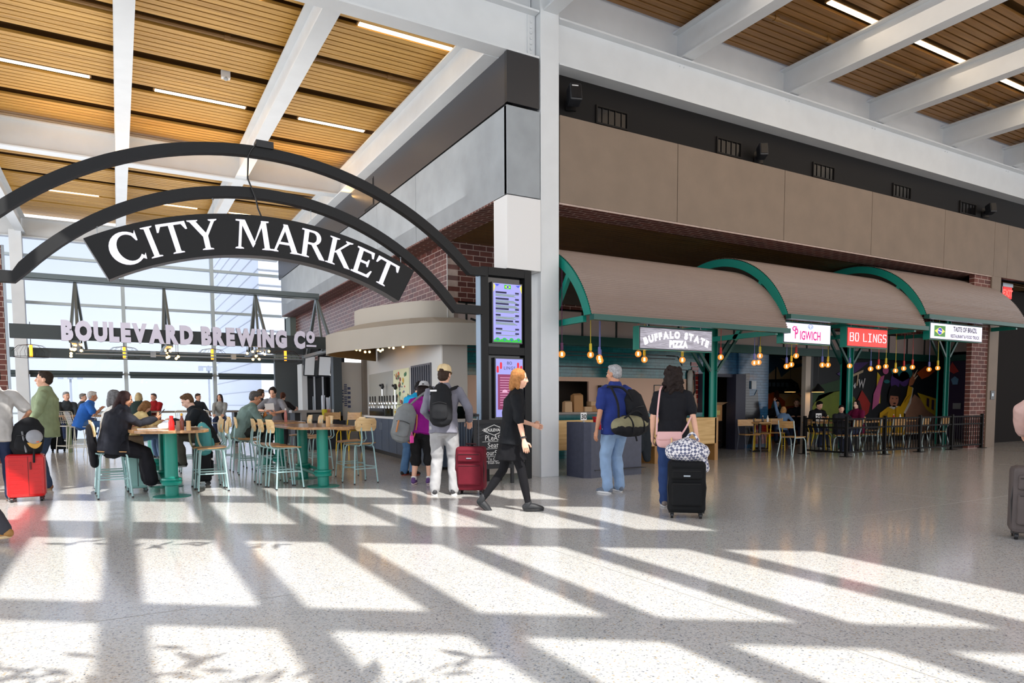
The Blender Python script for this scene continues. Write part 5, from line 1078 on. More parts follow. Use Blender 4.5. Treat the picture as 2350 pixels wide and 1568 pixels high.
def make_stool(lab):
    t = thing('bar_stool', lab, 'stool', (0,0,0), 0, 'mint framed stools of the food hall')
    m = MB(); n = 8; vs = []
    for j in range(n+1):
        v = -1+2*j/n; y = v*.19
        for i in range(n+1):
            u = -1+2*i/n; x = u*.2*(1-.12*(v*v if v > 0 else v*v*.5)); vs.append((x, y, .635-.012*(1-u*u)+(.015*v*v if v < 0 else -.012*v*v)))
    k = (n+1)**2; vs += [(x*.98,y*.98,z-.014) for x,y,z in vs]; fs = []
    for j in range(n):
        for i in range(n):
            a = j*(n+1)+i; fs += [(a,a+1,a+n+2,a+n+1),(k+a,k+a+n+1,k+a+n+2,k+a+1)]
    ed = [i for i in range(n)]
    for i in range(n): fs += [(i,k+i,k+i+1,i+1),(n*(n+1)+i+1,k+n*(n+1)+i+1,k+n*(n+1)+i,n*(n+1)+i),((i+1)*(n+1),k+(i+1)*(n+1),k+i*(n+1),i*(n+1)),(i*(n+1)+n,k+i*(n+1)+n,k+(i+1)*(n+1)+n,(i+1)*(n+1)+n)]
    m.add(vs, fs).build('seat', SEATW, t, smooth=True)
    b = curved_slab(.37,.2,.014,.03); b.v = [(x,y-.245,z+.93-.0*y) for x,y,z in b.v]
    b.v = [(x,y-(z-.93)*.12,z) for x,y,z in b.v]; bk = b.build('backrest', BIRCH, t, smooth=True)
    for s in (-1,1): MB().ball((s*.085,-.235,.93),(.01,.006,.01),seg=8,rings=5).build('bolt', mat('bolt_dark',(70,72,74),.3,metal=.6), bk)
    for sx in (-1,1):
        for sy in (-1,1):
            m = MB().tube([(sx*.205,sy*.2,.012),(sx*.165,sy*.155,.56),(sx*.15,sy*.14,.6),(sx*.11,sy*.12,.612)], .0115, 8).tube([(sx*.206,sy*.201,0),(sx*.205,sy*.2,.02)], .0135, 8, 1); m.build('leg', [MINT, BLACK], t, smooth=True)
    m = MB()
    for s in (-1,1): m.tube([(s*.1,.12,.608),(s*.1,-.17,.6),(s*.1,-.225,.615),(s*.1,-.255,.66),(s*.095,-.24,.8),(s*.085,-.222,.9),(s*.085,-.23,.95)], .0105, 8)
    m.build('back_frame', MINT, t, smooth=True)
    m = MB(); z = .24; q = .188
    m.tube([(-q,q,z),(q,q,z)],.009,6).tube([(-q,-q,z),(q,-q,z)],.009,6).tube([(-q,-q,z+.02),(-q,q,z+.02)],.009,6).tube([(q,-q,z+.02),(q,q,z+.02)],.009,6); m.build('foot_rail', MINT, t, smooth=True)
    return t
def facing(a): return math.radians(-29.8-a)      # 0 = away from the viewer, 90 = to the right
st0 = make_stool('mint framed stool under the person in the black jacket')
def put_stool(x, y, rz, lab, first=[True]):
    if first[0]:
        first[0] = False; st0.location = (x,y,0); st0.rotation_euler.z = rz; st0['label'] = lab; return st0
    return dup(st0, (x,y,0), rz, lab)
EAST, WEST = -PI/2, PI/2
put_stool(-6.24,.98,EAST+.05,'mint framed stool under the person in the black jacket')
for x,y,r,lb in ((-6.28,1.75,EAST,'mint framed stool under the person in white at the nearest left table'),(-6.3,2.35,EAST,'mint framed stool beyond the person in white'),(-5.0,1.06,WEST-.05,'empty mint framed stool right of the nearest left table, nearer of two'),(-5.02,1.5,WEST,'empty mint framed stool right of the nearest left table, farther of two'),(-4.95,2.25,WEST,'mint framed stool under the person in the dark jacket looking down'),
    (-4.02,.78,EAST+.1,'empty mint framed stool left of the nearest right table, nearest of three'),(-4.07,1.22,EAST,'empty mint framed stool left of the nearest right table, middle of three'),(-4.1,1.66,EAST-.05,'empty mint framed stool left of the nearest right table, farthest of three'),
    (-4.12,3.35,EAST-.1,'empty mint framed stool at the second right table, nearer than the person in grey green'),(-4.15,4.0,EAST,'mint framed stool under the person in the grey green sweater'),(-4.2,4.75,EAST,'empty mint framed stool beyond the person in the grey green sweater'),
    (-2.86,.86,.2,'empty mint framed stool at right whose back faces the viewer'),(-2.75,1.75,WEST,'empty mint framed stool right of the nearest right table, farther side'),(-2.85,3.4,WEST,'empty pale backed stool right of the second right table, nearest of three'),(-2.85,4.1,WEST,'empty pale backed stool right of the second right table, middle of three'),(-2.9,4.8,WEST,'empty pale backed stool right of the second right table, farthest of three'),
    (-5.0,4.3,WEST,'empty mint framed stool behind the person in the dark jacket, nearer'),(-5.02,5.0,WEST,'empty mint framed stool behind the person in the dark jacket, farther')):
    put_stool(x,y,r,lb)
TT = wood('walnut_top', (150,108,68), (184,142,98), 1, 1.2, .16)
def high_table(x, y, L, lab):
    t = thing('high_table', lab, 'table', (x,y,0), 0, 'high tables on green pillars')
    m = MB(); n = 40; out = []
    for k in range(n):
        a = 2*PI*k/n; c, s = math.cos(a), math.sin(a); e = .42
        out.append((math.copysign(abs(c)**e,c)*.5*(1-.0*abs(s)), math.copysign(abs(s)**.55,s)*L/2))
    m.prism(out, lambda a,b: (a,b,.88), lambda a,b: (a,b,.917)); m.build('tabletop', TT, t, bev=.004)
    for sy in (-1,1):
        yy = sy*.66
        lg = MB().tube([(0,yy,.012),(0,yy,.88)], .085, 24).build('pillar', GREEN, t, smooth=True)
        MB().lathe([(.24,0),(.24,.008),(.1,.014)], (0,yy,0), 32).build('base_plate', GREEN, lg, smooth=True)
        MB().lathe([(.09,.15),(.125,.16),(.13,.19),(.115,.21),(.13,.23),(.125,.25),(.09,.26)], (0,yy,0), 24).build('collar', GREEN, lg, smooth=True)
    MB().tube([(-.11,-.62,.2),(-.11,.62,.2)],.026,10).tube([(.11,-.62,.2),(.11,.62,.2)],.026,10).build('foot_rail', GREEN, t, smooth=True)
    return t
high_table(-5.56,1.32,2.5,'high walnut table on green pillars where the person in the black jacket sits')
high_table(-3.48,1.38,2.3,'empty high walnut table on green pillars, nearest on the right')
high_table(-3.5,4.5,2.3,'high walnut table on green pillars where the person in grey green sits')
high_table(-5.6,4.7,2.3,'high walnut table on green pillars behind the nearest left table')
# table things
tp = .917
HOT = mat('hot_sauce', (200,110,20), .2)
bottle(-5.55,.42,tp,KET,'red ketchup bottle on the nearest left table',.19,.038,cap=KET,neck=.6)
bottle(-5.42,.5,tp,mat('sauce_brown',(120,50,26),.2),'tall sauce bottle with yellow cap on the nearest left table',.22,.028,cap=MUS)
bottle(-5.5,-.02,tp,mat('pepper_brown',(96,70,56),.4),'brown pepper shaker on the nearest left table',.13,.026,neck=.95,name='shaker',cap=mat('pepper_brown',(96,70,56),.4))
bottle(-5.38,-.02,tp,mat('salt_tan',(206,164,110),.4),'tan salt shaker on the nearest left table',.13,.028,neck=.95,name='shaker',cap=mat('salt_tan',(206,164,110),.4))
bottle(-3.72,4.0,tp,HOT,'orange hot sauce bottle on the second right table',.24,.036)
bottle(-3.35,3.95,tp,mat('pink_bottle',(200,120,110),.15),'clear bottle with red liquid on the second right table',.26,.03,cap=CAPW)
tag(MB().lathe([(.032,0),(.032,.15)],seg=16).build('wood_shaker', wood('shaker_wood',(190,146,92),(216,176,120),2,2), loc=(-3.42,.6,tp), smooth=True), 'plain wooden shaker on the empty high table', 'shaker')
tag(MB().tube([(-5.95,.6,.93),(-5.72,.62,.93)],.006,6).lathe([(.12,.0),(.13,.015)],(-5.7,.75,.917),20).build('plate', WHITE), 'white plate with a fork on the nearest left table', 'plate')
tag(MB().ball((0,0,.04),(.1,.08,.05)).ball((.06,.05,.06),(.06,.06,.04)).build('paper_wrap', WHITE, loc=(-5.6,.85,tp)), 'crumpled white paper wrap on the nearest left table', 'paper')
blk('paper_sheet','white paper sheet on the nearest left table before the dark jacket','paper',-5.28,1.6,tp,.3,.22,.003,WHITE)
# yellow low chairs and wire stools at the far counter
yl = cafe_chair('yl', YELC, 'yellow framed chair with brown back by the far bar, left', (PF(765,1032).x,PF(765,1032).y,0), 2.9, 'yellow chairs by the far bar'); yl.scale = (1.1,1.1,1.25)
c2 = dup(yl, (PF(800,1034).x,PF(800,1034).y,0), 2.2, 'yellow framed chair by the far bar, right', 'yellow chairs by the far bar')
WIRE = mat('cream_wire', (222,220,206), .4)
def wire_stool(lab):
    t = thing('wire_stool', lab, 'stool', (0,0,0), 0, 'cream wire stools'); z = .74
    m = MB()
    for i in range(9):
        u = -.2+.4*i/8; m.tube([(u,.2,z),(u,-.2,z)],.004,4).tube([(-.2,u,z),(.2,u,z)],.004,4)
    m.tube([(-.2,-.2,z),(.2,-.2,z),(.2,.2,z),(-.2,.2,z)],.009,6,closed=True).build('seat', WIRE, t)
    m = MB(); bk = lambda u, v: (u, -.2-.1*v, z+.02+.33*v)
    for i in range(9): u = -.2+.4*i/8; m.tube([bk(u,.1),bk(u,1)],.004,4)
    for j in range(7): m.tube([bk(-.2,.2+.8*j/6),bk(.2,.2+.8*j/6)],.004,4)
    m.tube([bk(-.2,0),bk(-.2,.95),bk(-.15,1.03),bk(.15,1.03),bk(.2,.95),bk(.2,0)],.009,6).build('backrest', WIRE, t)
    for sx in (-1,1):
        for sy in (-1,1): MB().tube([(sx*.19,sy*.19,z),(sx*.25,sy*.25,0)],.009,6).build('leg', WIRE, t)
    MB().tube([(-.235,-.235,.25),(.235,-.235,.25),(.235,.235,.25),(-.235,.235,.25)],.007,6,closed=True).build('foot_ring', WIRE, t); return t
q = PF(190,1050); ws0 = wire_stool('cream wire stool under the person in the blue polo'); ws0.location = q; ws0.rotation_euler.z = facing(70)
for px, py, a, lb in ((228,1046,-60,'cream wire stool right of the person in the blue polo'),(165,1046,120,'cream wire stool behind the person in the blue polo'),(290,1030,0,'cream wire stool at the grey far counter, left'),(430,1032,-10,'cream wire stool at the grey far counter beyond the dark jacket'),(478,1032,5,'cream wire stool at the grey far counter, right'),(592,1036,10,'cream wire stool behind the person in the black t-shirt'),(618,1042,0,'cream wire stool left of the person standing in grey')):
    p = PF(px,py); dup(ws0, (p.x,p.y,0), facing(a), lb)
# far counters
def counter(name, lab, x0, x1, y0, y1, h, m, pm):
    t = thing(name, lab, 'counter', (0,0,0)); MB().box(x0,x1,y0,y1,h-.06,h).build('worktop', m, t)
    for x in (x0+.1,(x0+x1)/2,x1-.1): MB().box(x-.05,x+.05,y0+.1,y1-.1,0,h-.06).build('leg', pm, t)
    return t
GT = mat('grey_wood', (150,142,136), .4)
p, q = PY(335,955,14.2), PY(548,958,14.2); counter('long_counter','long grey counter before the glass where people sit facing out', p.x, q.x, 14.0, 14.8, 1.07, GT, BLACK)
p, q = PY(125,945,12.4), PY(222,945,12.4); counter('long_counter','long brown wood counter at left where the person in the blue polo sits', p.x-.6, q.x+.3, 11.8, 12.9, 1.0, wood('counter_wood',(140,100,64),(176,134,92),0,1), mat('olive_base',(110,124,92),.5))
# ================================================================= people
from mathutils import noise
def ellchain(mb, pts, rad, side=(1,0,0), seg=14, m=0, flat0=1.0):
    pts = [V(p) for p in pts]; rad = [r if isinstance(r, tuple) else (r, r) for r in rad]; n = len(pts)
    P, Rr = [], []
    t0 = (pts[0]-pts[1]).normalized(); t1 = (pts[-1]-pts[-2]).normalized()
    def capd(r): return min(r)*.9
    P.append(pts[0]+t0*capd(rad[0])*flat0); Rr.append((rad[0][0]*.25, rad[0][1]*.25)); P.append(pts[0]+t0*capd(rad[0])*.7*flat0); q_ = .72 if flat0 > .5 else .97; Rr.append((rad[0][0]*q_, rad[0][1]*q_))
    P += pts; Rr += rad
    P.append(pts[-1]+t1*capd(rad[-1])*.7); Rr.append((rad[-1][0]*.72, rad[-1][1]*.72)); P.append(pts[-1]+t1*capd(rad[-1])); Rr.append((rad[-1][0]*.25, rad[-1][1]*.25))
    vs = []; N = len(P); S = V(side)
    for i in range(N):
        t = (P[min(i+1,N-1)]-P[max(i-1,0)]).normalized(); u = S - t*S.dot(t)
        if u.length < 1e-3: u = V((0,1,0)) - t*t.y
        u.normalize(); w = t.cross(u)
        for k in range(seg):
            a = 2*PI*k/seg; vs.append(P[i]+u*math.cos(a)*Rr[i][0]+w*math.sin(a)*Rr[i][1])
    fs = [(i*seg+k, i*seg+(k+1)%seg, (i+1)*seg+(k+1)%seg, (i+1)*seg+k) for i in range(N-1) for k in range(seg)]
    fs += [tuple(range(seg))[::-1], tuple((N-1)*seg+k for k in range(seg))]
    return mb.add(vs, fs, m)
def remesh(mb, vox, it=4, wr=0, wsc=9, seed=0):
    o = mb.build('tmp', []) if False else None
    me = bpy.data.meshes.new('tmp'); me.from_pydata(mb.v, [], mb.f); o = bpy.data.objects.new('tmp', me); col.objects.link(o)
    r = o.modifiers.new('r', 'REMESH'); r.mode = 'VOXEL'; r.voxel_size = vox
    s = o.modifiers.new('s', 'SMOOTH'); s.iterations = it; s.factor = .5
    ev = to_mesh(o); bpy.data.objects.remove(o); bpy.data.meshes.remove(me)
    out = MB(); n = len(ev.vertices); co = np.empty(n*3); ev.vertices.foreach_get('co', co); co = co.reshape(-1,3)
    if wr:
        no = np.empty(n*3); ev.vertices.foreach_get('normal', no); no = no.reshape(-1,3)
        d = np.array([.35-1.6*abs(noise.noise(V((p[0]*wsc*.8+seed+p[2]*2, p[1]*wsc*.8, p[2]*wsc*.7+p[0]*3))))+.35*noise.noise(V((p[0]*24, p[1]*24, p[2]*18+seed))) for p in co]); co = co + no*(d*wr)[:,None]
    out.v = [tuple(p) for p in co.tolist()]; out.f = [tuple(p.vertices) for p in ev.polygons]; out.m = [0]*len(out.f)
    bpy.data.meshes.remove(ev); return out
def ik(a, c, l1, l2, pole):
    a, c, pole = V(a), V(c), V(pole); d = c-a; L = min(d.length, (l1+l2)*.999); c = a+d.normalized()*L; d = d.normalized()
    x = (l1*l1-l2*l2+L*L)/(2*L); h = math.sqrt(max(0, l1*l1-x*x)); pp = pole-d*pole.dot(d)
    pp = pp.normalized() if pp.length > 1e-5 else V((0,-1,0)); return a+d*x+pp*h, c
SK = {'light': (226,176,150), 'tan': (196,142,112), 'pale': (236,196,176), 'brown': (160,108,80)}
def cloth(c, b=.12): return mat('cloth_%d_%d_%d' % tuple(c), c, .8, var=.13, vscale=7, bump=b, bscale=26, spec=.2)
def person(lab, loc, rz, h=1.74, g=1.0, fem=False, hip=None, lean=0, side=0, head=(0,0), ank=None, wr=None, poles=None, kp=None, curl=(.35,.35), palm=None, vox=.013,
           top=((90,90,90),'long',0.0,.014), bot=((50,60,90),'long',.012), shoe=((60,60,60),(230,230,230)), hair=('short',(60,46,38)), skin='light', socks=None, hat=None, extra=None, grp=None, toe=(0,0), seatlike=False, foot_pitch=(0,0)):
    s = h/1.75; t = thing('person', lab, 'person', loc, rz, grp)
    hip = V(hip or (0,0,.92*s)); lw = (.165*s if fem else .185*s)*(.7+.3*g)
    la = math.radians(lean); ls = math.radians(side)
    def dirv(a): return V((math.sin(ls), math.sin(a)*math.cos(ls), math.cos(a)*math.cos(ls)))
    d1, d2_, d3 = dirv(la*.7), dirv(la*1.0), dirv(la*1.25)
    waist = hip+d1*.15*s; chest = waist+d2_*.2*s; neck = chest+d3*.17*s
    X = V((math.cos(ls),0,-math.sin(ls))); sh = [neck-d3*.055*s+X*k*lw for k in (-1,1)]
    hy, hp = math.radians(head[0]), math.radians(head[1])
    up = (d3+V((0,0,1.2))).normalized()
    Rm_ = Matrix.Rotation(-hy, 3, 'Z') @ Matrix.Rotation(-hp, 3, 'X')      # + yaw turns right, + pitch looks down
    hx, hf, hu = Rm_ @ V((1,0,0)), Rm_ @ V((0,1,0)), Rm_ @ V((0,0,1))
    hc = neck+up*.082*s+hu*.082*s+hf*.02*s; k = s*(.96 if fem else 1.0)
    H = lambda x,y,z: hc+hx*x*k+hf*y*k+hu*z*k
    hj = [hip+X*q*.088*s-V((0,0,.01)) for q in (-1,1)]
    ank = ank or [(-.1*s,-.02,.075*s),(.1*s,-.02,.075*s)]; kp = kp or [(0,1,.05),(0,1,.05)]
    kn, an = [], []
    for i in range(2):
        a_, b_ = ik(hj[i], ank[i], .435*s, .42*s, kp[i]); kn.append(a_); an.append(b_)
    wr = wr or [(-.25*s,.03,.84*s),(.25*s,.03,.84*s)]; poles = poles or [(-.4,-1,-.2),(.4,-1,-.2)]
    el, wt = [], []
    for i in range(2):
        a_, b_ = ik(sh[i], wr[i], .285*s, .255*s, poles[i]); el.append(a_); wt.append(b_)
    gx = g; F = 1 if fem else 0
    TR_ = [(hip-d1*.05*s, (.155+.012*F, .112)), (hip+d1*.03*s, (.16+.008*F, .115)), (waist, (.145-.012*F, .102)), (chest-d2_*.06*s, (.155-.012*F, .112)), (chest+d2_*.06*s, (.17-.02*F, .112)), (neck-d3*.075*s, (.16-.02*F, .085)), (neck-d3*.01*s, (.075, .06))]
    def torso(mb, pad, a=0, b=7, hem=0):
        rows = TR_[a:b]; pts = [p for p,_ in rows]; rr = [(r[0]*s*gx+pad, r[1]*s*(gx*1.12-.12)+pad) for _,r in rows]
        if hem: pts = [pts[0]-d1*hem]+pts; rr = [(rr[0][0]+.012, rr[0][1]+.012)]+rr
        ellchain(mb, pts, rr, X, 18, 0, .08 if hem else 1.0)
    def arm(mb, i, pad, fr=1.0, flare=0):
        S, E, W = sh[i], el[i], wt[i]; ag = (.75+.25*g)
        pts = [S-X*(-1,1)[i]*.035*s, S, S.lerp(E,.5), E, E.lerp(W,.5), W]; rr = [.058,.055,.046,.039,.037,.027]
        if fr < .99: 
            pts = [S-X*(-1,1)[i]*.035*s, S, S.lerp(E,fr*.6), S.lerp(E,fr)]; rr = [.06,.057,.052,.05]
        ellchain(mb, pts, [r*s*ag+pad+(flare if j == len(rr)-1 else 0) for j,r in enumerate(rr)], (0,1,.3), 12)
    def leg(mb, i, pad, fr=1.0, cuff=0):
        A, K, B = hj[i], kn[i], an[i]; lg_ = .7+.3*g
        pts = [A, A.lerp(K,.4), K, K.lerp(B,.4), B]; rr = [.088,.078,.057,.055,.037]
        if fr < .99: e = K.lerp(B,fr); pts = [A, A.lerp(K,.4), K, e]; rr = [.088,.078,.062,.062]
        ellchain(mb, pts, [r*s*lg_+pad+(cuff if j == len(rr)-1 else 0) for j,r in enumerate(rr)], X, 14)
    # body
    mb = MB(); torso(mb, -.006)
    for i in range(2): arm(mb, i, -.004); leg(mb, i, -.004)
    ellchain(mb, [neck-d3*.03*s, H(0,-.012,-.06)], [.064*s,.058*s], X, 12)
    mb.ball(H(0,-.012,.028), 1); mb.v[-62:]
    def blob(x,y,z,rx,ry,rz,seg=14,rings=9):
        q = MB().ball((0,0,0),(rx*k,ry*k,rz*k),seg=seg,rings=rings); c = H(x,y,z)
        mb.add([c+hx*p[0]+hf*p[1]+hu*p[2] for p in q.v], q.f)
    nv = 12*6+2; mb.v = mb.v[:-nv]; nf = 12*5+24; mb.f = mb.f[:len(mb.f)-(12*7-0)]; mb.m = mb.m[:len(mb.f)]
    blob(0,-.012,.03,.076,.096,.088); blob(0,.02,-.042,.06,.066,.07); blob(0,.052,-.092,.026,.028,.022); blob(0,.068,.018,.05,.022,.014); blob(-.034,.056,-.028,.026,.026,.024); blob(.034,.056,-.028,.026,.026,.024)
    ellchain(mb, [H(0,.086,.012),H(0,.104,-.026)], [.009*k,.0145*k], hx, 8); blob(0,.082,-.063,.025,.013,.012)
    for q in (-1,1): blob(q*.077,-.008,-.012,.011,.022,.032,8,6)
    hands = []
    for i in range(2):
        W, sg_ = wt[i], (-1,1)[i]; d = (W-el[i]).normalized()
        n = V(palm[i]) if palm and palm[i] else V((-sg_,0,0)); n = (n-d*n.dot(d)); n = n.normalized() if n.length > .05 else V((0,0,-1))
        th = d.cross(n)*sg_*-1 if sg_ < 0 else d.cross(n); th = th if sg_ > 0 else d.cross(n)*-1
        ellchain(mb, [W, W+d*.05*s, W+d*.085*s], [(.03*s,.02*s),(.042*s,.02*s),(.04*s,.016*s)], th, 10); hands.append((W,d,n,th,curl[i]))
    mb = remesh(mb, vox, 3)
    for W,d,n,th,cu in hands:
        for j, L in enumerate((.072,.082,.076,.058)):
            p = W+d*.08*s+th*(.029-.019*j)*s; dd = d.copy(); pts = [p-d*.02*s]; pts.append(p)
            for q in range(3):
                a = cu*(.6+.5*q); dd = (dd*math.cos(a)+n*math.sin(a)).normalized(); p = p+dd*L*s*(.42,.32,.26)[q]; pts.append(p)
            mb.tube(pts, [.0095*s,.0095*s,.009*s,.008*s,.006*s], 7)
        p = W+d*.025*s+th*.028*s; q1 = p+(d*.6+th*.7+n*.35).normalized()*.04*s; q2 = q1+(d*.9+th*.2+n*(.3+cu)).normalized()*.035*s; mb.tube([p-th*.01, q1, q2, q2+(q2-q1)*.35], [.0125*s,.0115*s,.01*s,.006*s], 7)
    lc = H(0,.092,-.063)
    mb.m = []
    for f in mb.f:
        c = V(mb.v[f[0]])-lc; mb.m.append(1 if (c.dot(hx)/(.021*k))**2+(c.dot(hu)/(.009*k))**2 < 1 and abs(c.dot(hf)) < .02*k else 0)
    sc_ = SK[skin]; skm = mat('skin_'+skin, sc_, .55, var=.06, vscale=14, spec=.35); lip = mat('lips_'+skin, tuple(int(v*f) for v, f in zip(sc_, (.82,.62,.62))), .45)
    mb.build('body', [skm, lip], t, smooth=True, autos=False)
    eb = MB()
    for q in (-1,1):
        em = MB().ball(H(q*.031,.066,-.001), .0115*k, seg=10, rings=7).ball(H(q*.031,.0725,-.001), .0068*k, 1, seg=8, rings=5); em.build('eye', [mat('eye_white',(232,228,224),.2), mat('iris',(50,36,28),.15)], t, smooth=True)
    hs, hcol = hair; hm = mat('hair_%d_%d_%d' % tuple(hcol), hcol, .7, var=.3, vscale=40, bump=.3, bscale=90, spec=.15)
    bw = MB()
    for q in (-1,1): bw.tube([H(q*.018,.088,.018),H(q*.035,.086,.023),H(q*.052,.072,.017)], [.003*k,.0045*k,.002*k], 5)
    bw.build('eyebrows', hm if hs != 'grey' else hm, t, smooth=True)
    # hair
    if hs != 'none':
        mb = MB(); 
        def hb(x,y,z,rx,ry,rz):
            q = MB().ball((0,0,0),(rx*k,ry*k,rz*k),seg=14,rings=9); c = H(x,y,z); mb.add([c+hx*p[0]+hf*p[1]+hu*p[2] for p in q.v], q.f)
        hb(0,-.024,.045,.083,.098,.085); hb(0,-.05,.0,.08,.066,.075)
        if hs == 'short' and not hat: hb(0,.03,.098,.055,.045,.028)
        if hat: hb(0,-.118,.05,.034,.014,.022); hb(0,-.06,-.045,.075,.05,.05)
        if hs in ('long','bob','curly','ponytail','bun'):
            for q in (-1,1): hb(q*.062,-.005,.03,.026,.07,.06)
        if hs == 'long':
            ellchain(mb, [H(0,-.07,.0), H(0,-.095,-.1), neck+V((0,-.11*s,-.06*s)), neck+V((0,-.15*s,-.28*s))+(d3*-.1)], [(.085*k,.05*k),(.09*k,.05*k),(.09*k,.04*k),(.05*k,.025*k)], hx)
            for q in (-1,1): ellchain(mb, [H(q*.075,-.02,.02),H(q*.085,-.01,-.08),H(q*.09,-.01,-.17)], [.028*k,.03*k,.022*k], hx, 10)
        if hs in ('bob','curly'):
            ellchain(mb, [H(0,-.06,.02), H(0,-.075,-.07), H(0,-.08,-.13 if hs == 'bob' else -.2)], [(.092*k,.06*k),(.1*k,.055*k),(.09*k,.045*k)], hx)
            for q in (-1,1): ellchain(mb, [H(q*.078,-.02,.02),H(q*.09,-.015,-.06),H(q*.088,-.012,-.12)], [.028*k,.032*k,.026*k], hx, 10)
        if hs == 'curly':
            rg = random.Random(2)
            for _ in range(110):
                a, z = rg.uniform(0,2*PI), rg.uniform(-.24,.12); r_ = .1*(1 if z < .04 else math.sqrt(max(.05,1-((z-.04)/.09)**2))) + (.02 if z < -.05 else 0)
                x, y = r_*math.cos(a), r_*math.sin(a)*.95-.025
                if y > .035 and z < .06: continue
                hb(x,y,z,rg.uniform(.016,.028),rg.uniform(.016,.028),rg.uniform(.016,.03))
        if hs == 'ponytail': ellchain(mb, [H(0,-.11,.04),H(0,-.15,-.02),neck+V((0,-.14*s,-.05*s)),neck+V((.0,-.15*s,-.22*s))], [.03*k,.035*k,.03*k,.012*k], hx, 10)
        if hs == 'bun': hb(0,-.13,.06,.04,.04,.04)
        remesh(mb, .009 if hs == 'curly' or vox < .012 else .012, 2, .004, 40).build('hair', hm, t, smooth=True, autos=False)
    if hat:
        kind, hcl = hat; mb = MB(); hmt = cloth(hcl)
        def hb(x,y,z,rx,ry,rz,m=0):
            q = MB().ball((0,0,0),(rx*k,ry*k,rz*k),seg=18,rings=11); c = H(x,y,z); mb.add([c+hx*p[0]+hf*p[1]+hu*p[2] for p in q.v if True], q.f, m)
        if kind == 'cap':
            prof = [(.094,-.0),(.096,.03),(.086,.065),(.06,.092),(.02,.102)]
            vs = [H(r*math.cos(2*PI*a/20)*.93, -.018+r*1.13*math.sin(2*PI*a/20), .04+z) for r,z in prof for a in range(20)]
            mb.add(vs, [(i*20+a,i*20+(a+1)%20,i*20+20+(a+1)%20,i*20+20+a) for i in range(4) for a in range(20)]+[tuple(80+a for a in range(20))]); mb.ball(H(0,-.018,.143), .008*k, seg=8, rings=5)
            for a in range(6): mb.tube([H((r+.0015)*math.cos(2*PI*a/6+.5)*.93, -.018+(r+.0015)*1.13*math.sin(2*PI*a/6+.5), .041+z) for r,z in prof], .0022*k, 4)
            mb.build('cap_crown', hmt, t, smooth=True)
            bm_ = MB(); n = 8; a_ = [H(-.075+.15*i/n, .075+.0*i, .043) for i in range(n+1)]; b_ = [H((-.075+.15*i/n)*.95, .075+.075*math.sin(PI*i/n)**.7, .03-.008*math.sin(PI*i/n)) for i in range(n+1)]
            bm_.add(a_+b_, [(i,i+1,n+2+i,n+1+i) for i in range(n)]).add([p-hu*.006 for p in a_+b_], [(i+1,i,n+1+i,n+2+i) for i in range(n)]); bm_.build('cap_brim', cloth(tuple(int(v*.75) for v in hcl)), t, smooth=True)
        else:
            prof = [(.15,-.03),(.1,.01),(.094,.05),(.08,.09),(.05,.105),(.01,.108)]
            vs = [H(r*math.cos(2*PI*a/22)*.95, -.018+r*1.12*math.sin(2*PI*a/22), .035+z) for r,z in prof for a in range(22)]
            mb.add(vs, [(i*22+a,i*22+(a+1)%22,i*22+22+(a+1)%22,i*22+22+a) for i in range(5) for a in range(22)]+[tuple(110+a for a in range(22))]); mb.build('bucket_hat', hmt, t, smooth=True)
    # clothes
    if bot:
        c, kind, pad = bot; mb = MB()
        torso(mb, pad*.8, 0, 3)
        if kind == 'skirt':
            ellchain(mb, [hip-V((0,0,.30*s)), hip-V((0,0,.14*s)), hip+V((0,0,.05))], [(.165*s*g,.21*s),(.17*s*g,.16*s*g),(.155*s*g,.118*s*g)], X, 16, 0, .05)
        else:
            fr = {'long':1.0,'capri':.3,'short':.02}[kind]
            for i in range(2): leg(mb, i, pad, fr, .012 if kind == 'long' else .01)
        remesh(mb, vox*1.05, 3, .011 if vox < .012 else .006, 9, 3).build('trousers' if kind != 'skirt' else 'skirt', cloth(c), t, smooth=True, autos=False)
        if kind == 'skirt':
            mb = MB()
            for i in range(2): leg(mb, i, .0)
            remesh(mb, vox, 3).build('tights', cloth(c, .03), t, smooth=True, autos=False)
    c, sl, hem, pad = top; mb = MB(); torso(mb, max(pad, (bot[2]*.8 if bot else 0)+.012)+.005, 0 if hem >= 0 else 2, 7, max(hem,0))
    for i in range(2): 
        if sl == 'long': arm(mb, i, pad*.8)
        elif sl == 'short': arm(mb, i, pad*.9, .72, .006)
        elif sl == 'mid': arm(mb, i, pad*.9, .98, .004)
    remesh(mb, vox, 3, .012 if vox < .012 else .007, 8, 7).build('top', cloth(c), t, smooth=True, autos=False)
    # shoes
    uc, so = shoe
    for i in range(2):
        A = an[i]; ya = math.radians(toe[i]); f = V((math.sin(ya), math.cos(ya), 0)); r = V((f.y,-f.x,0)); zz = A.z-.075*s; fp = foot_pitch[i]
        B = V((A.x,A.y,zz)); mb = MB(); ru = f
        def fpnt(y, z): 
            q = y+.05*s; return B+f*(q*math.cos(fp)-.05*s)+V((0,0,z+q*math.sin(-fp)*-1*-1 if False else z-q*math.sin(fp)))
        ellchain(mb, [fpnt(-.045*s,.045*s), fpnt(.01*s,.05*s), fpnt(.08*s,.045*s), fpnt(.165*s,.03*s)], [(.034*s,.042*s),(.038*s,.05*s),(.044*s,.042*s),(.036*s,.026*s)], r, 12)
        ellchain(mb, [fpnt(-.02*s,.05*s), A+V((0,0,.02))], [.042*s,.043*s], r, 10)
        if abs(fp) < .05: mb.v = [(x,y,max(z,zz+.012)) for x,y,z in mb.v]
        sh_ = mb.build('shoe', mat('shoe_%d_%d_%d' % tuple(uc), uc, .6, var=.08, vscale=20), t, smooth=True)
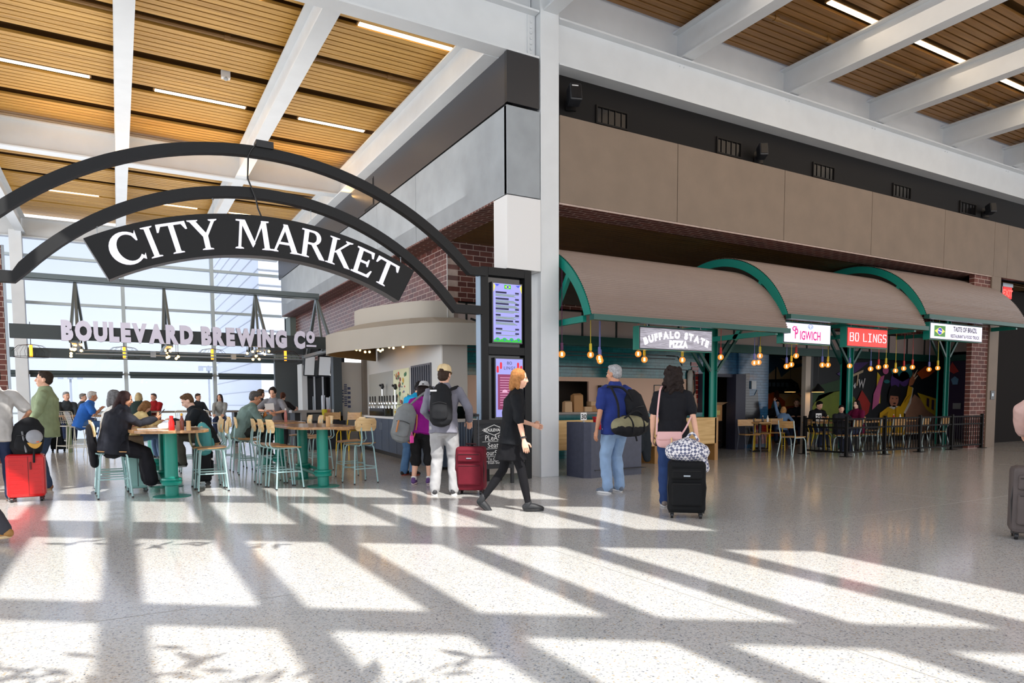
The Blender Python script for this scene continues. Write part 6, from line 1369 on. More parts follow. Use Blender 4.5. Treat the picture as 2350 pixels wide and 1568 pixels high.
        n = 14; o1 = [fpnt((.062+.125*math.cos(a))*s,0)+r*(.045*s*math.sin(a)*(1 if math.cos(a) < .3 else .95)) for a in [2*PI*j/n for j in range(n)]]
        MB().add([p for p in o1]+[p+V((0,0,.026*s)) for p in o1], [tuple(range(n))[::-1], tuple(range(n,2*n))]+[(j,(j+1)%n,n+(j+1)%n,n+j) for j in range(n)]).build('sole', mat('sole_%d_%d_%d' % tuple(so), so, .5), sh_, bev=.004)
        if socks: MB().tube([A+V((0,0,.0)), A.lerp(kn[i],.12)], [.047*s,.044*s], 12).build('sock', cloth(socks), t, smooth=True)
    return t, dict(hip=hip,waist=waist,chest=chest,neck=neck,sh=sh,el=el,wr=wt,hc=hc,kn=kn,an=an,H=H)
FINE = .0095
def world(t, p): return t.matrix_basis @ V(p) if t.matrix_basis else V(p)
def W_(t, p):
    c, s = math.cos(t.rotation_euler.z), math.sin(t.rotation_euler.z); return V((t.location.x+c*p[0]-s*p[1], t.location.y+s*p[0]+c*p[1], t.location.z+p[2]))
cap_t, cap = person('person in a tan cap, grey sweatshirt and pale joggers holding a suitcase handle', PF(1020,1136), facing(4), 1.80, 1.02, vox=FINE, lean=6, head=(14,6),
    ank=[(-.13,-.03,.078),(.13,.02,.078)], wr=[(-.2,.24,1.04),(.33,.18,1.02)], poles=[(-.5,-1,-.4),(.6,-1,-.2)], palm=[None,(0,.2,-1)], curl=(.5,.9),
    top=((120,120,132),'long',.04,.02), bot=((158,158,160),'long',.022), shoe=((44,44,48),(232,232,232)), hair=('short',(58,44,36)), hat=('cap',(214,192,150)), toe=(-12,14))
pur_t, pur = person('person in a purple top, grey bucket hat and black capri trousers', PF(965,1112), facing(12), 1.66, 1.08, True, vox=FINE, lean=22, head=(-10,22),
    ank=[(-.1,-.03,.075),(.12,.06,.075)], wr=[(-.18,.32,1.05),(.2,.32,1.02)], poles=[(-.6,-1,-.6),(.6,-1,-.6)], top=((134,20,124),'short',.05,.016), bot=((26,26,28),'capri',.02), shoe=((92,60,120),(220,200,200)), socks=(226,226,226), hair=('bob',(36,28,28)), hat=('bucket',(170,172,176)), skin='light', toe=(-10,14))
blu_t, blu = person('person in a bright blue hoodie and jeans leaning on the bar kiosk', (PF(945,1095).x+.05,PF(945,1095).y+.25,0), facing(30), 1.76, 1.05, lean=30, head=(20,26),
    wr=[(-.2,.5,1.0),(.2,.5,1.0)], top=((24,160,214),'long',.06,.024), bot=((92,128,168),'long',.02), shoe=((30,28,28),(150,60,40)), hair=('short',(24,22,24)), vox=.012)
p1, p2 = PF(1222,1174), PF(1118,1171); m = (p1+p2)/2; 
wa_t, wa = person('person striding right in a black dress, black tights and flat shoes', (m.x,m.y,0), facing(90), 1.68, .98, True, vox=FINE, hip=(0,.02,.885), lean=8, head=(0,6),
    ank=[(-.05,-.31,.14),(.06,.22,.072)], foot_pitch=(.75,0), kp=[(0,1,-.1),(0,1,.1)], wr=[(-.2,.27,1.0),(.27,.17,.80)], poles=[(-.3,-1,-.3),(.3,-1,-.2)], palm=[(1,0,-.3),None], curl=(.4,.45),
    top=((22,24,28),'mid',.05,.014), bot=((18,18,22),'skirt',.012), shoe=((28,30,34),(20,20,22)), hair=('bob',(164,112,66)), skin='light')
man_t, man = person('person in a blue t-shirt and pale jeans with bags hung at the side', PF(1412,1131), facing(-28), 1.80, 1.12, vox=FINE, lean=2, head=(-24,2),
    ank=[(-.13,.0,.078),(.12,.06,.078)], wr=[(-.3,.03,.86),(.2,.2,.95)], top=((38,54,120),'short',.07,.022), bot=((142,170,204),'long',.022), shoe=((106,116,130),(228,228,228)), hair=('short',(158,158,160)), skin='tan', toe=(-16,10))
wom_t, wom = person('person in a black t-shirt and jeans pulling a black suitcase', PF(1542,1166), facing(6), 1.70, 1.02, True, vox=FINE, lean=2, head=(-6,0),
    ank=[(-.08,.1,.075),(.09,-.12,.09)], foot_pitch=(0,.3), wr=[(-.23,.06,.86),(.27,-.14,.80)], poles=[(-.5,-1,-.2),(.5,-.6,-.2)], palm=[None,(0,-.3,-1)], curl=(.4,.8), top=((24,25,30),'short',.08,.018), bot=((44,66,112),'long',.014), shoe=((120,110,104),(200,200,200)), hair=('curly',(38,30,28)), skin='light')
# left edge
ws_t, wsj = person('person in a pale grey t-shirt at the left edge beside the red suitcase', PF(-2,1153), facing(-28), 1.76, 1.08, vox=FINE, lean=3, head=(-30,4), ank=[(-.12,0,.078),(.13,.03,.078)],
    wr=[(-.28,.05,.88),(.24,.16,.98)], poles=[(-.5,-1,0),(1.2,-.5,0)], palm=[None,(0,.3,-1)], curl=(.4,.8), top=((184,182,180),'short',.08,.022), bot=((40,52,80),'long',.018), shoe=((120,116,112),(200,198,194)), hair=('short',(40,32,28)), skin='tan')
gr_t, gr = person('person in a sage green sweater looking left behind the red suitcase', PF(112,1123), facing(-116), 1.78, 1.22, vox=FINE, lean=-2, head=(-4,-4), ank=[(-.12,0,.078),(.13,.05,.078)],
    wr=[(-.31,.2,.97),(.33,.16,.95)], poles=[(-1,-.8,0),(1,-.8,0)], top=((138,152,120),'long',.09,.024), bot=((52,66,92),'long',.02), shoe=((140,88,56),(190,160,120)), hair=('short',(54,44,38)), skin='light')
q = PF(12,1250); sd_ = V((-.868,.497,0))
person('person striding out past the left edge in tan shoes', (q.x+sd_.x*.48,q.y+sd_.y*.48,0), facing(-90), 1.72, hip=(0,0,.85), ank=[(-.06,.34,.075),(.06,-.46,.085)], foot_pitch=(0,.12), top=((96,98,104),'long',.04,.02), bot=((60,60,66),'long',.014), shoe=((156,112,56),(196,170,130)), vox=.014)
# seated at the high tables
def seated(lab, x, y, rz, sh=.635, fz=.27, reach=.38, wz=.96, wx_=.14, kdx=.1, **k):
    hh = k.get('h',1.72)/1.75; d = dict(hip=(0,-.02,sh+.085), ank=[(-kdx,.36,fz+.075),(kdx,.36,fz+.075)], wr=[(-wx_,reach,wz),(wx_,reach,wz)], poles=[(-.7,-.6,-.6),(.7,-.6,-.6)], palm=[(.3,0,-1),(-.3,0,-1)], kp=[(-.12,1,.4),(.12,1,.4)])
    d.update(k); return person(lab, (x,y,0), rz, **d)
sb_t, sb = seated('person in a black jacket and wide black trousers on a stool holding a phone', -6.22,1.0,EAST+.05,h=1.62,g=1.25,fem=True,vox=FINE,lean=15,head=(4,14),reach=.50,wz=1.06,wx_=.07,top=((36,38,46),'long',.07,.02),bot=((24,24,30),'long',.04),shoe=((30,30,32),(200,200,200)),hair=('long',(52,36,36)),skin='tan',curl=(.8,.8),palm=[(.6,0,.5),(-.6,0,.5)],ank=[(-.1,.4,.2),(.1,.42,.2)])
seated('person in a white top seated just beyond the one holding a phone', -6.28,1.78,EAST,h=1.66,fem=True,lean=10,head=(6,4),top=((222,220,214),'short',.04,.018),bot=((150,130,110),'long',.014),hair=('bob',(112,112,114)),wz=.97)
seated('small person in a cream top looking down at the nearest left table', -5.95,2.62,EAST+.3,h=1.35,sh=.66,fem=True,lean=22,head=(0,34),reach=.34,wz=.98,top=((226,206,150),'long',.03,.014),bot=((110,136,176),'long',.012),hair=('bob',(132,96,62)),fz=.36)
dj_t, dj = seated('person in a dark jacket looking down at the far end of the nearest left table', -4.95,2.25,WEST,h=1.68,fem=True,g=1.08,vox=.011,lean=24,head=(0,30),reach=.46,wz=1.0,top=((30,36,42),'long',.12,.028),bot=((120,116,108),'long',.016),hair=('short',(96,72,52)),skin='pale')
gg_t, gg = seated('person in a grey green sweater leaning over the second right table', -4.15,4.0,EAST,h=1.82,g=1.12,vox=.011,lean=24,head=(0,16),reach=.5,wz=1.02,top=((106,128,124),'long',.08,.024),bot=((44,48,46),'long',.02),hair=('short',(84,82,82)),skin='tan')
# far diners (on wire stools, seat .74)
def far(lab, px, py, a, **k):
    p = PF(px,py); k.setdefault('vox',.014); return seated(lab, p.x, p.y, facing(a), sh=.745, fz=.3, **k)
far('person in a bright blue polo shirt leaning forward on a wire stool',192,1050,62,h=1.76,g=1.18,lean=24,head=(-10,8),reach=.4,wz=1.16,top=((48,108,196),'short',.06,.02),bot=((70,104,150),'long',.016),hair=('short',(196,196,196)),skin='tan')
far('person in a dark slate shirt facing the viewer left of the blue polo shirt',158,1036,140,h=1.72,head=(-20,0),top=((52,60,66),'long',.04,.02),hair=('short',(140,140,140)))
far('person in a slate blue top seen just behind the blue polo shirt',186,1022,60,h=1.76,lean=12,head=(20,4),top=((56,66,76),'long',.04,.02),hair=('short',(120,114,110)))
far('person in a dark green jacket with back turned at the grey far counter',320,1026,-4,h=1.76,g=1.15,fem=True,lean=10,top=((40,56,54),'long',.06,.03),hair=('bob',(186,168,128)))
far('person in a red top facing the viewer at the grey far counter',357,1020,170,h=1.72,head=(20,4),top=((150,30,34),'long',.04,.03),hair=('short',(96,84,80)))
far('person in a dark top looking right at the far counter, before the glass',458,1016,120,h=1.74,head=(-10,6),top=((48,54,62),'long',.04,.02),hair=('short',(70,56,48)))
far('person in a pale grey jacket facing the viewer by the window bar',508,1020,165,h=1.66,fem=True,head=(14,-2),top=((150,154,154),'long',.04,.02),hair=('long',(44,38,40)))
far('person in a black t-shirt with back turned behind the second right table',598,1040,6,h=1.80,g=1.15,lean=10,head=(24,4),top=((32,36,44),'short',.06,.022),hair=('short',(76,66,60)))
MB().tube([wa['wr'][1].lerp(wa['el'][1],.12),wa['wr'][1].lerp(wa['el'][1],.2)],[.036,.037],12).build('wristband', BLACK, wa_t, smooth=True)
p = PF(632,1062); person('person in a grey t-shirt standing and looking down at a white paper', (p.x,p.y,0), facing(172), 1.66, .98, True, lean=4, head=(0,24), wr=[(-.1,.32,1.08),(.12,.32,1.12)], poles=[(-1,-.3,-.3),(1,-.3,-.3)], palm=[(.6,0,.6),(-.6,0,.6)], curl=(.5,.5), top=((126,128,136),'mid',.1,.018), bot=((40,42,50),'long',.014), hair=('bun',(40,34,34)), vox=.012)
t = MB().add([(-.09,0,0),(.09,.02,.0),(.1,.05,.13),(-.08,.03,.14)],[(0,1,2,3)]).build('paper_sheet', WHITE); t.location = W_(bpy.data.objects[[o.name for o in col.objects if o.get('label','').startswith('person in a grey t-shirt standing')][0]], (0.0,.40,1.14)); t.rotation_euler.z = facing(172); tag(t, 'white paper held by the person standing in grey', 'paper')
p = PF(686,1046); person('person in a black t-shirt bent over the far bar with back turned', (p.x,9.35,0), facing(10), 1.62, fem=True, lean=12, head=(-16,12), wr=[(-.2,.4,1.12),(.25,.42,1.12)], top=((30,28,32),'short',.06,.016), bot=((40,40,46),'long',.012), hair=('ponytail',(76,48,38)), vox=.014)
# market diners
def chairp(lab, x, y, rz, **k): k.setdefault('vox',.014); return seated(lab, x, y, rz, sh=.47, fz=0.0, reach=.36, wz=.82, **k)
chairp('person in a maroon coat sitting behind the fence, looking left',PY(1968,960,1.2).x,1.2,1.45,h=1.62,fem=True,lean=6,head=(-6,4),top=((104,18,58),'long',.1,.03),bot=((50,60,90),'long',.014),hair=('long',(28,20,20)),skin='pale')
chairp('small person in dark clothes sitting low behind the fence left of the maroon coat',PY(1928,960,.9).x,.9,2.6,h=1.36,lean=8,head=(10,10),top=((36,38,44),'long',.05,.022),bot=((40,44,58),'long',.014),hair=('short',(28,24,24)),shoe=((80,90,120),(220,220,220)))
chairp('person in a dark coat bent over the table left of number 29',PY(1868,960,2.5).x,2.5,2.9,h=1.66,lean=20,head=(0,20),top=((22,22,26),'long',.06,.034),hair=('short',(20,18,18)))
chairp('person in a dark navy jacket sitting under the train mural',PY(1828,950,4.0).x,4.0,2.2,h=1.76,lean=10,head=(0,10),top=((28,28,36),'long',.06,.026),hair=('short',(110,80,54)))
chairp('small person in a light blue top raising one arm',PY(1795,960,3.0).x,3.0,-1.2,h=1.3,fem=True,lean=14,head=(0,16),wr=[(-.25,.1,1.3),(.14,.3,.8)],poles=[(-1,0,-.3),(.7,-.6,-.6)],top=((110,140,176),'long',.03,.014),hair=('bob',(190,140,88)))
chairp('person in black sitting behind the raised arm, beside the blue tiles',PY(1780,950,4.6).x,4.6,2.6,h=1.7,lean=8,head=(0,6),top=((24,22,24),'long',.06,.03),hair=('short',(30,22,20)))
# right edge
p = PF(2440,1215); person('person in a pale pink puffer coat cut by the right edge', (p.x,p.y,0), facing(60), 1.66, 1.2, True, wr=[(-.42,.1,.95),(.25,.2,.95)], poles=[(-1,-.8,0),(1,-1,0)], top=((206,172,164),'long',.12,.06), bot=((50,70,110),'long',.014), hair=('long',(70,50,40)), vox=.013)
# ================================================================= luggage and bags
def suitcase(lab, loc, rz, w, d, h, c, kind='soft', pull=.0, tilt=0, wheel=.03):
    """front faces -Y"""
    t = thing('suitcase', lab, 'suitcase', loc, rz); t.rotation_euler.x = tilt
    b = wheel*2
    cm = mat('case_%d_%d_%d' % tuple(c), c, .75 if kind == 'soft' else .3, spec=.2 if kind == 'soft' else .5, var=.08 if kind == 'soft' else 0, bump=.15 if kind == 'soft' else 0, bscale=120)
    dk = mat('case_trim_%d_%d_%d' % tuple(c), tuple(int(v*.55) for v in c), .6)
    sh = MB().box(-w/2,w/2,-d/2,d/2,b,h)
    o = sh.build('shell', cm, t, bev=min(w,d)*.16)
    if kind == 'soft':
        pk = MB().box(-w*.4,w*.4,-d/2-.035,-d/2+.01,b+.08,b+(h-b)*.6).build('front_pocket', cm, t, bev=.02); MB().box(-w*.4,w*.4,-d/2-.03,-d/2+.01,b+(h-b)*.66,h-.07).build('top_pocket', cm, t, bev=.02)
        MB().tube([(-w*.36,-d/2-.036,b+(h-b)*.575),(w*.36,-d/2-.036,b+(h-b)*.575)],.005,5).tube([(-w*.36,-d/2-.032,h-.1),(w*.36,-d/2-.032,h-.1)],.005,5).build('zips', dk, t)
        MB().tube([(-w/2+.02,-d/2+.03,b),(-w/2+.0,-d/2+.02,(b+h)/2),(-w/2+.03,-d/2+.03,h-.03),(w/2-.03,-d/2+.03,h-.03),(w/2,-d/2+.02,(b+h)/2),(w/2-.02,-d/2+.03,b)],.008,6).build('piping', dk, t)
        MB().box(-.035,.035,-d/2-.04,-d/2-.028,h-.16,h-.145).build('badge', ALU, t)
    else:
        r_ = MB()
        for kx in range(8):
            z = b+(h-b)*(.12+.1*kx); r_.box(-w*.42,-w*.06,-d/2-.006,-d/2+.01,z,z+.018).box(w*.2,w*.42,-d/2-.006,-d/2+.01,z,z+.018)
        r_.build('ribs', cm, t); MB().box(w*.07,w*.085,-d/2-.004,-d/2+.0,b+.03,h-.03).box(-w/2-.003,w/2+.003,-.006,.006,b+.03,h-.02).build('seam', dk, t); MB().box(w*.12,w*.17,-d/2-.02,-d/2,h-.2,h-.1).build('lock', dk, t, bev=.006)
    MB().tube([(-.07,0,h),(-.07,0,h+.035),(.07,0,h+.035),(.07,0,h)],.011,8).build('carry_handle', dk, t, smooth=True)
    if pull:
        m_ = MB()
        for s in (-1,1): m_.tube([(s*w*.22,d*.34,h-.02),(s*w*.22,d*.34,h+pull)],.009,8)
        m_.build('pull_rods', mat('rod_grey',(70,72,76),.3,metal=.7), t); MB().box(-w*.25,w*.25,d*.34-.02,d*.34+.02,h+pull-.01,h+pull+.025).build('pull_grip', BLACK, t, bev=.01)
    for sx in (-1,1):
        for sy in (-1,1):
            wl_ = MB().tube([(sx*(w/2-.05)-.014,sy*(d/2-.045),wheel),(sx*(w/2-.05)+.014,sy*(d/2-.045),wheel)],wheel,14).build('wheel', BLACK, t, smooth=True); MB().box(sx*(w/2-.05)-.02,sx*(w/2-.05)+.02,sy*(d/2-.045)-.015,sy*(d/2-.045)+.015,wheel,b+.03).build('fork', dk, wl_)
    return t
p = PF(64,1150); rs = suitcase('bright red hard shell suitcase at the left edge', p, facing(-30), .42,.27,.62,(196,16,18),'hard', .3)
p = PF(1082,1134); suitcase('maroon fabric suitcase with its handle pulled up beside the person in the tan cap', p, facing(8), .40,.26,.66,(98,22,36),'soft',.42)
p = PF(1574,1187); bk_ = suitcase('black fabric suitcase pulled by the person in the black t-shirt', p, facing(12), .40,.26,.62,(17,18,20),'soft',.12)
p = PF(2378,1238); suitcase('brown grey suitcase with black trim at the right edge', p, facing(30), .42,.27,.66,(92,84,82),'soft',.2)
suitcase('pale mint hard suitcase under the nearest left table', (-5.95,1.55,0), EAST, .44,.28,.66,(150,204,200),'hard')
suitcase('black suitcase under the person in the dark jacket', (-5.05,1.95,0), WEST, .36,.24,.6,(34,36,40),'soft')
p = PF(140,1036); suitcase('black suitcase far behind the person in the sage sweater', (p.x,p.y,0), facing(0), .42,.28,.68,(36,40,44),'soft')
def rmbag(name, lab, cat_, pieces, m, loc=(0,0,0), rz=0, vox=.012, wr=.008):
    mb = MB()
    for pc_ in pieces: ellchain(mb, *pc_)
    t = thing(name, lab, cat_, loc, rz); remesh(mb, vox, 3, wr, 8, 5).build('body', m, t, smooth=True, autos=False); return t
def strap(t, pts, m, r=.012, name='strap', n=6): return MB().tube(cat3(pts), r, n).build(name, m, t, smooth=True)
def cat3(P, n=5):
    P = [V(p) for p in P]; out = []
    for i in range(len(P)-1):
        a,b,c,d = P[max(i-1,0)],P[i],P[i+1],P[min(i+2,len(P)-1)]
        for k in range(n):
            t = k/n; out.append(.5*(2*b+(c-a)*t+(2*a-5*b+4*c-d)*t*t+(3*b-a-3*c+d)*t**3))
    return out+[P[-1]]
BLKF = cloth((30,31,34)); GRYF = cloth((120,124,126)); TANL = mat('tan_leather', (176,112,60), .5); OLIVE = cloth((138,134,106)); PINKL = mat('pink_leather', (222,174,172), .45); TEALF = cloth((88,168,172))
def backpack(lab, loc, rz, w, h, d, m, sm, name='backpack', logo=None):
    t = rmbag(name, lab, 'backpack', [([(0,0,.05),(0,0,h*.5),(0,.0,h*.85),(0,.01,h)], [(w/2,d/2),(w/2,d/2),(w*.46,d*.42),(w*.3,d*.25)], (1,0,0), 16)], m, loc, rz, .011, .006)
    pk = MB(); ellchain(pk, [(0,-d*.48,h*.14),(0,-d*.5,h*.32),(0,-d*.47,h*.5)], [(w*.34,d*.16),(w*.36,d*.2),(w*.32,d*.14)], (1,0,0), 14); remesh(pk,.011,3,.004,9).build('front_pocket', m, t, smooth=True, autos=False)
    for s in (-1,1): strap(t, [(s*w*.25,d*.3,h*.95),(s*w*.3,d*.75,h*.8),(s*w*.36,d*.7,h*.4),(s*w*.38,d*.35,h*.1)], sm, .016)
    strap(t, [(-.04,d*.1,h*1.03),(0,d*.12,h*1.1),(.04,d*.1,h*1.03)], sm, .01, 'grab_loop')
    strap(t, [(-w*.3,-d*.6,h*.52),(0,-d*.68,h*.56),(w*.3,-d*.6,h*.52)], BLACK, .005, 'zip'); return t
# black backpack on the person in the tan cap (worn: sits against his back)
bp = backpack('black backpack with a small white logo worn by the person in the tan cap', W_(cap_t,(0,-.215,.98)), cap_t.rotation_euler.z, .31,.5,.2,BLKF,BLKF); bp.rotation_euler.x = math.radians(-6)
MB().box(-.13,-.04,-.115,-.105,.42,.445).build('logo_patch', WHITE, bp, bev=.008)
for s in (-1,1):
    sp = MB().tube(cat3([W_(cap_t,cap['sh'][(s+1)//2])+V((0,0,.055)), W_(cap_t,(s*.12,-.17,1.43)), W_(cap_t,(s*.13,-.2,1.36))]), .022, 6)
    inv = Matrix.Translation(bp.location) @ Matrix.Rotation(bp.rotation_euler.z,4,'Z') @ Matrix.Rotation(bp.rotation_euler.x,4,'X'); inv = inv.inverted(); sp.v = [tuple(inv @ V(v)) for v in sp.v]; sp.build('strap', BLKF, bp, smooth=True)
# grey backpack slung from the purple woman's shoulder
gbp = backpack('grey backpack with tan leather trim hanging from the shoulder of the person in purple', W_(pur_t,(-.24,-.21,.72)), pur_t.rotation_euler.z+.25, .34,.5,.24,GRYF,TANL); gbp.rotation_euler.y = math.radians(14)
strap(gbp, [(.0,.05,.5),(.12,.06,.68),(.22,.16,.8),(.2,.3,.72)], GRYF, .016); strap(gbp, [(.16,.02,.42),(.2,.0,.2),(.17,-.02,-.02),(.1,0,.0)], TANL, .012); strap(gbp, [(-.06,-.2,.1),(-.06,-.22,.28)], TANL, .014, 'leather_tab')
t = thing('bottle_tag', 'bright pink tag hanging from the grey backpack', 'tag', W_(pur_t,(-.02,-.3,.66))); MB().box(-.03,.03,-.015,.015,0,.11).build('holder', mat('hot_pink',(226,60,160),.35), t, bev=.012); MB().tube([(-.015,0,.11),(0,0,.17),(.015,0,.11)],.006,6).build('loop', mat('hot_pink',(226,60,160),.35), t)
# duffel and black pack of the person in the blue t-shirt
du = rmbag('duffel_bag', 'olive and black duffel bag hanging at the side of the person in the blue t-shirt', 'bag', [([(-.26,0,0),(-.1,-.02,.01),(.1,-.02,.01),(.26,0,.02)],[(.10,.11),(.13,.135),(.13,.135),(.1,.11)],(0,1,0),16)], OLIVE, W_(man_t,(.06,-.24,.94)), man_t.rotation_euler.z+.25)
mb = MB(); ellchain(mb, [(-.27,-.005,-.03),(-.1,-.03,-.05),(.1,-.03,-.05),(.27,-.005,-.03)], [(.1,.085),(.125,.1),(.125,.1),(.1,.085)], (0,1,0), 16); remesh(mb,.011,3,.005,9).build('black_base', BLKF, du, smooth=True, autos=False)
strap(du, [(-.2,-.06,.1),(-.05,-.12,.2),(.1,-.12,.16),(.2,-.06,.1)], BLKF, .013, 'carry_strap')
for x in (-.12,.12): strap(du, [(x,-.15,-.08),(x,-.15,.02),(x,-.08,.12),(x,.04,.13)], BLKF, .013)
strap(du, [(-.24,0,.1),(-.2,.05,.3),(-.24,.12,.5),(-.2,.22,.53),(-.1,.3,.5)], BLKF, .017, 'shoulder_strap'); strap(du, [(.2,0,.06),(.08,.0,.3),(-.08,.05,.5),(-.16,.2,.53)], BLKF, .017, 'shoulder_strap')
bp2 = backpack('black backpack slung low on the right shoulder of the person in the blue t-shirt', W_(man_t,(.27,-.2,.95)), man_t.rotation_euler.z-.35, .3,.46,.2,BLKF,BLKF); bp2.rotation_euler.y = math.radians(-18); strap(bp2, [(0,.04,.44),(-.06,.08,.52),(-.12,.14,.5)], BLKF, .018); strap(bp2, [(-.1,0,.02),(-.12,-.02,-.2)], BLKF, .012)
# pink purse
pu = rmbag('crossbody_purse', 'pale pink crossbody purse on the back of the person in the black t-shirt', 'bag', [([(-.1,0,0),(0,-.01,0),(.1,0,0)],[(.05,.09),(.055,.1),(.05,.09)],(0,1,0),14)], PINKL, W_(wom_t,(-.07,-.21,.82)), wom_t.rotation_euler.z, .009, .003)
mb = MB().box(-.14,.14,-.075,-.04,-.0,.1); mb.build('flap', PINKL, pu, bev=.018); strap(pu, [(.02,-.08,.03),(.02,-.085,-.02),(.01,-.085,-.07)], mat('gold_tassel',(196,164,110),.35,metal=.5), .008, 'tassel')
strap(pu, [(-.14,0,.06),(-.13,.02,.3),(-.1,.06,.56),(-.06,.2,.62)], PINKL, .011); strap(pu, [(.14,0,.06),(.2,.03,.15),(.26,.1,.26)], PINKL, .011)
# patterned soft bag on the black suitcase
pm = bpy.data.materials.new('patterned_fabric'); pm.use_nodes = True; nt = pm.node_tree; b = nt.nodes['Principled BSDF']; tc = nt.nodes.new('ShaderNodeTexCoord'); ck = []
mp = nt.nodes.new('ShaderNodeMapping'); mp.inputs['Rotation'].default_value = (.3,.785,.2); nt.links.new(tc.outputs['Object'], mp.inputs[0])
vo = nt.nodes.new('ShaderNodeTexChecker'); vo.inputs['Scale'].default_value = 34; vo.inputs['Color1'].default_value = lin((226,224,226)); vo.inputs['Color2'].default_value = lin((96,100,126)); nt.links.new(mp.outputs[0], vo.inputs['Vector']); nt.links.new(vo.outputs['Color'], b.inputs['Base Color']); b.inputs['Roughness'].default_value = .8
q = bk_.location
pb = rmbag('patterned_bag', 'soft white and blue patterned bag resting on the black suitcase', 'bag', [([(-.14,0,.1),(0,0,.12),(.15,0,.09)],[(.12,.1),(.15,.14),(.12,.1)],(0,1,0),16),([(.15,.0,.08),(.2,-.02,-.08)],[(.07,.06),(.05,.05)],(0,1,0),12)], pm, (q.x,q.y,.62), bk_.rotation_euler.z)
strap(pb, [(.0,0,.25),(.06,0,.3),(.12,0,.22)], pm, .014, 'handle')
# black backpack with cap on the red suitcase
q = rs.location; bb = backpack('black backpack resting on top of the red suitcase', (q.x,q.y,.63), rs.rotation_euler.z, .36,.42,.24,BLKF,BLKF); bb.rotation_euler.y = math.radians(10)
strap(bb, [(.08,-.13,.2),(.1,-.16,.05),(.12,-.16,-.1)], BLKF, .014); strap(bb, [(-.06,-.13,.28),(-.02,-.15,.15),(.02,-.14,.02)], mat('strap_grey',(120,122,126),.5), .012)
ct_ = thing('baseball_cap', 'grey baseball cap with tan brim and orange patch clipped to the black backpack', 'cap', W_(rs,(.12,-.2,.84)), rs.rotation_euler.z+.2); ct_.rotation_euler.x = 1.2
MB().lathe([(.09,0),(.092,.03),(.08,.07),(.05,.095),(.01,.1)], seg=20).build('crown', cloth((150,152,158)), ct_, smooth=True)
n = 8; MB().add([(-.08+.16*i/n,-.07,0) for i in range(n+1)]+[(-.08+.16*i/n,-.07-.08*math.sin(PI*i/n)**.7,-.01) for i in range(n+1)], [(i,i+1,n+2+i,n+1+i) for i in range(n)]).build('brim', cloth((206,160,80)), ct_, smooth=True); MB().ball((.02,-.075,.05),(.025,.012,.016)).build('patch', mat('orange_patch',(226,104,40),.5), ct_)
tb_ = backpack('teal backpack hanging at the far end of the nearest left table', (-5.05,1.62,.52), WEST+.4, .34,.42,.2,TEALF,mat('cream_strap',(216,206,170),.5))
p = PF(140,1036); backpack('dark backpack standing on the far black suitcase', (p.x,p.y,.68), facing(0), .34,.42,.22,cloth((44,50,60)),BLKF)
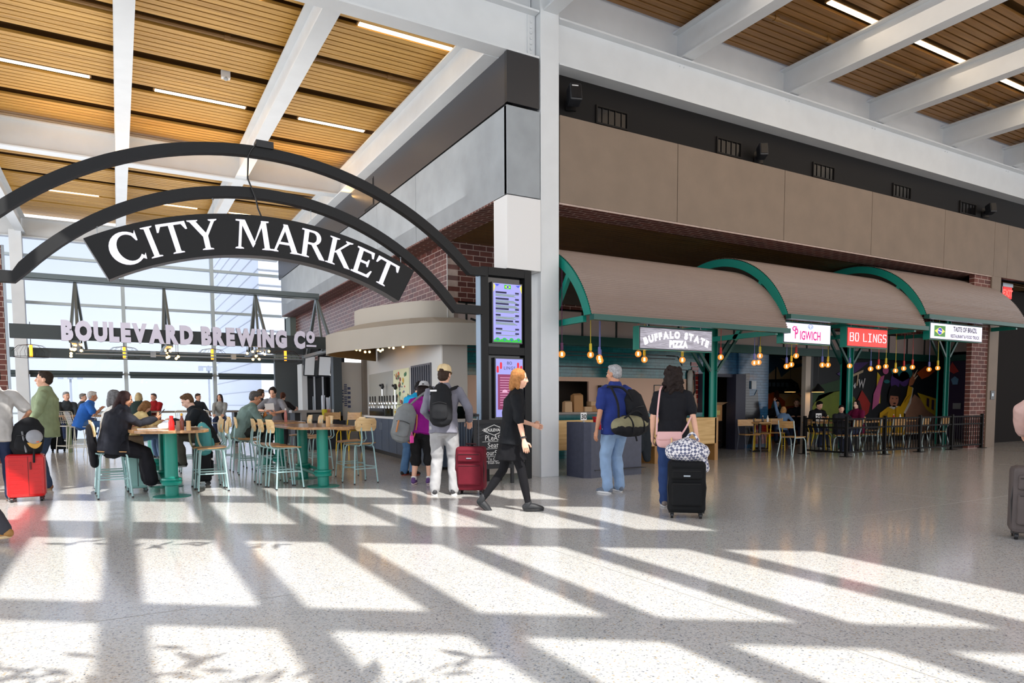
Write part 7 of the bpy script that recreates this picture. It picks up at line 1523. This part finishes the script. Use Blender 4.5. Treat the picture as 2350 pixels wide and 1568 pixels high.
# black padded jacket over the bench, jacket over the woman's stool
t = rmbag('padded_jacket', 'dark padded jacket hanging from the bench behind the person in the black t-shirt', 'jacket', [([(3.0,.88,.9),(3.0,.86,.7),(3.03,.86,.45),(3.08,.87,.1)],[(.16,.07),(.17,.08),(.15,.07),(.08,.05)],(1,0,0),16),([(2.92,.84,.8),(2.86,.82,.5),(2.88,.84,.3)],[.07,.07,.05],(1,0,0),12)], cloth((40,46,52)), wr=.014)
rmbag('folded_coat', 'black coat draped between the person holding the phone and her stool back', 'jacket', [([(-6.5,1.0,.95),(-6.48,1.0,.75),(-6.46,1.0,.45)],[(.17,.05),(.18,.06),(.14,.05)],(0,1,0),14)], cloth((22,22,26)), wr=.012)
ph = W_(sb_t, (0,.55,1.1)); t = thing('phone', 'dark smartphone held by the person holding the phone', 'phone', ph, EAST); MB().box(-.036,.036,-.005,.005,-.03,.12).build('case', BLKG, t, bev=.006); MB().box(-.032,.032,-.0065,-.005,-.024,.114).build('display', mat('phone_glow',(150,160,176),.2,emit=.3), t); t.rotation_euler.x = -.7
# wrist band of the walking woman, zips
strap_pts = []
# glasses on the grey haired woman
# ---- chalkboard
t = thing('chalkboard_stand', 'black chalkboard easel asking to please seat yourself', 'chalkboard', (-1.13,-.42,0), -.06)
t.rotation_euler.x = 0
MB().box(-.34,-.29,-.02,.02,0,1.0).box(.29,.34,-.02,.02,0,1.0).box(-.29,.29,-.02,.02,.94,1.0).box(-.29,.29,-.02,.02,.24,.3).build('frame', BLACK, t); MB().box(-.29,.29,-.008,.012,.3,.94).build('board', mat('slate_board',(36,38,42),.7,var=.2,vscale=5), t)
MB().bar((-.3,.02,.95),(-.3,.4,0),.04,.03).bar((.3,.02,.95),(.3,.4,0),.04,.03).build('rear_leg', BLACK, t)
CHK = mat('chalk_white', (224,224,222), .9, emit=.12); m_ = MB(); yk = -.012
for wdx, x, z, sz, sx in (('PLeASE',-.0,.68,.12,.85),('Seat',-.02,.57,.11,1),('YourSElF!',0,.45,.115,.85),('To Orders',.03,.37,.065,1),('fresh Snacks',.03,.315,.055,1)): text_on(m_, wdx, (x,yk,z), *FRONT, sz, sx=sx)
for x0, x1, z in ((-.2,.12,.66),(-.15,.12,.55),(-.18,.2,.43),(-.15,.22,.355)): m_.bar((x0,yk,z),(x1,yk,z+.008),.003,.006)
m_.build('chalk_writing', CHK, t)
m_ = MB(); m_.tube([(-.2,yk,.84),(-.13,yk,.87),(0,yk,.92),(.13,yk,.87),(.2,yk,.84),(.13,yk,.81),(0,yk,.76),(-.13,yk,.81)],.006,5,closed=True); text_on(m_, 'BOULEVARD', (0,yk,.82), *FRONT, .062, offset=.002); m_.build('chalk_emblem', CHK, t)
m_ = MB()
for k in range(16): x = (-.24 if k % 2 else .2)+.03*math.sin(k*5); z = .9-.012*k; m_.bar((x-.04,yk,z),(x+.05,yk,z+.01*math.sin(k*3)),.002,.003)
tag(m_.build('chalk_scribble', mat('chalk_faint',(120,122,124),.9), t), kind='stuff')
